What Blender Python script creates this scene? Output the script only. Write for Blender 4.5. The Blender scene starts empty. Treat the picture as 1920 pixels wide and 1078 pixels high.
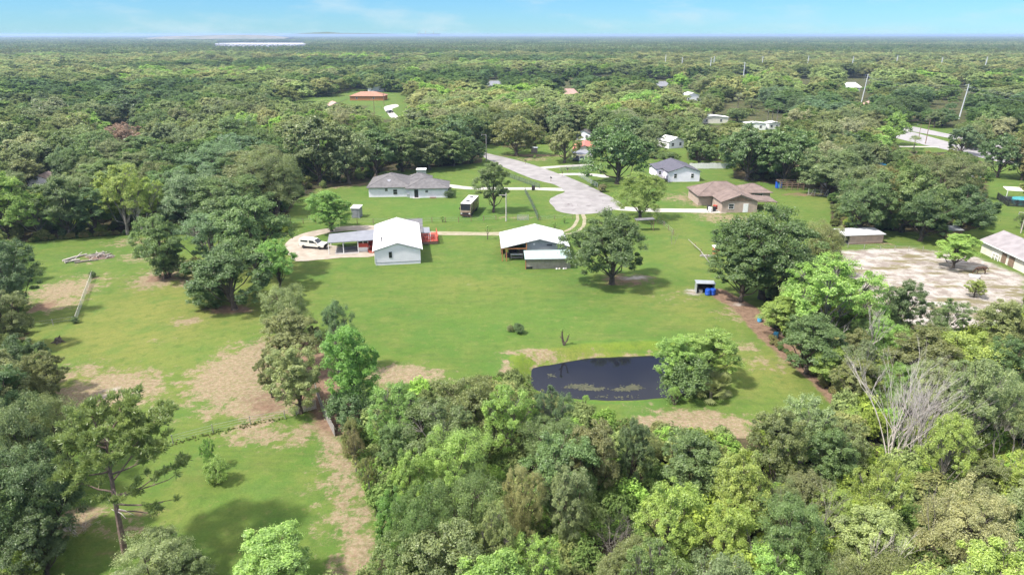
import bpy, bmesh, math, random
import numpy as np
from mathutils import Vector, Matrix
from mathutils.geometry import tessellate_polygon

random.seed(11)
SC = bpy.context.scene
COL = SC.collection
R = math.radians

# ------------------------------------------------------------------ camera
CAM_H = 40.0
TILT = R(20.3)
FPX = 1280.0            # focal length in pixels of the 1920 px wide photograph (24 mm on 36 mm)
cam_d = bpy.data.cameras.new('camera')
cam_d.lens = 24.0
cam_d.sensor_width = 36.0
cam_d.clip_start = 0.5
cam_d.clip_end = 120000.0
cam = bpy.data.objects.new('camera', cam_d)
cam.location = (0, 0, CAM_H)
cam.rotation_euler = (R(90) - TILT, 0, 0)
COL.objects.link(cam)
SC.camera = cam

# ------------------------------------------------------------------ sky and sun
SUN_EL = R(56)
SUN_DIR = Vector((-math.cos(SUN_EL) * math.cos(R(25)), -math.cos(SUN_EL) * math.sin(R(25)), math.sin(SUN_EL)))  # towards the sun
world = bpy.data.worlds.new('World')
SC.world = world
world.use_nodes = True
world.cycles.sampling_method = 'MANUAL'
world.cycles.sample_map_resolution = 2048
wn = world.node_tree.nodes
wl = world.node_tree.links
wn.clear()
w_out = wn.new('ShaderNodeOutputWorld')
w_bg = wn.new('ShaderNodeBackground')
w_bg.inputs['Strength'].default_value = 0.10
sky = wn.new('ShaderNodeTexSky')
sky.sky_type = 'NISHITA'
sky.sun_disc = False
sky.sun_elevation = SUN_EL
sky.sun_rotation = math.atan2(SUN_DIR.x, SUN_DIR.y)
sky.altitude = 50
sky.air_density = 1.0
sky.dust_density = 0.0
sky.ozone_density = 2.2
tint = wn.new('ShaderNodeMix'); tint.data_type = 'RGBA'; tint.blend_type = 'MULTIPLY'
tint.inputs[0].default_value = 1.0
tint.inputs[7].default_value = (0.195, 0.375, 0.605, 1)
wl.new(sky.outputs[0], tint.inputs[6])
# thin fair-weather cloud wisps over the whole sky
tc = wn.new('ShaderNodeTexCoord')
mp = wn.new('ShaderNodeMapping'); mp.inputs['Scale'].default_value = (7, 7, 26)
nz = wn.new('ShaderNodeTexNoise'); nz.inputs['Scale'].default_value = 1.0
nz.inputs['Detail'].default_value = 5; nz.inputs['Roughness'].default_value = 0.55
cr = wn.new('ShaderNodeMapRange'); cr.inputs[1].default_value = 0.48; cr.inputs[2].default_value = 0.74
cr.inputs[3].default_value = 0.0; cr.inputs[4].default_value = 0.6; cr.interpolation_type = 'SMOOTHSTEP'
cl = wn.new('ShaderNodeMix'); cl.data_type = 'RGBA'
cl.inputs[7].default_value = (2.7, 3.4, 3.7, 1)
wl.new(tc.outputs['Generated'], mp.inputs['Vector']); wl.new(mp.outputs[0], nz.inputs['Vector'])
wl.new(nz.outputs[0], cr.inputs[0]); wl.new(cr.outputs[0], cl.inputs[0])
wl.new(tint.outputs[2], cl.inputs[6])
# broken cumulus overhead, out of view, brightened to add fill light, thinning towards the horizon
sx = wn.new('ShaderNodeSeparateXYZ'); wl.new(tc.outputs['Generated'], sx.inputs[0])
mz = wn.new('ShaderNodeMath'); mz.operation = 'MAXIMUM'; mz.inputs[1].default_value = 0.0; wl.new(sx.outputs[2], mz.inputs[0])
az_ = wn.new('ShaderNodeMath'); az_.operation = 'ADD'; az_.inputs[1].default_value = 0.12; wl.new(mz.outputs[0], az_.inputs[0])
dv = wn.new('ShaderNodeVectorMath'); dv.operation = 'DIVIDE'; wl.new(tc.outputs['Generated'], dv.inputs[0]); wl.new(az_.outputs[0], dv.inputs[1])
n2 = wn.new('ShaderNodeTexNoise'); n2.inputs['Scale'].default_value = 1.5; n2.inputs['Detail'].default_value = 6; wl.new(dv.outputs[0], n2.inputs['Vector'])
c2_ = wn.new('ShaderNodeMapRange'); c2_.interpolation_type = 'SMOOTHSTEP'
c2_.inputs[1].default_value = 0.36; c2_.inputs[2].default_value = 0.60; c2_.inputs[4].default_value = 0.9; wl.new(n2.outputs[0], c2_.inputs[0])
e2_ = wn.new('ShaderNodeMapRange'); e2_.interpolation_type = 'SMOOTHSTEP'
e2_.inputs[1].default_value = 0.38; e2_.inputs[2].default_value = 0.72; wl.new(sx.outputs[2], e2_.inputs[0])
m2_ = wn.new('ShaderNodeMath'); m2_.operation = 'MULTIPLY'; wl.new(c2_.outputs[0], m2_.inputs[0]); wl.new(e2_.outputs[0], m2_.inputs[1])
cu = wn.new('ShaderNodeMix'); cu.data_type = 'RGBA'; cu.inputs[7].default_value = (20.5, 19.6, 18.6, 1)
wl.new(m2_.outputs[0], cu.inputs[0]); wl.new(cl.outputs[2], cu.inputs[6]); wl.new(cu.outputs[2], w_bg.inputs['Color'])
wl.new(w_bg.outputs[0], w_out.inputs[0])

sun_d = bpy.data.lights.new('sun', 'SUN')
sun_d.energy = 3.0
sun_d.angle = R(4.0)
sun_d.color = (1.0, 0.95, 0.87)
sun = bpy.data.objects.new('sun', sun_d)
sun.rotation_euler = SUN_DIR.to_track_quat('Z', 'Y').to_euler()
sun.location = (-60, 100, 150)
COL.objects.link(sun)

SC.view_settings.view_transform = 'Standard'
SC.view_settings.look = 'None'
SC.view_settings.gamma = 1.0
SC.view_settings.exposure = 1.36
SC.render.engine = 'CYCLES'
cy = SC.cycles
cy.max_bounces = 6
cy.diffuse_bounces = 3
cy.glossy_bounces = 3
cy.transmission_bounces = 4
cy.transparent_max_bounces = 8
cy.volume_bounces = 0
cy.use_denoising = True
cy.denoising_input_passes = 'RGB_ALBEDO_NORMAL'
cy.denoising_prefilter = 'ACCURATE'
cy.sample_clamp_indirect = 6

# ------------------------------------------------------------------ pixel <-> place
CT, ST = math.cos(TILT), math.sin(TILT)


def gp(px, py, z=0.0):
    """the place at height z that the photograph shows at (px, py)"""
    x = (px - 960) / FPX
    y = (539 - py) / FPX
    Y = CT + y * ST
    Z = -ST + y * CT
    s = (CAM_H - z) / (-Z)
    return (x * s, Y * s)


def proj(X, Y, Z):
    dz = Z - CAM_H
    d = Y * CT - dz * ST
    u = Y * ST + dz * CT
    return 960 + FPX * X / d, 539 - FPX * u / d


def depth(Y, z=0.0):
    return Y * CT + (CAM_H - z) * ST


def G3(px, py, z=0.0):
    a = gp(px, py, z)
    return Vector((a[0], a[1], z))


# ------------------------------------------------------------------ materials
MATS = {}


def new_mat(name):
    m = bpy.data.materials.new(name)
    m.use_nodes = True
    MATS[name] = m
    return m, m.node_tree.nodes, m.node_tree.links, m.node_tree.nodes['Principled BSDF']


def mat(name, c1, c2=None, scale=1.5, rough=0.8, bump=0.0, bscale=None, metallic=0.0, spec=0.3, wave=None, detail=5.0,
        lo=0.35, hi=0.65):
    """two-tone noise material; wave=(axis, metres per board, strength) adds board, rib or course relief"""
    m, n, l, p = new_mat(name)
    c2 = c2 or tuple(x * 0.8 for x in c1)
    t = n.new('ShaderNodeTexCoord')
    z = n.new('ShaderNodeTexNoise'); z.inputs['Scale'].default_value = scale; z.inputs['Detail'].default_value = detail
    r = n.new('ShaderNodeMapRange'); r.inputs[1].default_value = lo; r.inputs[2].default_value = hi
    x = n.new('ShaderNodeMix'); x.data_type = 'RGBA'
    x.inputs[6].default_value = (*c1, 1); x.inputs[7].default_value = (*c2, 1)
    l.new(t.outputs['Object'], z.inputs['Vector']); l.new(z.outputs[0], r.inputs[0]); l.new(r.outputs[0], x.inputs[0])
    l.new(x.outputs[2], p.inputs['Base Color'])
    p.inputs['Roughness'].default_value = rough
    p.inputs['Metallic'].default_value = metallic
    p.inputs['Specular IOR Level'].default_value = spec
    nrm = None
    if bump:
        z2 = n.new('ShaderNodeTexNoise'); z2.inputs['Scale'].default_value = bscale or scale * 6
        z2.inputs['Detail'].default_value = 3
        b = n.new('ShaderNodeBump'); b.inputs['Strength'].default_value = bump; b.inputs['Distance'].default_value = 0.05
        l.new(t.outputs['Object'], z2.inputs['Vector']); l.new(z2.outputs[0], b.inputs['Height'])
        nrm = b
    if wave:
        w = n.new('ShaderNodeTexWave'); w.bands_direction = wave[0]; w.wave_profile = 'SAW'
        w.inputs['Scale'].default_value = 2 * math.pi / wave[1] / 20.0 * 1.0
        b = n.new('ShaderNodeBump'); b.inputs['Strength'].default_value = wave[2]; b.inputs['Distance'].default_value = 0.03
        l.new(t.outputs['Object'], w.inputs['Vector']); l.new(w.outputs[0], b.inputs['Height'])
        if nrm:
            l.new(nrm.outputs[0], b.inputs['Normal'])
        nrm = b
    if nrm:
        l.new(nrm.outputs[0], p.inputs['Normal'])
    return m


def leaf_mat(name, far=False):
    m, n, l, p = new_mat(name)
    n.remove(p)
    out = n['Material Output']
    if far:
        src = n.new('ShaderNodeAttribute'); src.attribute_type = 'INSTANCER'; src.attribute_name = 'tint'
        col = src.outputs['Color']
    else:
        src = n.new('ShaderNodeObjectInfo'); col = src.outputs['Color']
    tone = n.new('ShaderNodeAttribute'); tone.attribute_name = 'tone'
    hsv = n.new('ShaderNodeHueSaturation'); hsv.inputs['Saturation'].default_value = 0.88
    mr = n.new('ShaderNodeMapRange'); mr.inputs[3].default_value = 1.45; mr.inputs[4].default_value = 2.95
    mh = n.new('ShaderNodeMapRange'); mh.inputs[3].default_value = 0.506; mh.inputs[4].default_value = 0.482
    l.new(tone.outputs['Fac'], mr.inputs[0]); l.new(tone.outputs['Fac'], mh.inputs[0])
    l.new(col, hsv.inputs['Color']); l.new(mr.outputs[0], hsv.inputs['Value']); l.new(mh.outputs[0], hsv.inputs['Hue'])
    dif = n.new('ShaderNodeBsdfDiffuse'); tr = n.new('ShaderNodeBsdfTranslucent')
    gl = n.new('ShaderNodeBsdfGlossy'); gl.inputs['Roughness'].default_value = 0.45
    gl.inputs['Color'].default_value = (1, 1, 1, 1)
    h2 = n.new('ShaderNodeHueSaturation'); h2.inputs['Hue'].default_value = 0.495; h2.inputs['Value'].default_value = 1.25
    l.new(hsv.outputs[0], dif.inputs['Color']); l.new(hsv.outputs[0], h2.inputs['Color']); l.new(h2.outputs[0], tr.inputs['Color'])
    mx = n.new('ShaderNodeMixShader'); mx.inputs[0].default_value = 0.44
    l.new(dif.outputs[0], mx.inputs[1]); l.new(tr.outputs[0], mx.inputs[2])
    mg = n.new('ShaderNodeMixShader'); mg.inputs[0].default_value = 0.035
    l.new(mx.outputs[0], mg.inputs[1]); l.new(gl.outputs[0], mg.inputs[2])
    l.new((mx if far else mg).outputs[0], out.inputs[0])
    return m


LEAF = leaf_mat('leaf')
LEAF_FAR = leaf_mat('leaf_far', True)
BARK = mat('bark', (0.13, 0.105, 0.08), (0.07, 0.055, 0.045), 3, 0.9, 0.5)
BARK_GREY = mat('bark_grey', (0.24, 0.22, 0.19), (0.14, 0.125, 0.11), 3, 0.9, 0.5)
BARK_PINE = mat('bark_pine', (0.24, 0.175, 0.14), (0.14, 0.10, 0.08), 4, 0.9, 0.6)
BARK_DEAD = mat('bark_dead', (0.52, 0.47, 0.43), (0.38, 0.34, 0.31), 3, 0.9, 0.3)
WHITE_METAL = mat('white_metal_roof', (0.56, 0.56, 0.57), (0.43, 0.43, 0.435), 0.6, 0.5, wave=('Y', 0.9, 0.8))
WHITE_METAL_X = mat('white_metal_roof_barn', (0.54, 0.54, 0.55), (0.44, 0.44, 0.445), 0.5, 0.5, wave=('Y', 0.9, 0.8))
WHITE_SIDING = mat('white_siding', (0.82, 0.79, 0.86), (0.76, 0.73, 0.80), 0.8, 0.6, wave=('Z', 0.2, 0.5))
WHITE_STUCCO = mat('white_stucco', (0.81, 0.785, 0.84), (0.74, 0.715, 0.77), 1.2, 0.85, 0.2)
WHITE_PAINT = mat('white_paint', (0.78, 0.78, 0.77), (0.68, 0.68, 0.66), 2, 0.6)
CREAM_WALL = mat('cream_wall', (0.68, 0.64, 0.54), (0.58, 0.55, 0.47), 1.2, 0.85, 0.15)
TAN_WALL = mat('tan_wall', (0.42, 0.33, 0.27), (0.34, 0.27, 0.22), 1.2, 0.85, 0.2)
PINK_WALL = mat('pink_wall', (0.50, 0.36, 0.29), (0.40, 0.29, 0.24), 1.0, 0.85, 0.2)
GREY_SHINGLE = mat('grey_shingle', (0.155, 0.147, 0.15), (0.105, 0.10, 0.102), 1.1, 0.9, 0.4, 9, wave=('Z', 0.16, 0.3))
SLATE_SHINGLE = mat('slate_shingle', (0.105, 0.10, 0.125), (0.08, 0.08, 0.10), 1.1, 0.9, 0.4, 9)
BROWN_SHINGLE = mat('brown_shingle', (0.20, 0.15, 0.13), (0.14, 0.105, 0.092), 0.9, 0.9, 0.4, 9)
LILAC_SHINGLE = mat('lilac_grey_shingle', (0.285, 0.26, 0.265), (0.22, 0.20, 0.205), 0.7, 0.9, 0.4, 9)
ORANGE_TILE = mat('orange_tile', (0.36, 0.19, 0.13), (0.29, 0.15, 0.105), 1.0, 0.85, 0.3)
PINK_TILE = mat('pink_tile', (0.42, 0.28, 0.24), (0.34, 0.22, 0.19), 1.0, 0.85, 0.3)
RED_METAL = mat('red_metal', (0.55, 0.18, 0.13), (0.45, 0.14, 0.11), 0.8, 0.5)
GREY_METAL = mat('grey_metal', (0.23, 0.235, 0.26), (0.19, 0.195, 0.215), 0.7, 0.45, wave=('X', 0.4, 0.3))
GREY_METAL_2 = mat('dull_grey_metal', (0.30, 0.30, 0.33), (0.25, 0.25, 0.28), 0.7, 0.5)
DARK_ROOF = mat('dark_flat_roof', (0.10, 0.10, 0.11), (0.16, 0.155, 0.155), 0.8, 0.8, 0.2)
MINT_METAL = mat('pale_green_metal', (0.30, 0.39, 0.37), (0.26, 0.34, 0.32), 0.8, 0.45, wave=('X', 0.3, 0.3))
RUSTY_TRIM = mat('dark_trim', (0.10, 0.11, 0.11), (0.16, 0.15, 0.14), 2, 0.7)
WEATHERED = mat('weathered_boards', (0.50, 0.43, 0.37), (0.38, 0.32, 0.27), 1.4, 0.9, 0.3, wave=('Z', 0.15, 0.6))
GREY_WALL = mat('blue_grey_wall', (0.36, 0.385, 0.41), (0.30, 0.32, 0.34), 1.0, 0.7, wave=('Z', 0.25, 0.5))
RED_PAINT = mat('red_paint', (0.50, 0.085, 0.055), (0.40, 0.065, 0.045), 1.6, 0.7, 0.15)
RED_DECK = mat('red_deck_boards', (0.46, 0.105, 0.07), (0.33, 0.085, 0.06), 1.8, 0.75, 0.2)
ORANGE_WOOD = mat('orange_wood', (0.45, 0.20, 0.08), (0.32, 0.14, 0.06), 2, 0.8, 0.2)
WOOD = mat('brown_wood', (0.25, 0.17, 0.12), (0.17, 0.12, 0.085), 2, 0.85, 0.2)
GREY_WOOD = mat('grey_wood', (0.33, 0.31, 0.285), (0.23, 0.215, 0.20), 2, 0.9, 0.3)
PALE_WOOD = mat('pale_wood', (0.52, 0.49, 0.44), (0.40, 0.37, 0.33), 2, 0.9, 0.2)
CONCRETE = mat('concrete', (0.38, 0.36, 0.34), (0.30, 0.28, 0.27), 0.9, 0.9, 0.15)
PALE_CONCRETE = mat('pale_concrete', (0.42, 0.405, 0.37), (0.35, 0.33, 0.295), 0.6, 0.9, 0.1)
GLASS = mat('dark_glass', (0.02, 0.025, 0.03), (0.03, 0.035, 0.04), 2, 0.08, spec=0.5)
BLACK = mat('black_plastic', (0.02, 0.02, 0.022), (0.03, 0.03, 0.03), 2, 0.6)
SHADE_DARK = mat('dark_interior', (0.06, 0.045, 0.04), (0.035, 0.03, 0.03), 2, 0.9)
RUBBER = mat('rubber', (0.025, 0.025, 0.025), (0.035, 0.035, 0.035), 4, 0.85)
STEEL = mat('galvanised_steel', (0.42, 0.44, 0.45), (0.34, 0.36, 0.37), 3, 0.45, metallic=0.3)
DARK_STEEL = mat('dark_green_wire', (0.085, 0.11, 0.09), (0.06, 0.08, 0.065), 3, 0.6)
CAR_WHITE = mat('white_car_paint', (0.72, 0.70, 0.64), (0.66, 0.64, 0.58), 1.5, 0.3, spec=0.5)
CAR_SILVER = mat('silver_car_paint', (0.45, 0.47, 0.50), (0.40, 0.42, 0.45), 1.5, 0.3, spec=0.5)
CAR_DARK = mat('dark_car_paint', (0.06, 0.065, 0.075), (0.05, 0.055, 0.065), 1.5, 0.3, spec=0.5)
RV_TAN = mat('motorhome_tan', (0.42, 0.33, 0.25), (0.30, 0.21, 0.155), 0.7, 0.35, spec=0.5)
RV_BROWN = mat('motorhome_brown', (0.10, 0.055, 0.045), (0.07, 0.04, 0.035), 0.7, 0.35, spec=0.5)
BLUE_PLASTIC = mat('blue_plastic', (0.015, 0.09, 0.50), (0.012, 0.07, 0.40), 2, 0.4, spec=0.5)
TEAL_PLASTIC = mat('light_blue_plastic', (0.07, 0.34, 0.56), (0.06, 0.28, 0.48), 2, 0.4, spec=0.5)
BLUE_TRIM = mat('blue_trim', (0.06, 0.25, 0.55), (0.05, 0.20, 0.46), 2, 0.6)
POOL_BLUE = mat('pool_water', (0.10, 0.42, 0.46), (0.08, 0.36, 0.42), 1, 0.05, spec=0.5)
HORSE_COAT = mat('brown_coat', (0.10, 0.058, 0.038), (0.065, 0.038, 0.026), 3, 0.6)
HORSE_HAIR = mat('dark_mane', (0.02, 0.015, 0.012), (0.03, 0.02, 0.016), 6, 0.8)
STEAM = mat('steam_white', (0.8, 0.82, 0.85), (0.75, 0.77, 0.8), 0.01, 1.0)
FAR_SAND = mat('far_bare_sand', (0.20, 0.175, 0.12), (0.12, 0.13, 0.08), 0.004, 0.95)
FAR_BLUE = mat('far_hill', (0.07, 0.10, 0.06), (0.09, 0.11, 0.07), 0.002, 0.95)


def glass_fence_mat(name, col, solid):
    m, n, l, p = new_mat(name)
    p.inputs['Base Color'].default_value = (*col, 1)
    p.inputs['Roughness'].default_value = 0.6
    t = n.new('ShaderNodeTexCoord')
    z = n.new('ShaderNodeTexNoise'); z.inputs['Scale'].default_value = 1.3; z.inputs['Detail'].default_value = 3
    r = n.new('ShaderNodeMapRange'); r.inputs[1].default_value = 0.3; r.inputs[2].default_value = 0.7
    r.inputs[3].default_value = solid * 0.7; r.inputs[4].default_value = solid * 1.3
    l.new(t.outputs['Object'], z.inputs['Vector']); l.new(z.outputs[0], r.inputs[0])
    l.new(r.outputs[0], p.inputs['Alpha'])
    return m


CHAIN_LINK = glass_fence_mat('chain_link', (0.36, 0.39, 0.38), 0.36)
CHAIN_DARK = glass_fence_mat('chain_link_dark', (0.10, 0.13, 0.11), 0.55)
POOL_SCREEN = glass_fence_mat('pool_screen', (0.03, 0.032, 0.035), 0.75)


# ------------------------------------------------------------------ mesh helpers
class MB:
    def __init__(self):
        self.v = []
        self.f = []

    def add(self, vs, fs):
        o = len(self.v)
        self.v += [tuple(p) for p in vs]
        self.f += [tuple(i + o for i in f) for f in fs]
        return self

    def box(self, x0, x1, y0, y1, z0, z1):
        vs = [(x0, y0, z0), (x1, y0, z0), (x1, y1, z0), (x0, y1, z0), (x0, y0, z1), (x1, y0, z1), (x1, y1, z1), (x0, y1, z1)]
        return self.add(vs, [(0, 3, 2, 1), (4, 5, 6, 7), (0, 1, 5, 4), (1, 2, 6, 5), (2, 3, 7, 6), (3, 0, 4, 7)])

    def slab(self, pts, t):
        """a flat or sloping polygon (top face, counter-clockwise from above) given thickness t downwards"""
        n = len(pts)
        vs = [tuple(p) for p in pts] + [(p[0], p[1], p[2] - t) for p in pts]
        fs = [tuple(range(n)), tuple(range(2 * n - 1, n - 1, -1))]
        fs += [(i, i + n, (i + 1) % n + n, (i + 1) % n) for i in range(n)]
        return self.add(vs, fs)

    def prism_y(self, prof, y0, y1):
        """profile in x,z (counter-clockwise seen from -y) swept along y"""
        n = len(prof)
        vs = [(p[0], y0, p[1]) for p in prof] + [(p[0], y1, p[1]) for p in prof]
        fs = [tuple(range(n)), tuple(range(2 * n - 1, n - 1, -1))]
        fs += [((i + 1) % n, i, i + n, (i + 1) % n + n) for i in range(n)]
        return self.add(vs, fs)

    def prism_x(self, prof, x0, x1):
        """profile in y,z swept along x"""
        n = len(prof)
        vs = [(x0, p[0], p[1]) for p in prof] + [(x1, p[0], p[1]) for p in prof]
        fs = [tuple(range(n - 1, -1, -1)), tuple(range(n, 2 * n))]
        fs += [(i, (i + 1) % n, (i + 1) % n + n, i + n) for i in range(n)]
        return self.add(vs, fs)

    def tube(self, pts, rad, n=6, cap=True):
        pts = [Vector(p) for p in pts]
        k = len(pts)
        vs = []
        for i, p in enumerate(pts):
            d = (pts[min(i + 1, k - 1)] - pts[max(i - 1, 0)])
            if d.length < 1e-6:
                d = Vector((0, 0, 1))
            d.normalize()
            a = d.orthogonal() if abs(d.z) < 0.999 else Vector((1, 0, 0))
            a.normalize()
            b = d.cross(a)
            r = rad[i] if isinstance(rad, (list, tuple)) else rad
            for j in range(n):
                t = 2 * math.pi * j / n
                vs.append(p + (a * math.cos(t) + b * math.sin(t)) * r)
        fs = []
        for i in range(k - 1):
            for j in range(n):
                fs.append((i * n + j, i * n + (j + 1) % n, (i + 1) * n + (j + 1) % n, (i + 1) * n + j))
        if cap:
            fs.append(tuple(range(n - 1, -1, -1)))
            fs.append(tuple(range((k - 1) * n, k * n)))
        return self.add(vs, fs)

    def lathe(self, prof, n=14, c=(0, 0, 0)):
        vs, fs = [], []
        for r, z in prof:
            for j in range(n):
                t = 2 * math.pi * j / n
                vs.append((c[0] + r * math.cos(t), c[1] + r * math.sin(t), c[2] + z))
        k = len(prof)
        for i in range(k - 1):
            for j in range(n):
                fs.append((i * n + j, i * n + (j + 1) % n, (i + 1) * n + (j + 1) % n, (i + 1) * n + j))
        fs.append(tuple(range(n - 1, -1, -1)))
        fs.append(tuple(range((k - 1) * n, k * n)))
        return self.add(vs, fs)

    def mesh(self, name, m):
        me = bpy.data.meshes.new(name)
        me.from_pydata(self.v, [], self.f)
        me.materials.append(m)
        me.update()
        return me

    def build(self, name, m, parent=None, bevel=0.0):
        o = bpy.data.objects.new(name, self.mesh(name, m))
        COL.objects.link(o)
        o.parent = parent
        if bevel:
            b = o.modifiers.new('bevel', 'BEVEL'); b.width = bevel; b.segments = 2; b.limit_method = 'ANGLE'
        return o


def tag(o, label=None, cat=None, group=None, kind=None):
    if label: o['label'] = label
    if cat: o['category'] = cat
    if group: o['group'] = group
    if kind: o['kind'] = kind
    return o


def thing(name, label, cat, loc=(0, 0, 0), rz=0.0, group=None):
    o = bpy.data.objects.new(name, None)
    COL.objects.link(o)
    o.empty_display_size = 0.5
    o.location = (loc[0], loc[1], loc[2] if len(loc) > 2 else 0.0)
    o.rotation_euler = (0, 0, rz)
    return tag(o, label, cat, group)


def share(name, me, parent, loc=(0, 0, 0), rz=0.0, scale=None):
    o = bpy.data.objects.new(name, me)
    COL.objects.link(o)
    o.parent = parent
    o.location = loc
    o.rotation_euler = (0, 0, rz)
    if scale: o.scale = scale
    return o


def np_mesh(name, verts, quads, m, tone=None, smooth=False):
    me = bpy.data.meshes.new(name)
    nv, nf = len(verts), len(quads)
    me.vertices.add(nv)
    me.vertices.foreach_set('co', np.asarray(verts, np.float32).ravel())
    me.loops.add(nf * 4)
    me.loops.foreach_set('vertex_index', np.asarray(quads, np.int32).ravel())
    me.polygons.add(nf)
    me.polygons.foreach_set('loop_start', np.arange(0, nf * 4, 4, dtype=np.int32))
    me.polygons.foreach_set('use_smooth', np.full(nf, smooth))
    me.update(calc_edges=True)
    if tone is not None:
        a = me.attributes.new('tone', 'FLOAT', 'POINT')
        a.data.foreach_set('value', np.asarray(tone, np.float32))
    me.materials.append(m)
    return me


def smooth_outline(pts, sub=4, jit=0.0, rng=random.Random(3)):
    out = []
    n = len(pts)
    for i in range(n):
        p0, p1, p2, p3 = (Vector(pts[(i + k) % n][:2]) for k in (-1, 0, 1, 2))
        for s in range(sub):
            t = s / sub
            q = 0.5 * ((2 * p1) + (p2 - p0) * t + (2 * p0 - 5 * p1 + 4 * p2 - p3) * t * t + (3 * p1 - p0 - 3 * p2 + p3) * t ** 3)
            out.append((q.x + rng.uniform(-jit, jit), q.y + rng.uniform(-jit, jit)))
    return out


def sheet(name, pts, z, m, label=None, cat=None, kind='structure', sub=4, jit=0.1):
    """a flat sheet of ground surface with a soft outline"""
    o2 = smooth_outline(pts, sub, jit) if sub > 1 else [tuple(p[:2]) for p in pts]
    v = [Vector((p[0], p[1], z)) for p in o2]
    tri = tessellate_polygon([v])
    fs = []
    for t in tri:
        a, b, c = (v[i] for i in t)
        fs.append(t if (b - a).cross(c - a).z > 0 else (t[0], t[2], t[1]))
    mb = MB(); mb.v = [tuple(p) for p in v]; mb.f = fs
    o = mb.build(name, m)
    return tag(o, label, cat, None, kind)


def px_sheet(name, pxs, z, m, **k):
    return sheet(name, [gp(a, b) for a, b in pxs], z, m, **k)


def ribbon_px(line, w):
    """pixel centre line -> ground outline of a strip w metres wide"""
    p = [Vector(gp(a, b)) for a, b in line]
    L, Rr = [], []
    for i in range(len(p)):
        d = (p[min(i + 1, len(p) - 1)] - p[max(i - 1, 0)]).normalized()
        nrm = Vector((-d.y, d.x)) * (w / 2)
        L.append(p[i] + nrm); Rr.append(p[i] - nrm)
    return [tuple(q) for q in L] + [tuple(q) for q in reversed(Rr)]


def in_poly(px, py, poly):
    px = np.asarray(px); py = np.asarray(py)
    ins = np.zeros(px.shape, bool)
    n = len(poly)
    j = n - 1
    for i in range(n):
        xi, yi = poly[i]; xj, yj = poly[j]
        if yi != yj:
            c = ((yi > py) != (yj > py)) & (px < (xj - xi) * (py - yi) / (yj - yi) + xi)
            ins ^= c
        j = i
    return ins


def seg_dist(X, Y, poly, closed=True):
    d = np.full(X.shape, 1e9)
    n = len(poly)
    for i in range(n if closed else n - 1):
        ax, ay = poly[i]; bx, by = poly[(i + 1) % n]
        vx, vy = bx - ax, by - ay
        L = vx * vx + vy * vy + 1e-9
        t = np.clip(((X - ax) * vx + (Y - ay) * vy) / L, 0, 1)
        d = np.minimum(d, np.hypot(X - ax - t * vx, Y - ay - t * vy))
    return d

# ------------------------------------------------------------------ open ground seen in the photograph (pixel outlines)
OPEN_MAIN = [(30, 455), (150, 445), (280, 432), (300, 440), (540, 442), (540, 400), (570, 356), (640, 350), (690, 342),
             (715, 322), (800, 316), (905, 305), (905, 270), (960, 280), (1090, 262), (1130, 270), (1230, 300), (1300, 300),
             (1375, 305), (1375, 335), (1450, 345), (1555, 358), (1560, 425), (1660, 432), (1790, 440), (1860, 420),
             (1850, 350), (1840, 300), (1940, 300), (1940, 560), (1880, 612), (1800, 628), (1700, 605), (1640, 575), (1540, 465),
             (1430, 560), (1440, 600), (1500, 660), (1590, 760), (1500, 790), (1400, 820), (1290, 810), (1160, 790),
             (1070, 770), (1000, 735), (940, 700), (820, 725), (730, 720), (690, 790), (660, 800), (685, 900), (712, 980),
             (712, 1090), (70, 1090), (115, 960), (115, 790), (80, 700), (28, 560)]
OPEN_MORE = [
    [(1665, 238), (1720, 232), (1800, 255), (1800, 290), (1690, 280)],
    [(1800, 285), (1940, 262), (1940, 300), (1840, 302)],
    [(640, 172), (762, 174), (762, 196), (752, 224), (712, 224), (690, 202), (650, 192)],
    [(535, 188), (600, 182), (645, 179), (645, 190), (540, 194)],
    [(1375, 120), (1420, 122), (1415, 143), (1380, 140)],
    [(1285, 168), (1312, 168), (1312, 190), (1285, 190)],
    [(1315, 218), (1360, 218), (1360, 234), (1315, 234)],
    [(1400, 230), (1460, 230), (1460, 246), (1400, 246)],
    [(1558, 113), (1615, 113), (1615, 130), (1560, 130)],
    [(58, 330), (98, 335), (98, 356), (60, 354)],
    [(1225, 258), (1285, 258), (1290, 300), (1232, 300)],
    [(1620, 308), (1660, 306), (1660, 324), (1620, 324)],
    [(1740, 186), (1772, 186), (1772, 205), (1740, 205)],
]


def is_open(X, Y):
    px, py = proj(np.asarray(X, float), np.asarray(Y, float), 0.0)
    m = in_poly(px, py, OPEN_MAIN)
    for p in OPEN_MORE:
        m |= in_poly(px, py, p)
    return m


POND_PX = [(1000, 690), (1030, 684), (1100, 672), (1180, 668), (1240, 667), (1290, 672), (1330, 688), (1335, 705), (1310, 725),
           (1270, 740), (1235, 748), (1150, 752), (1090, 750), (1040, 742), (1003, 730), (995, 712)]
WATER_Z = -1.25
POND = smooth_outline([gp(a, b, WATER_Z) for a, b in POND_PX], 4, 0.10)

# ------------------------------------------------------------------ ground sheet
def axis(lo, hi, step, far_lo, far_hi):
    mid = list(np.arange(lo, hi + step / 2, step))
    a, s, x = [], step, lo
    while x > far_lo:
        s *= 1.28; x -= s; a.append(max(x, far_lo))
    b, s, x = [], step, mid[-1]
    while x < far_hi:
        s *= 1.28; x += s; b.append(min(x, far_hi))
    return np.array(a[::-1] + mid + b)


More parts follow.
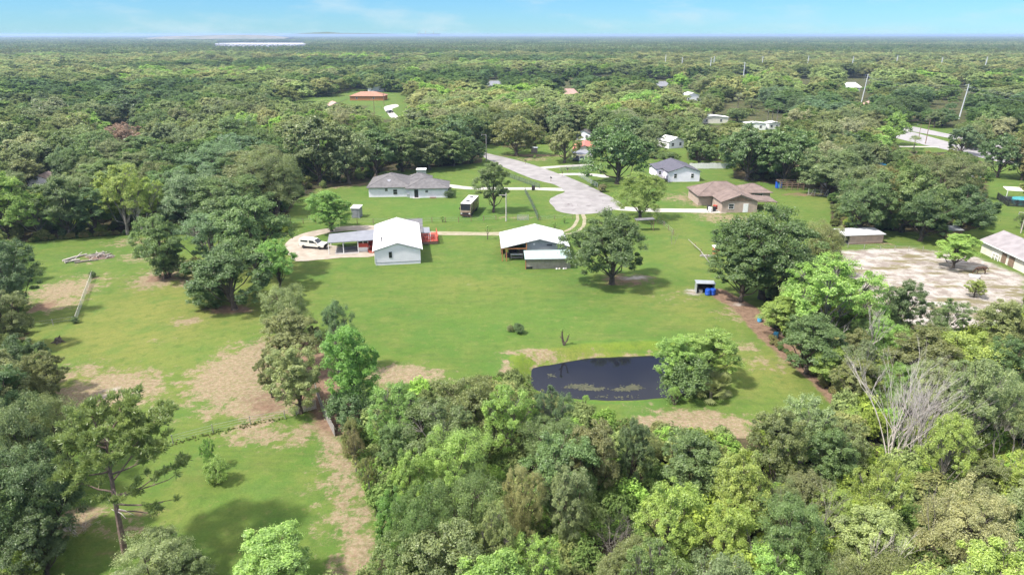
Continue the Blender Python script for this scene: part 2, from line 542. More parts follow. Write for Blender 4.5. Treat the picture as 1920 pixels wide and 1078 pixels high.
gx = axis(-112, 128, 0.7, -60000, 60000)
gy = axis(36, 250, 0.7, -3000, 60000)
GX, GY = np.meshgrid(gx, gy)
pin = in_poly(GX, GY, POND)
near_pond = (np.abs(GX - 12) < 30) & (np.abs(GY - 76) < 25)
dp = np.full(GX.shape, 1e3)
dp[near_pond] = seg_dist(GX[near_pond], GY[near_pond], POND)
sd = np.where(pin, -dp, dp)
GZ = np.clip(WATER_Z + np.where(sd > 0, sd * 0.62, sd * 0.5), -2.4, 0.0)

PX, PY = proj(GX, np.maximum(GY, 5.0), 0.0)
infr = (GY > 20)


def blob(cx, cy, rx, ry, a=1.0):
    """soft patch on the ground, centre and radii in photo pixels turned into metres"""
    c = gp(cx, cy)
    mx = rx * 1.2 * depth(c[1]) / FPX
    my = abs(gp(cx, cy - ry)[1] - gp(cx, cy + ry)[1]) / 2 * 1.15
    q = ((GX - c[0]) / mx) ** 2 + ((GY - c[1]) / my) ** 2
    return a * np.exp(-q * 0.9)


def polymask(poly_px, soft):
    poly = [gp(a, b) for a, b in poly_px]
    x0 = min(p[0] for p in poly) - 15; x1 = max(p[0] for p in poly) + 15
    y0 = min(p[1] for p in poly) - 15; y1 = max(p[1] for p in poly) + 15
    w = (GX > x0) & (GX < x1) & (GY > y0) & (GY < y1)
    out = np.zeros(GX.shape)
    ins = in_poly(GX[w], GY[w], poly)
    d = seg_dist(GX[w], GY[w], poly)
    out[w] = np.clip(0.5 + np.where(ins, d, -d) / soft / 2, 0, 1)
    return out


def line_px(pts, w, soft):
    p = [gp(a, b) for a, b in pts]
    d = seg_dist(GX, GY, p, False)
    return np.clip(1 - (d - w / 2) / soft, 0, 1)


floor_m = np.where(infr, (~is_open(GX, np.maximum(GY, 5.0))).astype(float), 1.0)
floor_m = np.where(GY > 250, floor_m * .6, floor_m)
dry = np.zeros(GX.shape)
for b in [(205, 735, 90, 42, 1.0), (150, 700, 60, 25, .6), (440, 700, 75, 55, .95), (500, 740, 70, 45, 1.0), (490, 660, 40, 35, .9),
          (420, 760, 90, 40, .55), (120, 545, 60, 25, .8), (110, 570, 45, 18, .7), (170, 520, 60, 12, .5), (350, 603, 35, 10, .7),
          (290, 640, 30, 8, .45), (430, 645, 25, 8, .5), (300, 520, 45, 22, .85), (330, 500, 40, 14, .7), (250, 455, 60, 12, .55),
          (270, 480, 50, 14, .6), (350, 530, 30, 14, .6), (170, 485, 40, 16, .5), (755, 705, 65, 22, .95), (480, 810, 60, 30, .7), (560, 815, 70, 30, .6),
          (640, 960, 50, 80, .5), (600, 900, 50, 60, .4), (660, 1040, 40, 60, .75), (130, 975, 60, 30, .85), (240, 985, 60, 30, .5),
          (1300, 800, 110, 30, 1.0), (1380, 815, 60, 20, .8), (1200, 760, 60, 14, .4), (1440, 680, 60, 22, .5), (1400, 650, 40, 14, .5), (1380, 590, 40, 18, .55),
          (1130, 650, 60, 6, .35), (1000, 660, 60, 7, .75), (950, 700, 14, 35, .75), (1190, 655, 60, 7, .4), (1265, 555, 60, 20, .35),
          (1310, 380, 40, 10, .55), (1290, 372, 60, 10, .6), (1360, 410, 60, 10, .6), (1340, 404, 50, 8, .6), (1000, 299, 40, 4, .6),
          (620, 345, 60, 10, .7), (570, 360, 30, 12, .6), (600, 348, 60, 8, .5), (970, 408, 60, 4, .5), (1100, 575, 60, 8, .3), (1440, 470, 50, 10, .3),
          (320, 430, 40, 10, .4), (1580, 440, 80, 18, .5), (1640, 455, 60, 10, .45)]:
    dry = np.maximum(dry, blob(*b))
dry = np.maximum(dry, 0.62 * line_px([(612, 800), (640, 880), (668, 980), (690, 1078)], 1.0, 3.0))
mulch = np.maximum.reduce([line_px([(1345, 548), (1400, 580), (1450, 635), (1520, 690), (1590, 755)], 2.0, 2.2),
                           0.8 * line_px([(560, 640), (600, 740), (640, 790)], 3.5, 3.0), 0.7 * blob(520, 640, 18, 40),
                           0.7 * blob(505, 755, 60, 28), 0.8 * blob(600, 345, 130, 6), 0.9 * blob(430, 580, 50, 10), 0.85 * blob(300, 520, 25, 12),
                           0.7 * blob(1000, 292, 90, 4), 0.7 * blob(1510, 365, 60, 5), 0.5 * blob(670, 870, 40, 20), 0.8 * blob(80, 575, 30, 14),
                           0.7 * blob(1175, 525, 70, 16), 0.6 * blob(270, 960, 70, 16), 0.55 * blob(170, 480, 25, 8),0.6 * blob(215, 1040, 70, 18)])
sand = np.maximum.reduce([polymask([(1535, 470), (1600, 468), (1700, 462), (1760, 470), (1830, 480), (1880, 500), (1930, 520), (1930, 580),
                                    (1880, 605), (1800, 625), (1660, 600), (1620, 560), (1570, 520)], 3.0),
                          0.7 * blob(1190, 522, 40, 9), 0.75 * blob(1300, 548, 30, 8), 0.6 * blob(1380, 570, 40, 8), 0.5 * blob(880, 533, 14, 4), 0.8 * blob(130, 990, 22, 10),
                          0.6 * blob(205, 738, 60, 22)])
lush = np.maximum.reduce([1.0 * polymask([(945, 665), (1000, 650), (1240, 645), (1240, 668), (1100, 673), (1000, 690), (996, 730), (960, 735), (945, 700)], 1.2),
                          0.6 * blob(380, 640, 120, 60), 0.5 * blob(760, 350, 120, 40), 0.6 * blob(850, 395, 150, 25), 0.5 * blob(420, 960, 130, 90), 0.45 * blob(900, 620, 180, 60),
                          0.5 * blob(1000, 600, 200, 50)])
yel = np.maximum.reduce([0.9 * blob(300, 600, 230, 130), 0.6 * blob(880, 535, 110, 25), 0.7 * blob(1280, 570, 120, 45), 0.6 * blob(1300, 470, 70, 60), 0.8 * blob(1420, 690, 130, 60),
                         0.6 * blob(560, 490, 60, 40), 0.8 * blob(1100, 655, 120, 10), 0.5 * blob(1560, 380, 90, 30), 0.5 * blob(350, 950, 200, 120)])
dry = dry * (1 - 0.0)

lush = np.maximum(lush, np.where((sd > .2) & (sd < 3.0), 1.0 - np.abs(sd - 1.5) / 3.0, 0))
dry = np.maximum(dry, np.where((sd > -.4) & (sd < .4), .42, 0))
dry = np.maximum(dry, np.where((sd > 3.0) & (sd < 4.4) & (GX < 14) & (GY > 72), .2, 0))
nx, ny = len(gx), len(gy)
verts = np.stack([GX.ravel(), GY.ravel(), GZ.ravel()], 1)
I = np.arange(nx * ny).reshape(ny, nx)
quads = np.stack([I[:-1, :-1].ravel(), I[:-1, 1:].ravel(), I[1:, 1:].ravel(), I[1:, :-1].ravel()], 1)


def ground_mat():
    m, n, l, p = new_mat('ground_cover')
    p.inputs['Roughness'].default_value = 0.95
    p.inputs['Specular IOR Level'].default_value = 0.1
    t = n.new('ShaderNodeTexCoord')

    def noise(s, d=4, r=0.55, stretch=None, rot=0.0):
        z = n.new('ShaderNodeTexNoise'); z.inputs['Scale'].default_value = s
        z.inputs['Detail'].default_value = d; z.inputs['Roughness'].default_value = r
        if stretch:
            q = n.new('ShaderNodeMapping'); q.inputs['Scale'].default_value = stretch; q.inputs['Rotation'].default_value = (0, 0, rot)
            l.new(t.outputs['Object'], q.inputs['Vector']); l.new(q.outputs[0], z.inputs['Vector'])
        else:
            l.new(t.outputs['Object'], z.inputs['Vector'])
        return z.outputs[0]

    def rng(v, a, b, c=0.0, d=1.0):
        r = n.new('ShaderNodeMapRange'); r.interpolation_type = 'SMOOTHSTEP'
        r.inputs[1].default_value = a; r.inputs[2].default_value = b; r.inputs[3].default_value = c; r.inputs[4].default_value = d
        l.new(v, r.inputs[0]); return r.outputs[0]

    def mix(f, a, b):
        x = n.new('ShaderNodeMix'); x.data_type = 'RGBA'
        for k, s in ((0, f), (6, a), (7, b)):
            if isinstance(s, tuple): x.inputs[k].default_value = (*s, 1)
            elif isinstance(s, float): x.inputs[k].default_value = s
            else: l.new(s, x.inputs[k])
        return x.outputs[2]

    def math_(op, a, b):
        x = n.new('ShaderNodeMath'); x.operation = op
        for k, s in ((0, a), (1, b)):
            if isinstance(s, float): x.inputs[k].default_value = s
            else: l.new(s, x.inputs[k])
        return x.outputs[0]

    def attr(name):
        a = n.new('ShaderNodeAttribute'); a.attribute_name = name
        sx = n.new('ShaderNodeSeparateColor'); l.new(a.outputs['Color'], sx.inputs[0]); return sx.outputs

    A, B = attr('cover_a'), attr('cover_b')
    big, mid, fine = noise(0.035, 4), noise(0.22, 5, 0.6), noise(2.6, 5, 0.7)
    mow = noise(0.5, 3, 0.5, (0.25, 2.2, 1), R(38))
    green = mix(rng(big, .40, .60), (0.072, 0.138, 0.025), (0.102, 0.155, 0.029))
    green = mix(rng(mid, .35, .7), green, (0.122, 0.160, 0.036))
    green = mix(math_('MULTIPLY', rng(mow, .46, .66), 0.6), green, (0.080, 0.118, 0.03))
    green = mix(math_('MULTIPLY', rng(B[1], .2, .65), 0.7), green, (0.078, 0.160, 0.028))
    ye = math_('MULTIPLY', B[2], rng(mid, .2, .6, .55, 1.0))
    green = mix(rng(B[1], .66, .92), green, (0.135, 0.190, 0.026))
    green = mix(rng(ye, .15, 1.0, 0., .85), green, (0.185, 0.185, 0.050))
    green = mix(rng(fine, .3, .75, 0., .30), green, (0.05, 0.09, 0.018))
    green = mix(rng(noise(0.9, 5, .7), .54, .70, 0., .55), green, (0.17, 0.165, 0.06))

    green = mix(rng(noise(0.62, 6, .68), .50, .68, 0., .55), green, (0.058, 0.104, 0.022))
    green = mix(rng(noise(0.38, 6, .70, (1, 1.2, 1), R(11)), .54, .70, 0., .42), green, (0.175, 0.185, 0.058))
    green = mix(rng(noise(0.16, 5, .62, (1.1, .9, 1), R(70)), .53, .66, 0., .45), green, (0.068, 0.140, 0.028))
    wv = n.new('ShaderNodeTexWave'); wv.inputs['Scale'].default_value = .16; wv.inputs['Distortion'].default_value = 1.6; wv.inputs['Detail'].default_value = 2
    wm = n.new('ShaderNodeMapping'); wm.inputs['Rotation'].default_value = (0, 0, R(52)); l.new(t.outputs['Object'], wm.inputs['Vector']); l.new(wm.outputs[0], wv.inputs['Vector'])
    green = mix(math_('MULTIPLY', rng(wv.outputs['Fac'], .3, .9), 0.11), green, (0.060, 0.112, 0.024))

    def patch(v, amt=0.75, a=0.42, b=0.75, src=None):
        s = math_('ADD', v, math_('MULTIPLY', math_('SUBTRACT', src or noise(0.55, 6, .68), 0.5), amt * 2))
        return rng(s, a, b)
    tan = mix(rng(noise(1.1, 5, .7), .36, .64), (0.26, 0.185, 0.125), (0.19, 0.135, 0.09))
    tan = mix(rng(fine, .42, .62, 0., .7), tan, (0.30, 0.25, 0.17))
    c = mix(math_('MULTIPLY', patch(A[0], 1.15, .36, .64, noise(0.6, 9, .78)), rng(noise(1.9, 6, .78), .30, .58, .35, 1.0)), green, tan)
    mul = mix(rng(noise(1.4, 5, .7), .35, .65), (0.22, 0.145, 0.10), (0.14, 0.09, 0.062))
    c = mix(patch(B[0], .5), c, mul)
    snd = mix(rng(noise(0.4, 7, .7), .40, .60), (0.38, 0.35, 0.32), (0.225, 0.19, 0.165))
    snd = mix(rng(noise(0.20, 6, .66, (0.7, 1.7, 1), R(-20)), .50, .60, 0., .85), snd, (0.15, 0.13, 0.06))
    c = mix(patch(A[1], .35), c, snd)
    flo = mix(rng(noise(0.8, 6, .7), .38, .62), (0.075, 0.055, 0.035), (0.032, 0.040, 0.016))
    flo = mix(rng(noise(0.12, 4), .5, .7, 0., .6), flo, (0.14, 0.10, 0.06))
    c = mix(patch(A[2], .3, .35, .7), c, flo)
    c = mix(rng(noise(5.5, 5, .8), .46, .64, 0., .26), c, (0.028, 0.04, 0.014))
    l.new(c, p.inputs['Base Color'])
    b1 = n.new('ShaderNodeBump'); b1.inputs['Strength'].default_value = 0.55; b1.inputs['Distance'].default_value = 0.12
    l.new(noise(3.2, 6, .75), b1.inputs['Height'])
    b2 = n.new('ShaderNodeBump'); b2.inputs['Strength'].default_value = 0.4; b2.inputs['Distance'].default_value = 0.5
    l.new(noise(0.45, 4, .6), b2.inputs['Height']); l.new(b1.outputs[0], b2.inputs['Normal'])
    l.new(b2.outputs[0], p.inputs['Normal'])
    return m


gme = np_mesh('ground', verts, quads, ground_mat(), smooth=True)
for nm, ch in (('cover_a', (dry, sand, floor_m)), ('cover_b', (mulch, lush, yel))):
    at = gme.attributes.new(nm, 'FLOAT_COLOR', 'POINT')
    arr = np.stack([c.ravel() for c in ch] + [np.ones(nx * ny)], 1).astype(np.float32)
    at.data.foreach_set('color', arr.ravel())
ground = bpy.data.objects.new('ground', gme)
COL.objects.link(ground)
tag(ground, 'green lawn and yellowish fields with bare tan patches', 'ground', None, 'structure')

# ------------------------------------------------------------------ pond
WATER = new_mat('pond_water')
_m, _n, _l, _p = WATER
_p.inputs['Base Color'].default_value = (0.010, 0.011, 0.016, 1)
_p.inputs['Roughness'].default_value = 0.04
_p.inputs['IOR'].default_value = 1.33
_t = _n.new('ShaderNodeTexCoord'); _z = _n.new('ShaderNodeTexNoise'); _z.inputs['Scale'].default_value = 1.2; _z.inputs['Detail'].default_value = 2
_b = _n.new('ShaderNodeBump'); _b.inputs['Strength'].default_value = 0.05; _b.inputs['Distance'].default_value = 0.05
_l.new(_t.outputs['Object'], _z.inputs['Vector']); _l.new(_z.outputs[0], _b.inputs['Height']); _l.new(_b.outputs[0], _p.inputs['Normal'])
pc = Vector((sum(p[0] for p in POND) / len(POND), sum(p[1] for p in POND) / len(POND)))
sheet('pond_water', [tuple(pc + (Vector(p) - pc) * 1.06) for p in POND], WATER_Z, WATER[0],
      'dark pond reflecting the sky and the oak', 'pond', sub=1)
ALGAE = mat('algae', (0.075, 0.075, 0.045), (0.045, 0.05, 0.03), 2, 0.8)
rg = random.Random(5)
mb = MB()
for (cx, cy, rx, ry, k) in [(1085, 724, 22, 4, 300), (1110, 729, 24, 3, 240), (1165, 730, 16, 3, 160), (1185, 727, 16, 4.5, 300), (1035, 705, 10, 4, 30), (1150, 744, 60, 3, 30)]:
    for i in range(k):
        a = gp(rg.gauss(cx, rx * .5), rg.gauss(cy, ry * .5), WATER_Z)
        if not in_poly(np.array([a[0]]), np.array([a[1]]), POND)[0]:
            continue
        r = rg.uniform(.04, .17)
        ph = rg.random() * 6.28
        mb.add([(a[0] + r * math.cos(ph + t * 1.047) * rg.uniform(.7, 1.2), a[1] + r * math.sin(ph + t * 1.047), WATER_Z + .008 + rg.random() * .01) for t in range(6)], [tuple(range(6))])
tag(mb.build('pond_algae', ALGAE), 'mats of tan algae floating on the dark pond', 'algae', None, 'stuff')

# ------------------------------------------------------------------ road, drives, tracks
ASPHALT = mat('worn_asphalt', (0.28, 0.265, 0.26), (0.21, 0.197, 0.195), 0.35, 0.95, 0.15, detail=7)
TRACK = mat('sandy_track', (0.30, 0.26, 0.20), (0.21, 0.20, 0.11), 0.8, 0.95, 0.2, detail=7)
GRAVEL = mat('pale_gravel', (0.36, 0.31, 0.26), (0.27, 0.23, 0.185), 0.6, 0.95, 0.2, detail=7)
HIGHWAY = mat('highway_asphalt', (0.30, 0.285, 0.29), (0.25, 0.24, 0.245), 0.3, 0.95)
road_px = [(900, 284), (915, 288), (985, 305), (1050, 327), (1100, 347), (1130, 362), (1160, 378), (1165, 388), (1135, 398), (1085, 402),
           (1050, 398), (1037, 387), (1030, 377), (1040, 368), (1058, 361), (1052, 353), (1035, 345), (1000, 336), (945, 314), (898, 290)]
px_sheet('road', road_px, 0.03, ASPHALT, label='worn pale asphalt lane ending in a cul-de-sac', cat='road', jit=.15)
CRACK = mat('tar_patch', (0.17, 0.15, 0.155), (0.22, 0.2, 0.2), 1, 0.9)
mb = MB()
for i in range(46):
    a = Vector(gp(rg.uniform(1050, 1140), rg.uniform(366, 394)))
    q = rg.choice([0.2, 0.1, 1.4, 2.9]) + rg.gauss(0, .25)
    L = rg.uniform(.4, 2.4); w = rg.uniform(.05, .3)
    d = Vector((math.cos(q), math.sin(q))); e = Vector((-d.y, d.x))
    mb.add([(*(a + d * L * s + e * w * t * rg.uniform(.5, 1.2)), 0.036) for s, t in ((-.5, -1), (0, -1.2), (.5, -.6), (.5, .7), (0, 1), (-.5, .8))], [tuple(range(6))])
tag(mb.build('road_repair', CRACK), 'dark tar repairs on the cul-de-sac', 'road repair', None, 'structure')
for i, (nm, ln, w, m, lab) in enumerate([
    ('driveway', [(838, 348), (880, 353), (940, 354), (1000, 354), (1062, 356)], 3.2, PALE_CONCRETE, 'narrow concrete driveway from the grey-roofed house to the road'),
    ('driveway', [(985, 319), (1030, 314), (1080, 311), (1110, 310)], 3.4, PALE_CONCRETE, 'upper concrete driveway right of the road'),
    ('driveway', [(1030, 332), (1062, 327), (1110, 328), (1140, 332)], 3.4, PALE_CONCRETE, 'short concrete driveway behind the mailbox, right of the road'),
    ('driveway', [(1150, 390), (1215, 394), (1280, 395), (1358, 396)], 3.6, PALE_CONCRETE, 'pale concrete driveway leading to the brown house'),
    ('track', [(1082, 402), (1083, 412), (1076, 424), (1060, 434), (1030, 437)], 0.75, TRACK, 'left wheel track from the cul-de-sac onto the lawn'),
    ('track', [(1093, 402), (1096, 412), (1092, 426), (1070, 438), (1030, 440)], 0.75, TRACK, 'right wheel track from the cul-de-sac onto the lawn'),
    ('track', [(1040, 438), (980, 438.5), (900, 438.5), (800, 437)], 2.6, TRACK, 'sandy track crossing the lawn behind the metal-roofed barn'),
    ('gravel_drive', [(705, 428), (660, 428), (620, 432), (585, 439), (560, 450), (552, 462), (560, 476)], 3.8, GRAVEL, 'curved sandy drive around the bright green tree'),
    ('lawn_path', [(1720, 476), (1800, 470), (1850, 345)], 0.3, TRACK, 'faint path beside the paddock'),
]):
    if nm == 'lawn_path':
        continue
    sheet(nm, ribbon_px(ln, w), 0.012 + 0.0035 * i, m, lab, nm.replace('_', ' ').replace('gravel ', ''), sub=3, jit=.12)
px_sheet('gravel_yard', [(548, 452), (575, 446), (600, 452), (630, 462), (700, 474), (702, 481), (640, 484), (556, 490), (546, 476)], 0.05, GRAVEL,
         label='pale sandy yard in front of the carport', cat='yard', jit=.2)
px_sheet('concrete_slab', [(629, 466), (672, 461), (673, 476), (629, 478)], 0.07, CONCRETE, label='grey concrete slab under the carport', cat='slab', sub=1)
px_sheet('highway', [(1660, 250), (1700, 246), (1800, 272), (1960, 305), (1960, 322), (1800, 287), (1690, 262)], 0.05, HIGHWAY, label='grey highway carriageway at the far right', cat='road', jit=0)
px_sheet('highway_carriageway', [(1675, 237), (1702, 236), (1800, 256), (1960, 285), (1960, 294), (1800, 263), (1690, 243)], 0.05, HIGHWAY, label='far carriageway of the highway beyond the grass median', cat='road', jit=0)
px_sheet('sidewalk', [(1660, 274), (1760, 275), (1760, 277), (1660, 276)], 0.06, PALE_CONCRETE, label='pale footpath along the highway verge', cat='footpath', sub=1)
px_sheet('side_street', [(722, 200), (742, 196), (748, 200), (735, 206), (748, 222), (735, 222), (722, 208)], 0.05, PALE_CONCRETE, label='pale bend of a lane beyond the orange-roofed house', cat='road', jit=.2)

# ================================================================== TREES
def tree_shape(seed, H, Rr, tf, n_lobes, clumps, leaves, leaf, dome=0.5, lobe_r=0.40, clump_r=0.34, airy=0.0, droop=0.0, flat=0.8, leafw=0.55, reach=0.62):
    """crown leaves (numpy quads) and branch tubes of one tree, in metres, standing on z=0"""
    g = np.random.default_rng(seed)
    zc = H * (tf + 1) / 2
    hz = H * (1 - tf) / 2
    lobes = []
    for i in range(n_lobes):
        u = (i + 0.5) / n_lobes
        cz = 1 - 1.75 * u                      # from the top down
        az = i * 2.39996 + g.uniform(-.5, .5)
        rr = math.sqrt(max(0.0, 1 - cz * cz)) if dome < .3 else (1 - max(cz, 0) ** 2.2) ** .5 if cz > 0 else (1 - .35 * cz * cz)
        k = reach * g.uniform(.62, 1.28)
        rl = Rr * lobe_r * g.uniform(.5, 1.3)
        c = np.array([math.cos(az) * rr * Rr * k, math.sin(az) * rr * Rr * k, zc + cz * hz * (1 - .55 * lobe_r) * .92])
        if u > .999: c[2] = zc
        lobes.append((c, rl))
    for i in range(max(2, n_lobes // 4)):      # inner mass
        a = g.uniform(0, 6.28); q = g.uniform(0, .3) * Rr
        lobes.append((np.array([math.cos(a) * q, math.sin(a) * q, zc + g.uniform(-.3, .55) * hz]), Rr * lobe_r * 1.05))
    C, CR, CT_ = [], [], []
    cc0 = np.array([0, 0, zc - .25 * hz])
    for c, rl in lobes:
        out = (c - cc0) / (np.linalg.norm(c - cc0) + 1e-6)
        k = 0
        while k < clumps:
            d = g.normal(size=3); d /= np.linalg.norm(d)
            if d @ out < -.25 and g.random() < .8: continue
            if d[2] < -.45 and g.random() < .75: continue
            C.append(c + d * rl * g.uniform(.62, 1.05) * np.array([1, 1, flat]) - np.array([0, 0, droop * g.random() * rl]))
            CR.append(rl * clump_r * g.uniform(.65, 1.3))
            CT_.append(np.clip(g.normal(.5, .17), 0, 1))
            k += 1
    C = np.array(C); CR = np.array(CR); CT_ = np.array(CT_)
    nC = len(C)
    idx = np.repeat(np.arange(nC), leaves)
    keep = g.random(len(idx)) > airy
    idx = idx[keep]
    N = len(idx)
    d = g.normal(size=(N, 3)); d /= np.linalg.norm(d, axis=1)[:, None]
    d[:, 2] = np.where(d[:, 2] < -.3, d[:, 2] * .5, d[:, 2])
    rad = CR[idx] * (g.random(N) ** .45) * (1 + .45 * (g.random(N) < .12))
    P = C[idx] + d * rad[:, None] * np.array([1.08, 1.08, .82])
    P[:, 2] -= droop * .5 * rad
    cen = (C[idx] - np.array([0, 0, zc - .3 * hz])); cen /= np.linalg.norm(cen, axis=1)[:, None] + 1e-6
    nrm = .75 * d + .35 * cen + np.array([0, 0, .55]) + g.normal(size=(N, 3)) * .42
    nrm /= np.linalg.norm(nrm, axis=1)[:, None]
    t = np.cross(nrm, g.normal(size=(N, 3))); t /= np.linalg.norm(t, axis=1)[:, None] + 1e-6
    b = np.cross(nrm, t)
    s = leaf * g.uniform(.5, 1.5, N)
    w = s * leafw * g.uniform(.7, 1.3, N)
    fold = nrm * (s * .12)[:, None]
    V = np.stack([P - t * s[:, None] * .5 - fold, P + b * w[:, None] * .5, P + t * s[:, None] * .5 - fold, P - b * w[:, None] * .5], 1)
    P[:, 2] = np.maximum(P[:, 2], .05)
    tone = np.clip(CT_[idx] + g.normal(0, .22, N), 0, 1)
    Q = np.arange(N * 4).reshape(N, 4)
    # branches
    mb = MB()
    tr = Rr * .055 + .05
    fork = H * max(tf, .12) * .95
    lean = g.uniform(-.25, .25, 2)
    mb.tube([(0, 0, -.15), (lean[0] * .3, lean[1] * .3, fork * .5), (lean[0], lean[1], fork), (lean[0] * .6, lean[1] * .6, zc + hz * .25)],
            [tr * 1.35, tr, tr * .85, tr * .35], 8)
    for i, (c, rl) in enumerate(lobes):
        st = np.array([lean[0], lean[1], fork * g.uniform(.8, 1.05) + (max(c[2] - fork, 0)) * .25 * (i < n_lobes / 2)])
        m1 = st * .5 + c * .5 + np.array([0, 0, -.08 * H * g.random()]) + g.normal(size=3) * .12 * Rr * .4
        r0 = tr * g.uniform(.32, .5)
        mb.tube([st, m1, c], [r0, r0 * .62, r0 * .22], 5, False)
        nt = 5 if airy > .25 else 3
        js = [j for j in range(i * clumps, min((i + 1) * clumps, nC))]
        g.shuffle(js)
        for j in js[:nt * (2 if airy > .25 else 1)]:
            e = C[j]
            mm = (c * .55 + e * .45) + g.normal(size=3) * .08
            mb.tube([m1 * .3 + c * .7, mm, e], [r0 * .3, r0 * .2, r0 * .06 + .006], 4, False)
    return V.reshape(-1, 3), Q, np.repeat(tone, 4), mb


# kind: (H, R, args)
KINDS = {
    'oak':     dict(H=11, Rr=7.0, tf=.10, n_lobes=13, clumps=15, leaves=200, leaf=.245, dome=.6, lobe_r=.37, clump_r=.30),
    'oval':    dict(H=11, Rr=4.6, tf=.07, n_lobes=13, clumps=14, leaves=195, leaf=.21, dome=.2, lobe_r=.41, clump_r=.30),
    'airy':    dict(H=10, Rr=4.4, tf=.16, n_lobes=12, clumps=16, leaves=145, leaf=.195, dome=.3, lobe_r=.40, clump_r=.30, airy=.30, leafw=.5, reach=.68),
    'feather': dict(H=10, Rr=5.2, tf=.10, n_lobes=12, clumps=18, leaves=185, leaf=.175, dome=.5, lobe_r=.40, clump_r=.29, droop=.35, leafw=.4),
    'shrub':   dict(H=3.4, Rr=2.6, tf=.02, n_lobes=11, clumps=13, leaves=90, leaf=.16, dome=.2, lobe_r=.50, reach=.5, clump_r=.36),
}
NVAR = {'oak': 3, 'oval': 3, 'airy': 3, 'feather': 2, 'shrub': 2}
PROTO = {}       # (kind, var, lod) -> (crown mesh, trunk mesh, H, R)
sd_ = 100
for kind, a in KINDS.items():
    for v in range(NVAR[kind]):
        sd_ += 7
        for lod in (0, 1):
            b = dict(a)
            if lod:
                b['leaves'] = max(6, int(a['leaves'] * .28)); b['leaf'] = a['leaf'] * 1.85
            V, Q, tone, tmb = tree_shape(sd_, **b)
            zmax = V[:, 2].max()
            rmax = np.percentile(np.hypot(V[:, 0], V[:, 1]), 97)
            cm = np_mesh('crown', V, Q, LEAF, tone)
            tm = tmb.mesh('trunk', BARK_GREY if kind == 'airy' else BARK)
            PROTO[(kind, v, lod)] = (cm, tm, zmax, rmax)
# distant low-detail crowns (own leaf material reading the per-tree tint of the far woods)
FAR_SRC = []
for v, (kind, leaves, leaf) in enumerate([('oak', 30, .74), ('oval', 30, .60), ('airy', 36, .46), ('feather', 34, .48), ('oak', 30, .74)]):
    b = dict(KINDS[kind]); b['leaves'] = leaves; b['leaf'] = leaf
    V, Q, tone, tmb = tree_shape(900 + v, **b)
    me = np_mesh('far_crown', V, Q, LEAF_FAR, tone)
    me.materials.append(BARK)
    o = bpy.data.objects.new('far_crown', me)
    FAR_SRC.append((o, V[:, 2].max(), np.percentile(np.hypot(V[:, 0], V[:, 1]), 97)))
# patch of several crowns for the farthest woods
g_ = np.random.default_rng(77)
Vs, Ts = [], []
for k in range(9):
    b = dict(KINDS['oak']); b.update(n_lobes=7, clumps=6, leaves=5, leaf=2.3)
    V, Q, tone, _ = tree_shape(950 + k, **b)
    V = V * np.array([.9, .9, g_.uniform(.85, 1.1)]) + np.array([(k % 3 - 1) * 11 + g_.uniform(-3, 3), (k // 3 - 1) * 11 + g_.uniform(-3, 3), 0])
    Vs.append(V); Ts.append(np.clip(tone + g_.uniform(-.25, .25), 0, 1))
Vs = np.concatenate(Vs); Ts = np.concatenate(Ts)
PATCH = bpy.data.objects.new('far_canopy', np_mesh('far_canopy', Vs, np.arange(len(Vs)).reshape(-1, 4), LEAF_FAR, Ts))

TINT = {
    'dark':   (0.050, 0.084, 0.026), 'deep': (0.050, 0.092, 0.024), 'mid': (0.068, 0.112, 0.028), 'bright': (0.075, 0.165, 0.020),
    'yellow': (0.135, 0.185, 0.026), 'lime': (0.110, 0.190, 0.030), 'grey': (0.090, 0.120, 0.042), 'olive': (0.094, 0.114, 0.036),
    'tan':    (0.165, 0.155, 0.065), 'silver': (0.130, 0.148, 0.070), 'rust': (0.17, 0.115, 0.075), 'brownish': (0.116, 0.114, 0.044), 'pale': (0.125, 0.165, 0.060),
    'straw': (0.145, 0.158, 0.062), 'bluish': (0.068, 0.115, 0.048),
}
TINT = {k: (v[0] * 1.0, v[1] * 1.01, v[2] * .86) for k, v in TINT.items()}
COLOUR_WORD = {'dark': 'dark green', 'deep': 'deep green', 'mid': 'mid-green', 'bright': 'bright green', 'yellow': 'yellow-green', 'lime': 'lime green',
               'grey': 'grey-green', 'olive': 'olive', 'tan': 'tan-tipped', 'silver': 'silvery green', 'rust': 'rust-brown', 'brownish': 'brownish olive',
               'pale': 'pale green', 'bluish': 'blue-green', 'straw': 'straw-green'}
trng = random.Random(21)
HAND = []       # dicts of hand-placed trees


def T(x, ytop, w, kind, tint, label, b=None, h=None, name=None, xb=None, big=False):
    """a tree seen in the photograph: top pixel, crown width in pixels, base row (b) or assumed height (h)"""
    yy = (539 - ytop) / FPX
    if b is not None:
        X, Y = gp(xb if xb is not None else x, b)
        s = Y / (CT + yy * ST)
        h = CAM_H + s * (-ST + yy * CT)
    else:
        X, Y = gp(x, ytop, h)
    HAND.append(dict(X=X, Y=Y, h=h, w=w * depth(Y, h * .6) / FPX, kind=kind, tint=tint, label=label, name=name or ('shrub' if kind == 'shrub' else 'leafy_tree'), group=None))


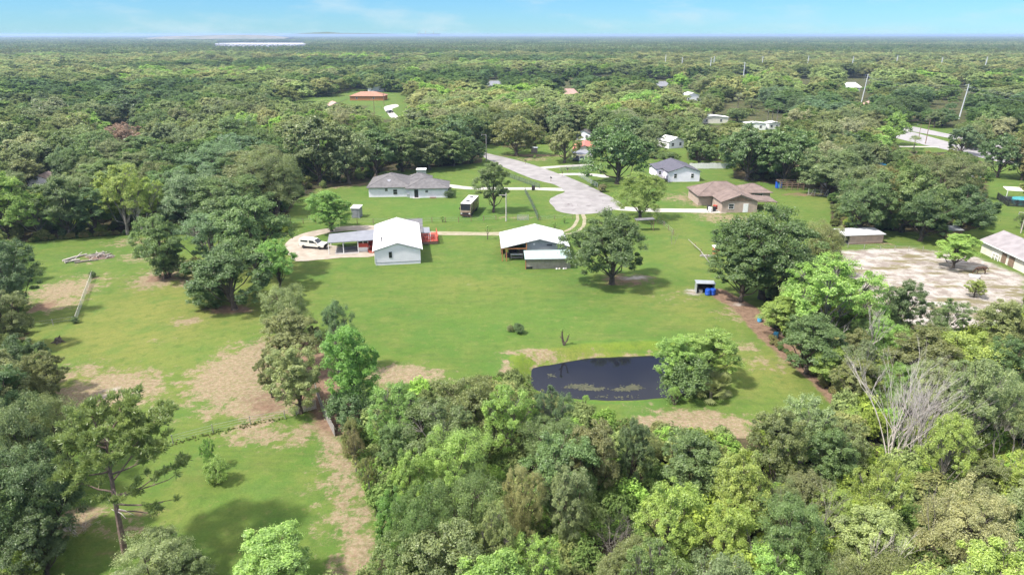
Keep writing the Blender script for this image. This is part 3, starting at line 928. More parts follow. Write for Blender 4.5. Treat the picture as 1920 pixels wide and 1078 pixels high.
# --- trees one can tell apart
T(1150, 388, 172, 'oak', 'deep', 'large dark green oak on the lawn beside the metal-roofed barn', b=533, name='oak_tree', xb=1147)
T(622, 355, 88, 'oval', 'bright', 'round bright green tree beside the carport drive', b=434)
T(925, 302, 66, 'oval', 'mid', 'tall leafy tree just right of the motorhome', b=398)
T(1200, 318, 96, 'feather', 'yellow', 'yellow-green tree at the right end of the cul-de-sac', b=412)
T(1157, 236, 128, 'oak', 'deep', 'big dense dark oak right of the lane above the cul-de-sac', b=345, name='oak_tree')
T(968, 216, 96, 'oak', 'olive', 'spreading olive oak on the verge left of the red-roofed house', b=292, name='oak_tree')
T(1058, 234, 76, 'oak', 'olive', 'leaning olive oak in front of the red-roofed house', b=306, name='oak_tree')
T(1272, 628, 96, 'oval', 'lime', 'left half of the lime green clump overhanging the pond', b=728)
T(1322, 614, 116, 'oval', 'lime', 'taller lime green tree overhanging the right end of the pond', b=715)
T(1285, 660, 104, 'shrub', 'mid', 'low dark bush at the water edge under the lime pond trees', b=738)
T(1428, 378, 196, 'oak', 'deep', 'tall dark oak behind the open-fronted shelter and blue barrels', b=560, name='oak_tree')
T(1388, 450, 120, 'oval', 'deep', 'lower dark tree leaning over the open-fronted shelter', b=565)
T(1485, 465, 150, 'oak', 'dark', 'dark oak between the shelter and the sandy paddock', b=575, name='oak_tree')
T(1535, 408, 84, 'feather', 'olive', 'feathery olive tree left of the pink shed', b=520)
T(312, 398, 96, 'oval', 'mid', 'upright green tree in the left field beside the brush', b=522)
T(340, 420, 50, 'airy', 'silver', 'thin silvery tree behind the upright tree in the left field', b=500)
T(400, 396, 132, 'airy', 'bluish', 'light green tree at the back of the left field clump', b=505)
T(483, 366, 136, 'oval', 'mid', 'tallest tree of the left field clump beside the gravel yard', b=520)
T(440, 455, 180, 'oak', 'dark', 'dark round oak with a ragged shadow in the left field', b=580, name='oak_tree')
T(525, 446, 76, 'oval', 'bright', 'bright green tree at the right edge of the left field clump', b=540)
T(398, 525, 84, 'shrub', 'deep', 'low dark bush under the left side of the dark round oak', b=572)
T(486, 518, 92, 'shrub', 'mid', 'low green bush under the right side of the dark round oak', b=566)
T(318, 466, 66, 'shrub', 'mid', 'low green bush at the foot of the upright left field tree', b=520)
T(365, 480, 50, 'shrub', 'tan', 'brown-tipped shrub beside the dark round oak', b=525)
T(540, 528, 108, 'feather', 'pale', 'pale soft-leaved tree at the top of the fence-line clump', b=640)
T(550, 582, 108, 'oval', 'olive', 'olive tree in the middle of the fence-line clump', b=700)
T(636, 560, 76, 'airy', 'bluish', 'blue-green tree at the back right of the fence-line clump', b=700)
T(668, 605, 112, 'oval', 'bright', 'bright green tree in the fence-line clump facing the lawn', b=775)
T(510, 655, 60, 'oval', 'olive', 'small olive tree at the left of the fence-line clump', b=745)
T(565, 645, 104, 'oval', 'pale', 'pale-topped tree beside the grey board fence', b=775)
T(660, 718, 96, 'shrub', 'deep', 'dense dark bush at the foot of the fence-line clump', b=795)
T(662, 775, 40, 'shrub', 'olive', 'thin olive bush right of the grey board fence', b=850)
T(695, 855, 40, 'airy', 'olive', 'narrow scrubby tree at the lower end of the fence strip', b=935)
T(668, 800, 38, 'airy', 'brownish', 'brown scrubby sapling along the fence strip', b=885)
T(408, 855, 50, 'shrub', 'lime', 'round lime green bush in the near left field', b=906)
T(395, 822, 32, 'airy', 'bright', 'slender sapling behind the round lime bush', b=880)
# left edge
T(34, 450, 104, 'oval', 'dark', 'dark rounded tree on the left edge beside the lone mesh fence', b=600)
T(-10, 545, 100, 'oval', 'grey', 'grey-green tree cut by the left edge of the frame', h=9)
T(22, 628, 120, 'oak', 'dark', 'dark oak on the left edge below the stump', h=8, name='oak_tree')
T(74, 655, 84, 'oval', 'olive', 'olive tree jutting out into the left field', h=7)
T(-30, 690, 130, 'oval', 'deep', 'deep green tree half outside the left edge', h=9)
T(84, 735, 120, 'feather', 'grey', 'pale grey-green tree behind the tall pine', h=9)
T(0, 745, 140, 'oak', 'grey', 'broad grey-green oak at the left edge above the pine', h=11, name='oak_tree')
T(48, 830, 150, 'oak', 'dark', 'massive dark oak left of the tall pine', h=10, name='oak_tree')
T(-20, 880, 170, 'oak', 'deep', 'deep green oak in the lower left corner', h=9, name='oak_tree')
T(55, 965, 110, 'oval', 'dark', 'dark tree at the bottom left beside the pine trunk', h=6)
T(20, 1030, 70, 'shrub', 'yellow', 'yellow-green bush in the bottom left corner', h=4)
T(280, 1010, 190, 'feather', 'pale', 'pale green treetop at the bottom edge right of the pine trunk', h=6)
T(345, 1035, 100, 'oval', 'mid', 'mid-green treetop low at the bottom edge beside the pale treetop', h=5)
T(500, 1000, 160, 'oval', 'lime', 'lime green treetop at the bottom edge of the near field', h=6)
# near woods, centre and right
for a in [
    (738, 720, 116, 'airy', 'lime', 'light green tree at the near woods corner nearest the dry lawn patch', 8),
    (872, 702, 140, 'oak', 'olive', 'broad olive tree topping the near woods left of the pond', 8),
    (832, 752, 150, 'airy', 'grey', 'grey-green airy tree in the near woods below the broad olive one', 9),
    (955, 718, 120, 'airy', 'lime', 'light green airy tree in front of the left pond bank', 9),
    (1030, 722, 86, 'airy', 'bluish', 'blue-green tree overlapping the lower left of the pond', 9),
    (1117, 780, 100, 'oval', 'brownish', 'brown-topped rounded tree below the pond', 9),
    (1192, 786, 64, 'oval', 'dark', 'narrow dark tree right of the brown-topped one below the pond', 8),
    (766, 842, 90, 'oval', 'lime', 'light green treetop near the fence strip', 8),
    (980, 866, 92, 'feather', 'straw', 'straw-tinted tree in the middle of the near woods', 9),
    (1065, 868, 100, 'oval', 'grey', 'grey-green tree beside the dark hollow in the near woods', 9),
    (728, 915, 80, 'oval', 'bright', 'small bright green tree at the fence strip in the lower centre', 7),
    (866, 884, 156, 'feather', 'mid', 'large soft mid-green tree at the lower centre', 10),
    (795, 910, 150, 'feather', 'mid', 'soft mid-green tree beside the fence strip at the lower centre', 10),
    (836, 972, 170, 'oval', 'grey', 'grey-green tree filling the bottom edge at the lower centre', 9),
    (920, 945, 100, 'airy', 'pale', 'pale airy tree at the lower centre', 9),
    (752, 1000, 120, 'oval', 'mid', 'mid-green tree at the bottom edge beside the fence strip', 7),
    (1000, 1010, 120, 'airy', 'lime', 'light green treetop at the bottom edge left of the dead brush', 7),
    (1265, 905, 140, 'oval', 'yellow', 'vivid yellow-green tree right of the dark hollow', 9),
    (1308, 810, 130, 'oval', 'mid', 'mid-green tree at the woods edge below the sandy lawn patch', 8),
    (1395, 838, 120, 'oval', 'yellow', 'yellow-green rounded tree below the right side of the lawn', 9),
    (1472, 765, 104, 'oval', 'olive', 'olive tree at the woods edge below the mulch strip', 9),
    (1524, 742, 120, 'airy', 'pale', 'pale airy tree at the lawn corner left of the dead grey tree', 9),
    (1370, 945, 120, 'oval', 'yellow', 'yellow-green tree in the lower right woods left of a dark gap', 8),
    (1665, 856, 110, 'airy', 'yellow', 'yellow-green tree standing just below the dead grey tree', 9),
    (1800, 775, 110, 'airy', 'yellow', 'yellow-spotted tree right of the dead grey tree', 9),
    (1868, 672, 140, 'airy', 'pale', 'pale-trunked airy tree at the right edge of the woods', 12),
    (1568, 652, 90, 'oval', 'yellow', 'yellow-green bush-like tree at the foot of the right tree line', 5),
    (1565, 480, 190, 'airy', 'lime', 'wide light green airy tree between the lawn and the sandy paddock', 13),
    (1478, 555, 90, 'oval', 'yellow', 'yellow-green tree beside the light blue tub', 6),
    (1530, 590, 120, 'oval', 'mid', 'mid-green tree in the right tree line behind the light blue tubs', 8),
    (1700, 522, 84, 'oval', 'dark', 'dark upright tree at the near edge of the sandy paddock', 9),
    (1785, 560, 88, 'airy', 'mid', 'airy green tree at the near edge of the sandy paddock', 7),
    (1745, 618, 150, 'oval', 'olive', 'broad olive tree below the sandy paddock', 8),
    (1835, 622, 150, 'oak', 'yellow', 'broad yellow-olive oak below the sandy paddock', 8),
    (1905, 560, 110, 'oval', 'olive', 'olive tree cut by the right edge beside the paddock', 9),
    (1905, 630, 100, 'oval', 'deep', 'deep green tree cut by the right edge below the paddock', 9),
    (1572, 800, 100, 'oval', 'mid', 'mid-green tree left of the foot of the dead grey tree', 7),
]:
    T(a[0], a[1], a[2], a[3], a[4], a[5], h=a[6])
# right of the lawn, mid distance
T(1400, 228, 110, 'oak', 'deep', 'dark oak behind the brown house, nearest the white fence', b=338, name='oak_tree')
T(1470, 235, 130, 'oak', 'deep', 'wide dark oak behind the timber pen', b=345, name='oak_tree')
T(1550, 278, 120, 'oak', 'grey', 'grey-green oak overhanging the timber pen', b=365, name='oak_tree')
T(1636, 262, 66, 'oak', 'grey', 'grey-green oak standing alone below the highway', b=322, name='oak_tree')
T(1610, 330, 110, 'oak', 'mid', 'mid-green oak above the pink shed', b=440, name='oak_tree')
T(1690, 300, 150, 'oak', 'mid', 'broad oak in the clump above the sandy paddock', b=435, name='oak_tree')
T(1760, 285, 150, 'feather', 'olive', 'wide olive-topped oak at the back of the clump above the paddock', b=400, name='oak_tree')
T(1790, 340, 120, 'oak', 'deep', 'dark oak at the right end of the clump above the paddock', b=440, name='oak_tree')
T(1725, 350, 120, 'oak', 'deep', 'dark oak at the front of the clump above the paddock', b=452, name='oak_tree')
T(1870, 248, 76, 'oak', 'deep', 'dark oak at the right behind the blue-trimmed shed', b=333, name='oak_tree')
T(1915, 255, 60, 'oak', 'brownish', 'brownish oak cut by the right edge behind the blue-trimmed shed', b=338, name='oak_tree')
T(1800, 232, 66, 'oak', 'bluish', 'blue-green oak beside the highway', b=290, name='oak_tree')
T(1672, 208, 50, 'oval', 'lime', 'vivid lime green tree at the edge of the highway', b=272)
T(1655, 235, 40, 'oval', 'lime', 'lower lime green tree touching the highway tree', b=278)
T(1255, 285, 50, 'oval', 'mid', 'small tree behind the dark-roofed white house', b=306)
T(1310, 262, 60, 'oak', 'mid', 'mid-green oak behind the white fence', b=308, name='oak_tree')
T(1216, 232, 70, 'feather', 'grey', 'grey-green tree left of the dark-roofed white house', b=290)
T(1800, 438, 80, 'oval', 'lime', 'small leaning tree in the sandy paddock beside the horse', b=502, xb=1787)
T(1826, 523, 36, 'oval', 'yellow', 'tiny yellow-green tree in the sandy paddock', b=557)
T(1914, 400, 30, 'airy', 'mid', 'small tree behind the long grey-roofed barn', b=430)
T(225, 228, 74, 'airy', 'rust', 'rust-brown dying tree rising from the left woods', h=11)
T(1605, 140, 40, 'airy', 'rust', 'pinkish-brown dying tree before a far house', h=13)
T(1408, 155, 26, 'airy', 'rust', 'small pinkish-brown dying tree in the far woods', h=13)
# front rank of the left woods
for a in [(20, 318, 90, 'oval', 'lime', 'light green tree at the far left front of the left woods', 452),
          (75, 358, 90, 'airy', 'lime', 'light airy tree in front of the dark hollow in the left woods', 448),
          (130, 330, 90, 'oval', 'mid', 'mid-green tree at the front of the left woods', 445),
          (180, 350, 80, 'oval', 'deep', 'deep green tree at the front of the left woods', 440),
          (240, 305, 100, 'airy', 'yellow', 'tall yellow-green tree with bare trunks at the left woods edge', 440),
          (285, 330, 70, 'airy', 'yellow', 'second pale-trunked tree at the left woods edge', 435),
          (360, 318, 120, 'oak', 'bluish', 'dense blue-green oak above the left field clump', 430),
          (450, 330, 90, 'feather', 'silver', 'silvery grey tree above the left field clump', 420),
          (520, 275, 130, 'feather', 'grey', 'big grey-green oak at the corner of the left woods', 400),
          (600, 215, 110, 'oval', 'grey', 'tall grey-green tree at the woods edge behind the carport', 345),
          (655, 235, 90, 'oval', 'grey', 'grey-green tree at the woods edge left of the grey-roofed house', 345),
          (705, 240, 90, 'oval', 'deep', 'deep green tree right behind the grey-roofed house', 330),
          (755, 245, 90, 'oval', 'mid', 'mid-green tree behind the middle of the grey-roofed house', 322),
          (805, 240, 90, 'oval', 'grey', 'grey-green tree at the woods edge behind the pale storage box', 318),
          (850, 245, 84, 'oval', 'mid', 'mid-green tree near the lane end of the woods edge', 312),
          (885, 255, 60, 'oval', 'deep', 'dark tree at the lane end of the woods edge', 305)]:
    T(a[0], a[1], a[2], a[3], a[4], a[5], b=a[6])

# ------------------------------------------------------------------ the rest of the woods: sown where the photograph shows canopy
RS = 4
RW, RH = 1920 // RS, 1078 // RS + 1
cx_, cy_ = np.meshgrid((np.arange(RW) + .5) * RS, (np.arange(RH) + .5) * RS)
OPENR = in_poly(cx_, cy_, OPEN_MAIN)
for p_ in OPEN_MORE:
    OPENR |= in_poly(cx_, cy_, p_)


KEEPR = OPENR.copy()      # sight lines to poles and far roofs stay free of nearer crowns
for kp in [[(1799, 158), (1822, 158), (1812, 228), (1796, 228)], [(1613, 139), (1633, 139), (1625, 200), (1610, 200)], [(1502, 105), (1524, 105), (1518, 160), (1500, 160)],
           [(1326, 105), (1346, 105), (1344, 140), (1324, 140)], [(1244, 100), (1256, 100), (1256, 124), (1244, 124)], [(1424, 104), (1438, 104), (1436, 132), (1424, 132)],
           [(1676, 104), (1692, 104), (1690, 130), (1676, 130)], [(1842, 106), (1860, 106), (1856, 136), (1840, 136)], [(1372, 118), (1424, 118), (1424, 137), (1372, 137)],
           [(1556, 110), (1616, 110), (1616, 130), (1556, 130)], [(1586, 140), (1626, 140), (1626, 166), (1586, 166)], [(1760, 108), (1780, 108), (1780, 124), (1760, 124)],
           [(1372, 180), (1396, 180), (1396, 206), (1372, 206)], [(1430, 205), (1462, 205), (1462, 240), (1430, 240)], [(190, 225), (262, 225), (250, 262), (195, 262)], [(900, 255), (922, 255), (922, 303), (905, 303)],
           [(1080, 255), (1100, 248), (1145, 248), (1140, 262), (1090, 268)], [(1232, 153), (1254, 153), (1254, 164), (1232, 164)], [(915, 152), (940, 152), (940, 162), (915, 162)], [(1058, 166), (1080, 166), (1080, 178), (1058, 178)]]:
    KEEPR |= in_poly(cx_, cy_, kp)


DEADR = in_poly(cx_, cy_, [(1600, 665), (1765, 665), (1750, 845), (1630, 845)])


def silhouette(t):
    d = depth(t['Y'], t['h'] * .55)
    px, py = proj(t['X'], t['Y'], t['h'] * .56)
    rx = t['w'] / 2 * FPX / d
    ry = (t['h'] * .44 * (t['Y'] / math.hypot(t['Y'], CAM_H)) + t['w'] * .5 * (CAM_H / math.hypot(t['Y'], CAM_H)) * .55) * FPX / d
    return px, py, rx, ry


def cells(px, py, rx, ry):
    x0, x1 = int(max(0, (px - rx) // RS)), int(min(RW, (px + rx) // RS + 1))
    y0, y1 = int(max(0, (py - ry) // RS)), int(min(RH, (py + ry) // RS + 1))
    if x1 <= x0 or y1 <= y0:
        return None
    sx, sy = cx_[y0:y1, x0:x1], cy_[y0:y1, x0:x1]
    return (slice(y0, y1), slice(x0, x1)), ((sx - px) / rx) ** 2 + ((sy - py) / ry) ** 2 < 1


def region(X, Y):
    px, py = proj(X, Y, 8.0)
    if Y < 105 and X > -22:
        return 'near_centre' if px < 1240 else 'near_right'
    if X < -30 and Y < 138: return 'left_edge'
    if px > 1380 and Y < 150: return 'right_line'
    if Y < 330 and px < 560: return 'left_woods'
    if Y < 330 and px < 920: return 'house_woods'
    if Y < 420 and px < 1400: return 'middle_woods'
    if px >= 1400 and Y < 420: return 'right_woods'
    return 'far_woods'


PAL = {'near_centre': 'grey mid olive pale mid lime grey straw mid'.split(), 'near_right': 'lime yellow pale mid olive straw yellow pale grey yellow'.split(),
       'left_edge': 'mid grey deep olive grey olive'.split(), 'right_line': 'mid deep olive yellow grey'.split(),
       'left_woods': 'grey mid deep olive bluish grey yellow mid'.split(), 'house_woods': 'grey mid deep grey olive'.split(),
       'middle_woods': 'mid grey deep olive bluish deep yellow'.split(), 'right_woods': 'grey olive deep grey brownish mid'.split(),
       'far_woods': 'grey mid olive deep grey bluish mid pale'.split()}
KND = {'near_centre': ['feather', 'oval', 'airy', 'oval'], 'near_right': ['airy', 'oval', 'airy', 'oval', 'feather'], 'left_edge': ['oak', 'oval', 'oak'],
       'right_line': ['oval', 'airy', 'oak'], 'left_woods': ['oak', 'oval', 'feather', 'oak'], 'house_woods': ['oval', 'oak', 'feather'],
       'middle_woods': ['oak', 'oval', 'oak', 'feather'], 'right_woods': ['oak', 'feather', 'oak'], 'far_woods': ['oak', 'oval', 'feather', 'oak']}


def lowfreq(x, y, s, ph):
    return (math.sin(x / s + ph) * math.cos(y / s * 1.3 + ph * 2) + math.sin((x + y) / s * .63 + ph * 3) + math.sin((x - 1.7 * y) / s * .41 + ph)) / 3


frng = random.Random(4)
AUTO = []
hollow = Vector(gp(1150, 1040))
hand_pos = [(t['X'], t['Y'], t['w'] / 2) for t in HAND]
y = 26.0
while y < 1300:
    step = 4.7 if y < 100 else 7.0 if y < 138 else 9.8 if y < 330 else 13.0 if y < 700 else 15.5
    xm = y * .80 + 14
    x = -xm
    while x < xm:
        X = x + frng.uniform(-.42, .42) * step
        Y = y + frng.uniform(-.42, .42) * step
        x += step
        rg_ = region(X, Y)
        if Y < 600 and is_open(np.array([X]), np.array([Y]))[0]:
            continue
        if rg_.startswith('near'):
            h = frng.uniform(5.5, 9.5); w = h * frng.uniform(.62, .9)
            if (Vector((X, Y)) - hollow).length < 3.8: continue
        elif rg_ in ('left_edge', 'right_line'):
            h = frng.uniform(6.5, 10); w = h * frng.uniform(.7, 1.0)
            if rg_ == 'left_edge' and frng.random() < .3: continue
        elif Y < 330:
            h = frng.uniform(8.5, 13.5); w = h * frng.uniform(.9, 1.45)
        else:
            h = frng.uniform(8, 13.5); w = h * frng.uniform(1.15, 2.0) * (1 if Y < 700 else 1.2)
        if Y < 340 and any((X - a) ** 2 + (Y - b) ** 2 < (.55 * (r + w / 2)) ** 2 for a, b, r in hand_pos):
            continue
        if Y > 360 and lowfreq(X, Y, 75, 7.0) > .60: continue      # clearings
        k = frng.choice(KND[rg_])
        pal = PAL[rg_]
        if Y > 190:
            n1 = lowfreq(X, Y, 46, 1.0) + frng.gauss(0, .16)
            pal = (['dark', 'deep', 'bluish', 'deep'] if n1 < -.26 else ['grey', 'mid', 'grey'] if n1 < .02 else ['olive', 'grey', 'mid', 'silver'] if n1 < .27 else ['pale', 'straw', 'lime', 'pale'])
            if Y > 330: h *= .8 + .35 * (lowfreq(X, Y, 90, 5.0) + 1) / 2 + .1 * frng.random()
        if rg_ == 'far_woods' and X < 120 and lowfreq(X, Y, 130, 2.2) > .15: pal = ['pale', 'straw', 'pale', 'grey', 'straw']
        if rg_ == 'far_woods' and Y > 650 and X > 150: pal = ['straw', 'pale', 'olive', 'straw', 'grey']
        t = dict(X=X, Y=Y, h=h, w=w, kind=k, tint=frng.choice(pal), region=rg_)
        if Y < 63 and X > 15:
            c = cells(*silhouette(t))
            if c is not None and (DEADR[c[0]] & c[1]).sum() / max(1, c[1].sum()) > .12: continue
        if Y < 690:
            px, py, rx, ry = silhouette(t)
            ok = True
            c = cells(px, py, rx, ry)
            if c is not None:
                m_ = c[1]
                tot = max(1, m_.sum())
                ok = (KEEPR[c[0]] & m_).sum() / tot < (.07 if Y < 330 else .04)
            if not ok:
                for f in (.7, .48, .3):
                    t['h'] = h * f; t['w'] = w * (f + .08)
                    c = cells(*silhouette(t))
                    if c is None or (KEEPR[c[0]] & c[1]).sum() / max(1, c[1].sum()) < .06: break
                else:
                    continue
        AUTO.append(t)
    y += step

# how much of each tree the photograph can show
vis = np.zeros((RH, RW), bool)
allt = sorted(HAND + AUTO, key=lambda t: t['Y'])
for t in allt:
    if t['Y'] > 420:
        t['vis'] = 0; continue
    c = cells(*silhouette(t))
    if c is None:
        t['vis'] = 0; continue
    sub = vis[c[0]]
    t['vis'] = int((c[1] & ~sub).sum())
    sub |= c[1]
HAND = [t for t in HAND if t['vis'] > 1]
n_ind = 305 - len([t for t in HAND if t['kind'] != 'shrub'])
AUTO.sort(key=lambda t: -t['vis'])
IND = [t for t in AUTO[:n_ind] if t['vis'] >= 3]
REST = AUTO[len(IND):]

REGION_WORDS = {'near_centre': 'in the near woods at the bottom centre', 'near_right': 'in the near woods filling the bottom right',
                'left_edge': 'in the trees along the left edge', 'right_line': 'in the tree line between lawn and paddock',
                'left_woods': 'in the woods beyond the left field', 'house_woods': 'in the woods behind the grey-roofed house',
                'middle_woods': 'in the woods beyond the lane', 'right_woods': 'in the woods beside the highway', 'far_woods': 'in the distant woods'}
SHAPE_WORD = {'oak': 'spreading', 'oval': 'upright', 'airy': 'open-crowned', 'feather': 'soft-leaved', 'shrub': 'low'}


def place_tree(t):
    rr = trng
    lod = 0 if t['Y'] < 185 else 1
    v = rr.randrange(NVAR[t['kind']])
    cm, tm, ph, pr = PROTO[(t['kind'], v, lod)]
    rz = rr.uniform(0, 6.28)
    root = thing(t['name'], t['label'], 'bush' if t['kind'] == 'shrub' else 'tree', (t['X'], t['Y'], 0), rz, t['group'])
    sx = (t['w'] / 2) / pr; sz = t['h'] / ph
    tb = TINT[t['tint']]
    j = rr.uniform(.86, 1.16)
    for nm, me in (('trunk', tm), ('crown', cm)):
        o = share(nm, me, root, scale=(sx, sx, sz))
        o.color = (tb[0] * j * rr.uniform(.92, 1.08), tb[1] * j, tb[2] * j * rr.uniform(.85, 1.15), 1)
    return root


for t in HAND:
    place_tree(t)
LANDMARKS = [(1120, 710, 'pond'), (745, 455, 'white gabled house'), (765, 350, 'grey-roofed house'), (1390, 370, 'brown house'), (1000, 470, 'metal-roofed barn'),
             (240, 880, 'tall pine'), (1690, 760, 'large dead tree'), (1730, 520, 'sandy paddock'), (1870, 465, 'long barn'), (1740, 260, 'highway'), (685, 185, 'orange-roofed house'),
             (1095, 380, 'cul-de-sac'), (875, 388, 'motorhome'), (170, 482, 'brush pile'), (408, 882, 'round lime bush'), (1150, 1000, 'dark hollow'), (640, 890, 'fence strip'),
             (1618, 445, 'pink shed'), (1440, 620, 'light blue tubs'), (1816, 195, 'largest transmission pole'), (225, 245, 'rust-brown tree'), (1274, 322, 'dark-roofed house'),
             (1152, 460, 'big lawn oak'), (160, 560, 'lone mesh fence'), (1090, 290, 'red-roofed house'), (1620, 170, 'second transmission pole'), (590, 455, 'white pickup'), (1860, 1040, 'bottom right corner'),
             (1345, 728, 'palmetto'), (1868, 720, 'pale-trunked tree'), (1322, 540, 'open shelter'), (1860, 325, 'blue-trimmed shed'), (1350, 228, 'white-roofed building'), (500, 1030, 'lime treetop'), (630, 200, 'brown-roofed cottage')]
REGION_WORDS = {'near_centre': 'in the near woods', 'near_right': 'in the near woods', 'left_edge': 'on the left edge', 'right_line': 'in the right tree line', 'left_woods': 'in the left woods',
                'house_woods': 'in the woods', 'middle_woods': 'in the woods', 'right_woods': 'in the right woods', 'far_woods': 'in the far woods'}
used = {}
for t in sorted(IND, key=lambda q: q['Y']):
    px, py, rx, ry = silhouette(t)
    rg_ = t['region']
    sz_ = 'tall ' if t['h'] > (8.3 if rg_.startswith('near') else 11) else 'small ' if t['h'] < 6 else ''
    what = f"{sz_}{SHAPE_WORD[t['kind']]} {COLOUR_WORD[t['tint']]} tree {REGION_WORDS[rg_]}"
    lm = sorted(LANDMARKS, key=lambda q: (q[0] - px) ** 2 + ((q[1] - py) * 1.3) ** 2)
    for q in lm[:6]:
        dx, dy = px - q[0], py - q[1]
        far_ = math.hypot(dx, dy)
        side = ('right of' if dx > 0 else 'left of') if abs(dx) > abs(dy) * 1.9 else ('below' if dy > 0 else 'above') if abs(dy) > abs(dx) * 1.9 else (('below right of' if dy > 0 else 'above right of') if dx > 0 else ('below left of' if dy > 0 else 'above left of'))
        if len(what.split()) > 8: what = what.replace('tall ', '').replace('small ', '')
        how = 'just ' if far_ < 75 else 'well ' if far_ > 210 else ''
        lab = f"{what}, {how}{side} the {q[2]}"
        if lab not in used: break
    used[lab] = 1
    t['label'] = lab
    t['group'] = {'near_centre': 'trees of the near woods', 'near_right': 'trees of the near woods', 'left_edge': 'trees along the left edge', 'right_line': 'trees of the right tree line', 'left_woods': 'trees of the left woods'}.get(rg_, 'trees of the woods beyond the houses')
    t['name'] = 'oak_tree' if t['kind'] == 'oak' else 'leafy_tree'
    place_tree(t)
print('TREES hand', len(HAND), 'ind', len(IND), 'rest', len(REST), 'last vis', IND[-1]['vis'] if IND else None)

# ------------------------------------------------------------------ distant woods: one mass
GREENHOUSE_PX = [(398, 76), (580, 76), (580, 92), (398, 92)]
pts, idx, scl, rot, tnt = [], [], [], [], []
for t in REST:
    k = {'oak': frng.choice([0, 4]), 'oval': 1, 'airy': 2, 'feather': 3}[t['kind']]
    o, ph, pr = FAR_SRC[k]
    pts.append((t['X'], t['Y'], 0)); idx.append(k); rot.append(frng.uniform(0, 6.28))
    sx = t['w'] / 2 / pr
    scl.append((sx, sx, t['h'] / ph))
    c = TINT[t['tint']]; j = frng.uniform(.8, 1.2)
    tnt.append((c[0] * j, c[1] * j, c[2] * j, 1))
y = 1300.0
while y < 26000:
    step = 27 if y < 2600 else 55 if y < 8000 else 160
    xm = y * .80 + 30
    x = -xm
    while x < xm:
        X = x + frng.uniform(-.4, .4) * step; Y = y + frng.uniform(-.4, .4) * step
        x += step
        px, py = proj(X, Y, 5)
        if 396 < px < 582 and 78 < py < 92: continue
        n1 = lowfreq(X, Y, 420, .5); n2 = lowfreq(X, Y, 150, 4.0)
        if Y > 2600 and n1 > .52 and frng.random() < .8: continue        # far fields
        tn = frng.choice(['grey', 'mid', 'olive', 'deep', 'grey'] if n2 < .1 else ['pale', 'olive', 'grey', 'mid'])
        if X > 350 and Y < 2600 and n1 > -.1: tn = frng.choice(['pale', 'straw', 'grey', 'straw'])
        pts.append((X, Y, 0)); idx.append(5); rot.append(frng.choice([0, 1.57, 3.14, 4.71]) + frng.uniform(-.15, .15))
        s = step / 30
        scl.append((s, s, frng.uniform(.85, 1.25)))
        c = TINT[tn]; j = frng.uniform(.8, 1.15)
        tnt.append((c[0] * j, c[1] * j, c[2] * j, 1))
    y += step
pm = bpy.data.meshes.new('distant_woods')
pm.from_pydata(pts, [], [])
for nm, ty, key, arr in (('idx', 'INT', 'value', np.array(idx, np.int32)), ('rotz', 'FLOAT', 'value', np.array(rot, np.float32)),
                         ('scl', 'FLOAT_VECTOR', 'vector', np.array(scl, np.float32)), ('tint', 'FLOAT_COLOR', 'color', np.array(tnt, np.float32))):
    a = pm.attributes.new(nm, ty, 'POINT'); a.data.foreach_set(key, arr.ravel())
dw = bpy.data.objects.new('distant_woods', pm)
COL.objects.link(dw)
tag(dw, 'green woods of mixed trees stretching to the horizon', 'woods', None, 'stuff')


def scatter_tree(obj, sources, name):
    ng = bpy.data.node_groups.new(name, 'GeometryNodeTree')
    ng.interface.new_socket('Geometry', in_out='INPUT', socket_type='NodeSocketGeometry')
    ng.interface.new_socket('Geometry', in_out='OUTPUT', socket_type='NodeSocketGeometry')
    N, L = ng.nodes, ng.links
    gi = N.new('NodeGroupInput'); go = N.new('NodeGroupOutput'); jn = N.new('GeometryNodeJoinGeometry')

    def na(nm, ty):
        q = N.new('GeometryNodeInputNamedAttribute'); q.data_type = ty; q.inputs['Name'].default_value = nm; return q.outputs[0]
    ia, ra, sa = na('idx', 'INT'), na('rotz', 'FLOAT'), na('scl', 'FLOAT_VECTOR')
    cv = N.new('ShaderNodeCombineXYZ'); L.new(ra, cv.inputs[2])
    e2r = N.new('FunctionNodeEulerToRotation'); L.new(cv.outputs[0], e2r.inputs[0])
    for k, src in enumerate(sources):
        oi = N.new('GeometryNodeObjectInfo'); oi.inputs['Object'].default_value = src
        oi.inputs['As Instance'].default_value = True
        cp = N.new('FunctionNodeCompare'); cp.data_type = 'INT'; cp.operation = 'EQUAL'
        L.new(ia, cp.inputs[2]); cp.inputs[3].default_value = k
        ip = N.new('GeometryNodeInstanceOnPoints')
        L.new(gi.outputs[0], ip.inputs['Points']); L.new(cp.outputs[0], ip.inputs['Selection'])
        L.new(oi.outputs['Geometry'], ip.inputs['Instance']); L.new(e2r.outputs[0], ip.inputs['Rotation']); L.new(sa, ip.inputs['Scale'])
        L.new(ip.outputs[0], jn.inputs[0])
    L.new(jn.outputs[0], go.inputs[0])
    md = obj.modifiers.new('scatter', 'NODES'); md.node_group = ng


scatter_tree(dw, [f[0] for f in FAR_SRC] + [PATCH], 'distant_woods')
print('far instances', len(pts))

# ================================================================== BUILDINGS
def post_box(root, name, x, y, z0, z1, w, m):
    return MB().box(x - w / 2, x + w / 2, y - w / 2, y + w / 2, z0, z1).build(name, m, root)


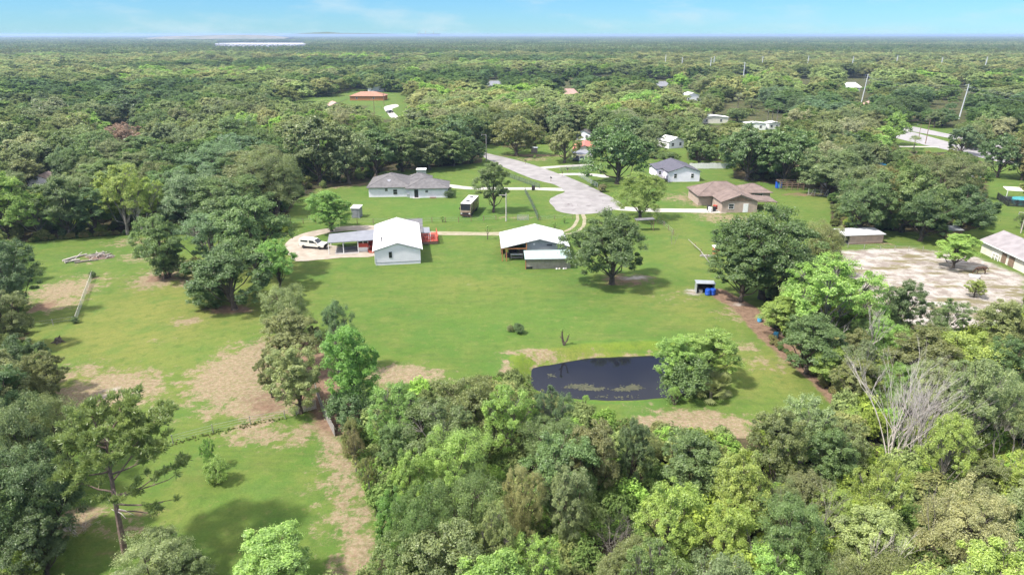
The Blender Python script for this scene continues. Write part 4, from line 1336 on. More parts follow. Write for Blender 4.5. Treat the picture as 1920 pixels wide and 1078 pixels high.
def window(root, x, z, w, h, y, face=-1, frame=WHITE_PAINT, axis='y', name='window'):
    """a window on a wall; y is the wall plane, face the outward sign; axis 'x' puts it on a side wall"""
    t = .07
    fr = MB()
    a, b = (y, y + face * t) if face > 0 else (y + face * t, y)
    e = .07
    def bx(mb, x0, x1, z0, z1, f0, f1):
        lo, hi = min(f0, f1), max(f0, f1)
        if axis == 'y': mb.box(x0, x1, lo, hi, z0, z1)
        else: mb.box(lo, hi, x0, x1, z0, z1)
    o = y + face * t
    i = y - face * .02
    bx(fr, x - w / 2 - e, x + w / 2 + e, z - h / 2 - e, z - h / 2, i, o)
    bx(fr, x - w / 2 - e, x + w / 2 + e, z + h / 2, z + h / 2 + e, i, o)
    bx(fr, x - w / 2 - e, x - w / 2, z - h / 2, z + h / 2, i, o)
    bx(fr, x + w / 2, x + w / 2 + e, z - h / 2, z + h / 2, i, o)
    bx(fr, x - w / 2, x + w / 2, z - .025, z + .025, i, y + face * t * .7)
    wf = fr.build(name, frame, root)
    pn = MB(); bx(pn, x - w / 2, x + w / 2, z - h / 2, z + h / 2, y - face * .015, y + face * .02)
    pn.build('pane', GLASS, wf)
    return wf


def gable(root, W, L, he, hr, ov, roofm, wallm, th=.1, y0=0.0, x0=0.0, wall='wall', base=0.0, trim=None):
    h = W / 2
    MB().prism_y([(x0 - h, base), (x0 + h, base), (x0 + h, he), (x0, hr), (x0 - h, he)], y0, y0 + L).build(wall, wallm, root)
    k = (hr - he) / h
    zo = he - k * ov + th * 1.2
    zr = hr + th * 1.2
    ya, yb = y0 - ov, y0 + L + ov
    MB().slab([(x0 - h - ov, ya, zo), (x0, ya, zr), (x0, yb, zr), (x0 - h - ov, yb, zo)], th).build('roof', roofm, root)
    MB().slab([(x0, ya, zr), (x0 + h + ov, ya, zo), (x0 + h + ov, yb, zo), (x0, yb, zr)], th).build('roof', roofm, root)
    MB().tube([(x0, ya - .01, zr + .005), (x0, yb + .01, zr + .005)], .06, 6).build('ridge_cap', roofm, root)
    if trim:
        for s in (-1, 1):
            xa, xb = x0, x0 + s * (h + ov)
            MB().add([(xa, ya - .03, zr - th), (xb, ya - .03, zo - th), (xb, ya - .03, zo + .02), (xa, ya - .03, zr + .02),
                      (xa, ya - .004, zr - th), (xb, ya - .004, zo - th), (xb, ya - .004, zo + .02), (xa, ya - .004, zr + .02)],
                     [(0, 1, 2, 3), (7, 6, 5, 4), (0, 4, 5, 1), (1, 5, 6, 2), (2, 6, 7, 3), (3, 7, 4, 0)]).build('bargeboard', trim, root)


def hip_roof(root, x0, x1, y0, y1, he, hr, ov, m, name='roof', th=.14):
    x0 -= ov; x1 += ov; y0 -= ov; y1 += ov
    w, l = x1 - x0, y1 - y0
    if w >= l:
        a, b = (x0 + l / 2, (y0 + y1) / 2), (x1 - l / 2, (y0 + y1) / 2)
        top = [(a[0], a[1], hr), (b[0], b[1], hr)]
        fs = [(0, 1, 5, 4), (1, 2, 5), (2, 3, 4, 5), (3, 0, 4)]
    else:
        a, b = ((x0 + x1) / 2, y0 + w / 2), ((x0 + x1) / 2, y1 - w / 2)
        top = [(a[0], a[1], hr), (b[0], b[1], hr)]
        fs = [(0, 1, 4), (1, 2, 5, 4), (2, 3, 5), (3, 0, 4, 5)]
    vs = [(x0, y0, he), (x1, y0, he), (x1, y1, he), (x0, y1, he)] + top
    n = len(vs)
    vs += [(x0, y0, he - th), (x1, y0, he - th), (x1, y1, he - th), (x0, y1, he - th)]
    fs = fs + [(0, 6, 7, 1), (1, 7, 8, 2), (2, 8, 9, 3), (3, 9, 6, 0), (6, 9, 8, 7)]
    ro = MB().add(vs, fs).build(name, m, root)
    # hip and ridge caps stand proud
    cap = MB()
    cap.tube([vs[4], vs[5]], .07, 6)
    near = {0: 4, 3: 4, 1: 5, 2: 5} if w >= l else {0: 4, 1: 4, 2: 5, 3: 5}
    for c, t in near.items():
        cap.tube([vs[c], vs[t]], .07, 6)
    cap.build('hip_cap', m, ro)
    return ro


def simple_house(name, label, px, py, W, L, he, hr, rz, roofm, wallm, cat='house', hip=False, wins=((-.25, 1.4), (.25, 1.4))):
    p = gp(px, py)
    r = thing(name, label, cat, (p[0], p[1], 0), rz)
    if hip:
        MB().box(-W / 2, W / 2, 0, L, 0, he).build('wall', wallm, r)
        hip_roof(r, -W / 2, W / 2, 0, L, he + .02, hr, .5, roofm)
    else:
        gable(r, W, L, he, hr, .35, roofm, wallm)
    for f, z in wins:
        window(r, f * W, z, 1.0, 1.1, 0)
    return r


# --- white metal-roofed house in the middle of the lawn
HRZ = R(9.3)
hb = (Vector(gp(704, 498)) + Vector(gp(789.7, 494))) / 2
house = thing('white_house', 'white gabled house with bright metal roof in the middle of the lawn', 'house', (hb.x, hb.y, 0), HRZ)
gable(house, 8.3, 18.6, 2.85, 4.1, .25, WHITE_METAL, WHITE_SIDING, trim=GREY_METAL_2, base=.55)
MB().box(-4.11, 4.11, .04, 18.56, -.05, .55).build('skirting', WHITE_STUCCO, house)
MB().box(-4.16, 4.16, -.02, 0, .50, .58).build('skirting_trim', GREY_METAL_2, house)
window(house, -1.35, 1.95, .42, 1.0, 0, frame=BLACK)
for s, ys in ((1, (4, 8, 13)), (-1, (9, 14, 16.5))):
    for yy in ys:
        window(house, yy, 1.8, .9, 1.1, s * 4.15, s, axis='x')
vp = MB(); vp.tube([(-2.9, 4.4, 3.1), (-2.9, 4.4, 4.05)], .10, 8); vp.tube([(-2.9, 4.4, 4.05), (-2.9, 4.4, 4.15)], .17, 8)
vp.build('vent_pipe', RUSTY_TRIM, house)
MB().tube([(0.5, 13, 3.9), (0.5, 13, 4.35)], .05, 6).build('vent_pipe', STEEL, house)
MB().tube([(-4.2, -.06, .3), (-4.2, -.06, 2.75)], .05, 6).build('downpipe', WHITE_PAINT, house)
gt = MB(); gt.box(-4.58, -4.46, -.2, 18.8, 2.72, 2.80); gt.box(4.46, 4.58, -.2, 18.8, 2.72, 2.80); gt.build('gutter', WHITE_PAINT, house)

# --- carport left of the house
cp = gp(640, 470)
car = thing('carport', 'flat grey metal carport on white posts left of the white house', 'carport', (cp[0], cp[1], 0), 0)


def loc3(root, p):
    return (p[0] - root.location.x, p[1] - root.location.y, p[2] if len(p) > 2 else 0)


def P3(root, px, py, z):
    a = gp(px, py, z); return (a[0] - root.location.x, a[1] - root.location.y, z)


c0, c1, c2, c3 = P3(car, 613.4, 455.5, 2.35), P3(car, 672, 451.5, 2.45), P3(car, 669.7, 433.6, 2.45), P3(car, 617, 439, 2.35)
MB().slab([c0, c1, c2, c3], .14).build('roof', GREY_METAL, car)
e0, e1, e2, e3 = P3(car, 671, 452, 2.62), P3(car, 702.5, 449.5, 2.72), P3(car, 701.5, 430.5, 2.72), P3(car, 668.5, 433.3, 2.62)
MB().slab([e0, e1, e2, e3], .12).build('roof', GREY_METAL, car)
pm_ = MB().box(-.07, .07, -.07, .07, 0, 1).mesh('post', WHITE_PAINT)
for q in (c0, c1, c2, c3, tuple((c0[i] + c1[i]) / 2 for i in range(3)), tuple((c2[i] + c3[i]) / 2 for i in range(3))):
    inw = Vector(((c0[0] + c2[0]) / 2 - q[0], (c0[1] + c2[1]) / 2 - q[1])).normalized() * .25
    share('post', pm_, car, (q[0] + inw.x, q[1] + inw.y, 0), scale=(1, 1, q[2] - .13))
# red shed under it
rs = gp(682, 472)
shed = thing('red_shed', 'small red and white shed under the carport roof', 'shed', (rs[0], rs[1], 0), R(4))
MB().box(-.95, .95, 0, 3.2, .9, 2.25).build('wall', RED_PAINT, shed)
MB().box(-.95, .95, 0, 3.2, 0, .9).build('lower_wall', WHITE_PAINT, shed)
MB().box(-.97, .97, -.02, .02, 1.75, 2.2).build('window', GLASS, shed)
for x in (-.95, 0, .95):
    post_box(shed, 'frame', x, -.02, 1.7, 2.25, .09, WHITE_PAINT)
pr_ = gp(697, 474)
porch = thing('red_porch', 'narrow red porch between the shed and the white house', 'porch', (pr_[0], pr_[1], 0), R(8))
MB().box(-.7, .7, 0, 3, .25, .38).build('floor', RED_DECK, porch)
MB().box(-.7, .7, 2.9, 3.0, .4, 2.3).build('wall', RED_PAINT, porch)
for x in (-.65, .65):
    post_box(porch, 'post', x, .05, .38, 1.35, .1, RED_PAINT)
MB().box(-.7, .7, .02, .09, 1.25, 1.35).build('rail', RED_PAINT, porch)
MB().box(-.5, .5, -.35, -.02, 0, .22).build('step', RED_DECK, porch)
# rear roofs and red deck right of the house
rp = gp(786, 437)
rear = thing('rear_porch', 'dark flat porch roof behind the white house', 'porch', (rp[0], rp[1], 0), 0)
q = [P3(rear, 757, 411.5, 2.6), P3(rear, 779, 432, 2.6), P3(rear, 791.5, 437, 2.6), P3(rear, 792, 409.5, 2.6)]
MB().slab([P3(rear, 768, 436, 2.6), P3(rear, 793, 436, 2.6), P3(rear, 792, 409.5, 2.6), P3(rear, 757, 411, 2.6)], .16).build('roof', DARK_ROOF, rear)
for a in ((792, 435), (791, 411), (775, 412)):
    t = P3(rear, a[0], a[1], 2.45); post_box(rear, 'post', t[0] - .1, t[1], 0, 2.44, .12, GREY_WOOD)
aw = gp(798, 436)
awn = thing('awning', 'light grey metal awning over the red deck', 'awning', (aw[0], aw[1], 0), 0)
MB().slab([P3(awn, 784, 436.5, 2.35), P3(awn, 806.5, 436.5, 2.3), P3(awn, 805, 426, 2.4), P3(awn, 785, 426, 2.45)], .1).build('roof', GREY_METAL, awn)
for a in ((805, 436), (804, 427)):
    t = P3(awn, a[0], a[1], 2.3); post_box(awn, 'post', t[0] - .15, t[1], .5, 2.22, .1, WHITE_PAINT)
dk = gp(806, 459)
deck = thing('red_deck', 'raised red deck with railings on the right side of the white house', 'deck', (dk[0], dk[1], 0), HRZ)
for i in range(14):
    MB().box(-1.75, 1.75, i * .48, i * .48 + .44, .62, .70).build('deck_board', RED_DECK, deck)
MB().box(-1.7, 1.7, .05, 6.6, .12, .60).build('base', WOOD, deck)
for i in range(5):
    post_box(deck, 'rail_post', 1.7, .06 + i * 1.62, .70, 1.65, .1, RED_PAINT)
    post_box(deck, 'rail_post', -1.6 + i * .8, .02, .70, 1.65, .1, RED_PAINT)
for z in (1.0, 1.3, 1.62):
    MB().box(-1.75, 1.75, -.02, .05, z, z + .07).build('rail', RED_PAINT, deck)
    MB().box(1.66, 1.74, .05, 6.6, z, z + .07).build('rail', RED_PAINT, deck)
post_box(deck, 'post', .2, .1, .7, 2.6, .12, WHITE_PAINT)
MB().box(-.3, .8, 1.0, 2.2, .71, 1.25).build('bench', RED_PAINT, deck)


# --- pickups and cars
def wheel_parts(root, xs, ys, r=.36, w=.24):
    ty = MB().lathe([(r * .55, -w / 2), (r * .92, -w / 2), (r, -w / 3), (r, w / 3), (r * .92, w / 2), (r * .55, w / 2)], 16)
    ty.v = [(p[0], p[2], p[1]) for p in ty.v]; ty.f = [tuple(reversed(f)) for f in ty.f]
    rm = MB().lathe([(r * .2, -w * .46), (r * .56, -w * .44), (r * .56, w * .44), (r * .2, w * .46)], 12)
    rm.v = [(p[0], p[2], p[1]) for p in rm.v]; rm.f = [tuple(reversed(f)) for f in rm.f]
    tm, mm = ty.mesh('wheel', RUBBER), rm.mesh('rim', STEEL)
    for x in xs:
        for y in ys:
            o = share('wheel', tm, root, (x, y, r)); share('rim', mm, o)


def vehicle(name, label, cat, loc, rz, prof, wid, paint, wheels, cab=None, group=None, extra=None, r=.36):
    """side profile in x (nose at +x), z, swept across the width; cab=(profile of glasshouse)"""
    v = thing(name, label, cat, loc, rz, group)
    MB().add([(p[0], -wid / 2, p[1]) for p in prof] + [(p[0], wid / 2, p[1]) for p in prof],
             [tuple(range(len(prof))), tuple(range(2 * len(prof) - 1, len(prof) - 1, -1))] +
             [((i + 1) % len(prof), i, i + len(prof), (i + 1) % len(prof) + len(prof)) for i in range(len(prof))]).build('body', paint, v, .06)
    wheel_parts(v, wheels, (-wid / 2 + .08, wid / 2 - .08), r)
    if cab:
        gb = MB()
        n = len(cab)
        gb.add([(p[0], -wid / 2 + .02 * 0 - .012, p[1]) for p in cab] + [(p[0], -wid / 2 + .03, p[1]) for p in cab], [tuple(range(n)), tuple(range(2 * n - 1, n - 1, -1))])
        gb.build('side_window', GLASS, v)
        g2 = MB(); g2.add([(p[0], wid / 2 + .012, p[1]) for p in cab], [tuple(range(n - 1, -1, -1))]); g2.build('side_window', GLASS, v)
    return v


vp0 = gp(589, 465)
truck = vehicle('pickup_truck', 'white pickup truck with a covered bed on the sandy yard', 'truck', (vp0[0], vp0[1], .06), R(-14),
                [(-2.75, .5), (2.55, .45), (2.72, .6), (2.7, .98), (2.55, 1.08), (1.35, 1.18), (.55, 1.82), (.3, 1.88), (-2.6, 1.95), (-2.72, 1.8), (-2.75, .9)],
                1.92, CAR_WHITE, (-1.75, 1.72), cab=[(1.0, 1.2), (.45, 1.72), (-.45, 1.76), (-.45, 1.2)])
MB().add([(1.36, -.82, 1.20), (1.36, .82, 1.20), (.60, .78, 1.80), (.60, -.78, 1.80)], [(0, 1, 2, 3)]).build('windshield', GLASS, truck).location = (.02, 0, .02)
MB().box(2.66, 2.78, -.95, .95, .45, .70).build('bumper', BLACK, truck)
MB().box(2.64, 2.73, -.55, .55, .72, .98).build('grille', BLACK, truck)
for s in (-1, 1):
    MB().box(2.62, 2.74, s * .78 - .14, s * .78 + .14, .76, .98).build('headlight', STEEL, truck)
    MB().box(.85, 1.05, s * 1.02 - .1, s * 1.02 + .1, 1.22, 1.42).build('mirror', BLACK, truck)
    MB().box(-2.3, -.75, s * .965 - .012, s * .965 + .012, 1.38, 1.72).build('bed_cover_window', GLASS, truck)
MB().box(-2.82, -2.74, -.95, .95, .45, .62).build('bumper', BLACK, truck)


def small_car(label, px, py, rz, paint, group=None):
    p = gp(px, py)
    c = vehicle('parked_car', label, 'car', (p[0], p[1], .06), rz,
                [(-2.2, .35), (2.2, .35), (2.25, .7), (1.3, .88), (.55, 1.38), (-1.1, 1.42), (-1.9, .95), (-2.25, .85)], 1.8, paint, (-1.35, 1.4),
                cab=[(1.05, .92), (.5, 1.32), (-1.0, 1.34), (-1.5, .95)], group=group, r=.32)
    MB().add([(1.29, -.75, .9), (1.29, .75, .9), (.58, .68, 1.36), (.58, -.68, 1.36)], [(0, 1, 2, 3)]).build('windshield', GLASS, c).location = (.03, 0, .02)
    return c


# --- motorhome
rvp = gp(873, 408)
rv = thing('motorhome', 'brown and tan motorhome with white roof parked on the lawn', 'motorhome', (rvp[0], rvp[1], 0), R(-9))
MB().prism_x([(0, .75), (9.4, .75), (9.4, 3.0), (9.3, 3.15), (.35, 3.15), (.12, 2.9), (0, 1.6)], -1.25, 1.25).build('body', RV_TAN, rv, .06)
MB().box(-1.2, 1.2, .3, 9.3, .38, .75).build('chassis', BLACK, rv)
MB().box(-1.23, 1.23, .45, 9.3, 3.151, 3.21).build('roof', WHITE_PAINT, rv)
MB().add([(-1.1, -.02, 1.75), (1.1, -.02, 1.75), (1.12, .10, 2.82), (-1.12, .10, 2.82)], [(0, 1, 2, 3)]).build('windshield', GLASS, rv).location = (0, -.03, 0)
MB().box(-1.26, 1.26, -.06, .02, .55, 1.25).build('front_panel', RV_BROWN, rv, .03)
MB().box(-.75, .75, -.09, -.05, .75, 1.1).build('grille', BLACK, rv)
MB().box(-1.2, 1.2, -.14, -.05, .40, .56).build('bumper', RV_BROWN, rv)
MB().box(-1.2, 1.2, .08, .38, 2.86, 3.17).build('front_cap', BLACK, rv)
for s in (-1, 1):
    MB().box(s * .95 - .18, s * .95 + .18, -.10, -.05, .85, 1.08).build('headlight', WHITE_PAINT, rv)
    MB().box(s * 1.26 - .01, s * 1.26 + .01, .3, 9.2, .8, 1.45).build('side_stripe', RV_BROWN, rv)
    for y in (1.0, 3.2, 5.4, 7.6):
        MB().box(s * 1.258 - .012, s * 1.258 + .012, y, y + 1.2, 1.9, 2.6).build('side_window', GLASS, rv)
    MB().box(s * 1.45 - .08, s * 1.45 + .08, .15, .35, 1.8, 2.3).build('mirror', BLACK, rv)
MB().box(1.26, 1.42, 3.0, 6.6, 1.0, 2.9).build('slide_out', RV_BROWN, rv)
for y in (2.4, 6.6):
    MB().box(-.4, .4, y, y + .8, 3.21, 3.36).build('roof_vent', BLACK, rv)
rw = MB().lathe([(.25, -.13), (.44, -.13), (.48, 0), (.44, .13), (.25, .13)], 14)
rw.v = [(p[2], p[0], p[1]) for p in rw.v]
rwm = rw.mesh('wheel', RUBBER)
for y in (1.6, 7.0):
    for x in (-1.1, 1.1):
        share('wheel', rwm, rv, (x, y, .48))

# --- grey-roofed house
ga = Vector(gp(692, 370)); gb_ = Vector(gp(768, 368))
gh = thing('grey_roofed_house', 'low white house with grey hipped roof and a front wing', 'house', (ga.x, ga.y, 0), R(3.5))
MB().box(0, 10.8, 0, 13, 0, 2.6).build('wall', WHITE_STUCCO, gh)
mr = hip_roof(gh, 0, 10.8, 0, 13, 2.62, 5.0, .5, GREY_SHINGLE)
MB().box(10.6, 15.5, 8.5, 13.5, 0, 2.6).build('wall', WHITE_STUCCO, gh)
hip_roof(gh, 9.5, 15.6, 8.0, 14.2, 2.64, 4.3, .5, GREY_SHINGLE)
MB().box(10.8, 20.6, -1.6, 6.6, 0, 2.55).build('wing_wall', WHITE_STUCCO, gh)
hip_roof(gh, 10.2, 20.6, -1.6, 6.6, 2.58, 4.35, .5, GREY_SHINGLE)
window(gh, 4.6, 1.9, .7, .7, 0); window(gh, 6.9, 1.3, 1.0, 1.3, 0)
dr = MB().box(12.0, 13.0, -1.66, -1.58, .1, 2.2).build('door', BLACK, gh)
MB().box(12.25, 12.75, -1.675, -1.65, .8, 2.0).build('pane', GLASS, dr)
MB().box(11.6, 13.4, -2.4, -1.64, 0, .12).build('door_step', PALE_CONCRETE, gh)
window(gh, 15.2, 1.7, .7, .6, -1.6)
MB().box(10.0, 10.9, -.85, -.05, 0, .9).build('air_conditioner', STEEL, gh)
MB().box(16, 17.6, -2.5, -1.8, 0, .25).build('garden_bed', WOOD, gh)
vn = MB().add([(4.6, 2.4, 4.0), (5.2, 1.9, 3.62), (5.8, 2.4, 4.0), (5.2, 2.7, 4.1)], [(0, 1, 2, 3)]); vn.build('roof_patch', GREY_METAL_2, gh)
T_bush = gp(840, 368)


def block_shed(name, label, px, py, W, L, h0, h1, rz, roofm, wallm, door=True, cat='shed'):
    p = gp(px, py)
    r = thing(name, label, cat, (p[0], p[1], 0), rz)
    MB().prism_x([(0, 0), (L, 0), (L, h1), (0, h0)], -W / 2, W / 2).build('wall', wallm, r)
    MB().slab([(-W / 2 - .15, -.2, h0 + .1 - (h1 - h0) / L * .2), (W / 2 + .15, -.2, h0 + .1 - (h1 - h0) / L * .2), (W / 2 + .15, L + .2, h1 + .1 + (h1 - h0) / L * .2), (-W / 2 - .15, L + .2, h1 + .1 + (h1 - h0) / L * .2)], .09).build('roof', roofm, r)
    if door:
        d = MB().box(-.45, .45, -.05, .02, .05, min(h0, h1) - .15).build('door', wallm, r)
        MB().box(.3, .36, -.09, -.045, .95, 1.05).build('handle', STEEL, d)
    return r


block_shed('storage_shed', 'small white metal shed beside the bright green tree', 667, 409, 1.9, 2.2, 2.3, 2.5, R(-6), WHITE_PAINT, GREY_METAL)
block_shed('storage_box', 'pale grey storage box behind the grey-roofed house', 790, 333, 2.7, 2.2, 2.2, 2.3, R(2), WHITE_PAINT, STEEL)

# --- metal-roofed barn with open lean-to and a boarded addition
bb = (Vector(gp(989, 496)) + Vector(gp(1066, 495))) / 2
B0 = Vector(gp(1011, 488))
barn = thing('metal_roofed_barn', 'grey barn with wide white metal roof and open left bay', 'barn', (B0.x, B0.y, 0), R(3))
MB().prism_y([(-2.3, 0), (5.2, 0), (5.2, 2.75), (0, 4.15), (-2.3, 3.45)], 0, 10.2).build('wall', GREY_WALL, barn)
MB().slab([(-7.2, -.4, 2.6), (0, -.4, 4.28), (0, 10.6, 4.28), (-7.2, 10.6, 2.6)], .1).build('roof', WHITE_METAL_X, barn)
MB().slab([(0, -.4, 4.28), (5.7, -.4, 2.78), (5.7, 10.6, 2.78), (0, 10.6, 4.28)], .1).build('roof', WHITE_METAL_X, barn)
MB().tube([(0, -.41, 4.29), (0, 10.61, 4.29)], .06, 6).build('ridge_cap', WHITE_METAL_X, barn)
for x, y in ((-7.0, -.2), (-6.2, -.2), (-2.45, -.25), (-7.0, 5), (-7.0, 10.3), (-4.6, 10.3)):
    post_box(barn, 'post', x, y, 0, 2.5 + (x + 7.2) * .233, .16, ORANGE_WOOD)
MB().box(-7.1, -2.35, -.3, -.16, 2.36, 2.5).build('beam', ORANGE_WOOD, barn)
MB().box(-6.9, -2.35, 10.35, 10.4, 0, 2.5).build('rear_wall', WOOD, barn)
MB().box(-7.05, -7.0, 4, 10.3, 0, 1.4).build('side_wall', WOOD, barn)
vt = MB().lathe([(.2, 0), (.2, .06)], 10); vt.v = [(p[0] - 1.0, -.02 - p[2], p[1] + 3.2) for p in vt.v]; vt.build('round_vent', WHITE_PAINT, barn)
MB().box(1.4, 2.4, -.05, .01, 2.85, 3.05).build('window', GLASS, barn)
# addition
ad = (Vector(gp(986, 505)) + Vector(gp(1068, 503))) / 2
adn = thing('lean_to_shed', 'boarded lean-to with pale green metal roof in front of the barn', 'shed', (ad.x, ad.y, 0), R(3))
for i in range(12):
    MB().box(-4.0, 4.0, 0, .06, .02 + i * .165, .02 + i * .165 + .155).build('board', WEATHERED, adn)
MB().prism_x([(.06, 0), (2.6, 0), (2.6, 2.5), (.06, 1.95)], -3.95, 3.95).build('wall', WEATHERED, adn)
MB().slab([(-4.25, -.45, 2.03), (4.25, -.45, 2.03), (4.25, 2.75, 2.72), (-4.25, 2.75, 2.72)], .09).build('roof', MINT_METAL, adn)
MB().box(-4.25, 4.25, -.52, -.45, 1.86, 2.04).build('fascia', RUSTY_TRIM, adn)
for x in (-4.05, 4.05):
    post_box(adn, 'corner_post', x, .02, 0, 1.95, .14, ORANGE_WOOD if x < 0 else PALE_WOOD)
MB().box(-3.95, -2.8, -.06, -.003, .02, .45).build('hatch', BLACK, adn)
# clutter in the open bay
for i, (nm, x, y, sx, sy, sz, z, m, lab) in enumerate([
    ('storage_crate', -5.9, 2.2, 1.0, .8, .8, 0, SHADE_DARK, 'dark crate at the left of the open barn bay'),
    ('workbench', -4.2, 1.3, 2.3, .8, .9, 0, GREY_WOOD, 'grey workbench in the open barn bay'),
    ('storage_crate', -3.2, 3.2, .9, 1.0, 1.5, 0, WOOD, 'brown crate at the right of the open barn bay'),
    ('storage_crate', -4.8, 4.2, 1.6, 1.0, 1.7, 0, SHADE_DARK, 'tall dark crate at the back of the open barn bay')]):
    w = Matrix.Rotation(R(3), 2) @ Vector((x, y))
    t = thing(nm, lab, 'bench' if 'bench' in nm else 'crate', (B0.x + w.x, B0.y + w.y, 0), R(3))
    if nm == 'workbench':
        MB().box(-sx / 2, sx / 2, -sy / 2, sy / 2, sz - .08, sz).build('top', WHITE_PAINT, t)
        for a in (-1, 1):
            for b in (-1, 1):
                post_box(t, 'leg', a * (sx / 2 - .1), b * (sy / 2 - .1), 0, sz - .08, .1, m)
        MB().box(-sx / 2 + .1, sx / 2 - .1, -sy / 2 + .1, sy / 2 - .1, .2, .25).build('shelf', m, t)
    else:
        for k in range(4):
            MB().box(-sx / 2, sx / 2, -sy / 2, sy / 2, sz * k / 4 + .01, sz * (k + 1) / 4 - .02).build('slat', m, t)
        for a in (-1, 1):
            post_box(t, 'corner', a * (sx / 2), -sy / 2, 0, sz, .09, WOOD)
for k, (x, c) in enumerate(((1.6, WHITE_PAINT), (2.1, CREAM_WALL), (2.9, WHITE_PAINT), (3.3, PALE_WOOD))):
    w = Matrix.Rotation(R(3), 2) @ Vector((x, -.35))
    rk = MB().lathe([(.10, 0), (.2, .06), (.17, .17), (.06, .22)], 8).build('bucket' if k % 2 else 'garden_stone', c)
    rk.location = (ad.x + w.x, ad.y + w.y, 0)
    tag(rk, ['leftmost white garden stone along the boarded lean-to', 'small cream bucket against the boarded lean-to', 'white garden stone near the right corner of the boarded lean-to', 'pale bucket at the right corner of the boarded lean-to'][k], 'bucket' if k % 2 else 'stone')

# --- brown house
br = Vector(gp(1352, 399))
bh = thing('brown_house', 'tan house with several brown shingle gables right of the cul-de-sac', 'house', (br.x, br.y, 0), R(2))
gable(bh, 8.6, 7.5, 2.7, 4.3, .4, BROWN_SHINGLE, TAN_WALL, x0=4.3, y0=0)
MB().prism_y([(1.2, 2.75), (7.4, 2.75), (4.3, 3.95)], -.08, -.005).build('gable_recess', WOOD, bh)
MB().box(-3.4, 9.4, 7.5, 16.5, 0, 2.6).build('wall', TAN_WALL, bh)
hip_roof(bh, -3.4, 9.4, 7.0, 16.5, 2.62, 5.2, .5, BROWN_SHINGLE)
MB().box(9.2, 15.8, 10.5, 17.0, 0, 2.5).build('wing_wall', TAN_WALL, bh)
hip_roof(bh, 8.4, 15.8, 10.5, 17.0, 2.54, 4.2, .5, BROWN_SHINGLE)
MB().slab([(8.55, 1.6, 2.68), (14.2, 1.6, 2.05), (14.2, 7.4, 2.25), (8.55, 7.4, 2.78)], .12).build('porch_roof', BROWN_SHINGLE, bh)
for x, y in ((14.0, 1.8), (14.0, 7.2), (11.2, 1.8)):
    post_box(bh, 'porch_post', x, y, 0, 2.0, .14, TAN_WALL)
dd = MB().box(5.2, 6.4, -.06, .02, .05, 2.15).build('door', WHITE_PAINT, bh); MB().box(6.2, 6.26, -.1, -.05, 1.0, 1.1).build('handle', STEEL, dd)
window(bh, 2.3, 1.5, 1.2, 1.1, 0); window(bh, 12.8, 1.5, 2.0, 1.2, 10.5)
for i, (x, y, m, lab) in enumerate(((-1.2, 1.5, BLACK, 'black wheeled bin nearest the driveway by the brown house'), (-2.2, 2.6, BLACK, 'black wheeled bin behind the other by the brown house'),
                                    (-.5, 3.2, RED_PAINT, 'reddish wheeled bin against the brown house'), (-2.4, 1.0, WHITE_PAINT, 'white wheeled bin at the end of the pale driveway'))):
    w = Matrix.Rotation(R(2), 2) @ Vector((x, y))
    t = thing('wheeled_bin', lab, 'bin', (br.x + w.x, br.y + w.y, 0), R(20 * i), 'bins beside the brown house')
    MB().add([(-.25, -.3, .08), (.25, -.3, .08), (.25, .3, .08), (-.25, .3, .08), (-.33, -.4, 1.0), (.33, -.4, 1.0), (.33, .4, 1.0), (-.33, .4, 1.0)],
             [(0, 3, 2, 1), (4, 5, 6, 7), (0, 1, 5, 4), (1, 2, 6, 5), (2, 3, 7, 6), (3, 0, 4, 7)]).build('body', m, t)
    MB().slab([(-.36, -.44, 1.06), (.36, -.44, 1.06), (.36, .44, 1.10), (-.36, .44, 1.10)], .05).build('lid', m, t)
    for s in (-1, 1):
        q = MB().lathe([(.12, -.03), (.12, .03)], 10); q.v = [(p[2] + s * .28, p[1] * 1 + .32, p[0] + .12) for p in q.v]; q.build('wheel', RUBBER, t)

# --- dark-roofed white house and its fence
wh = (Vector(gp(1252, 341)) + Vector(gp(1312, 341))) / 2
w2 = thing('dark_roofed_house', 'white house with slate-coloured gable roof beyond the cul-de-sac', 'house', (wh.x, wh.y, 0), R(4))
gable(w2, 9.2, 14, 2.9, 4.4, .35, SLATE_SHINGLE, WHITE_SIDING)
window(w2, -2.6, 1.7, .8, 1.2, 0); window(w2, 2.4, 1.7, .8, 1.2, 0)
MB().box(-6.6, -4.6, 5.5, 13.8, 0, 2.7).build('wing_wall', WHITE_SIDING, w2)
MB().slab([(-6.9, 5.2, 2.75), (-4.0, 5.2, 3.2), (-4.0, 14.1, 3.2), (-6.9, 14.1, 2.75)], .12).build('wing_roof', SLATE_SHINGLE, w2)
window(w2, -5.6, 1.6, .7, 1.0, 5.5)
dck = MB()
for i in range(8):
    MB().box(-8.6, -4.65, 1.0 + i * .5, 1.0 + i * .5 + .46, .5, .58).build('deck_board', GREY_WOOD, w2)
for i in range(6):
    post_box(w2, 'deck_post', -8.5 + i * .75, 1.05, 0, 1.5, .1, GREY_WOOD)
MB().box(-8.6, -4.7, 1.0, 1.08, 1.42, 1.5).build('deck_rail', GREY_WOOD, w2)


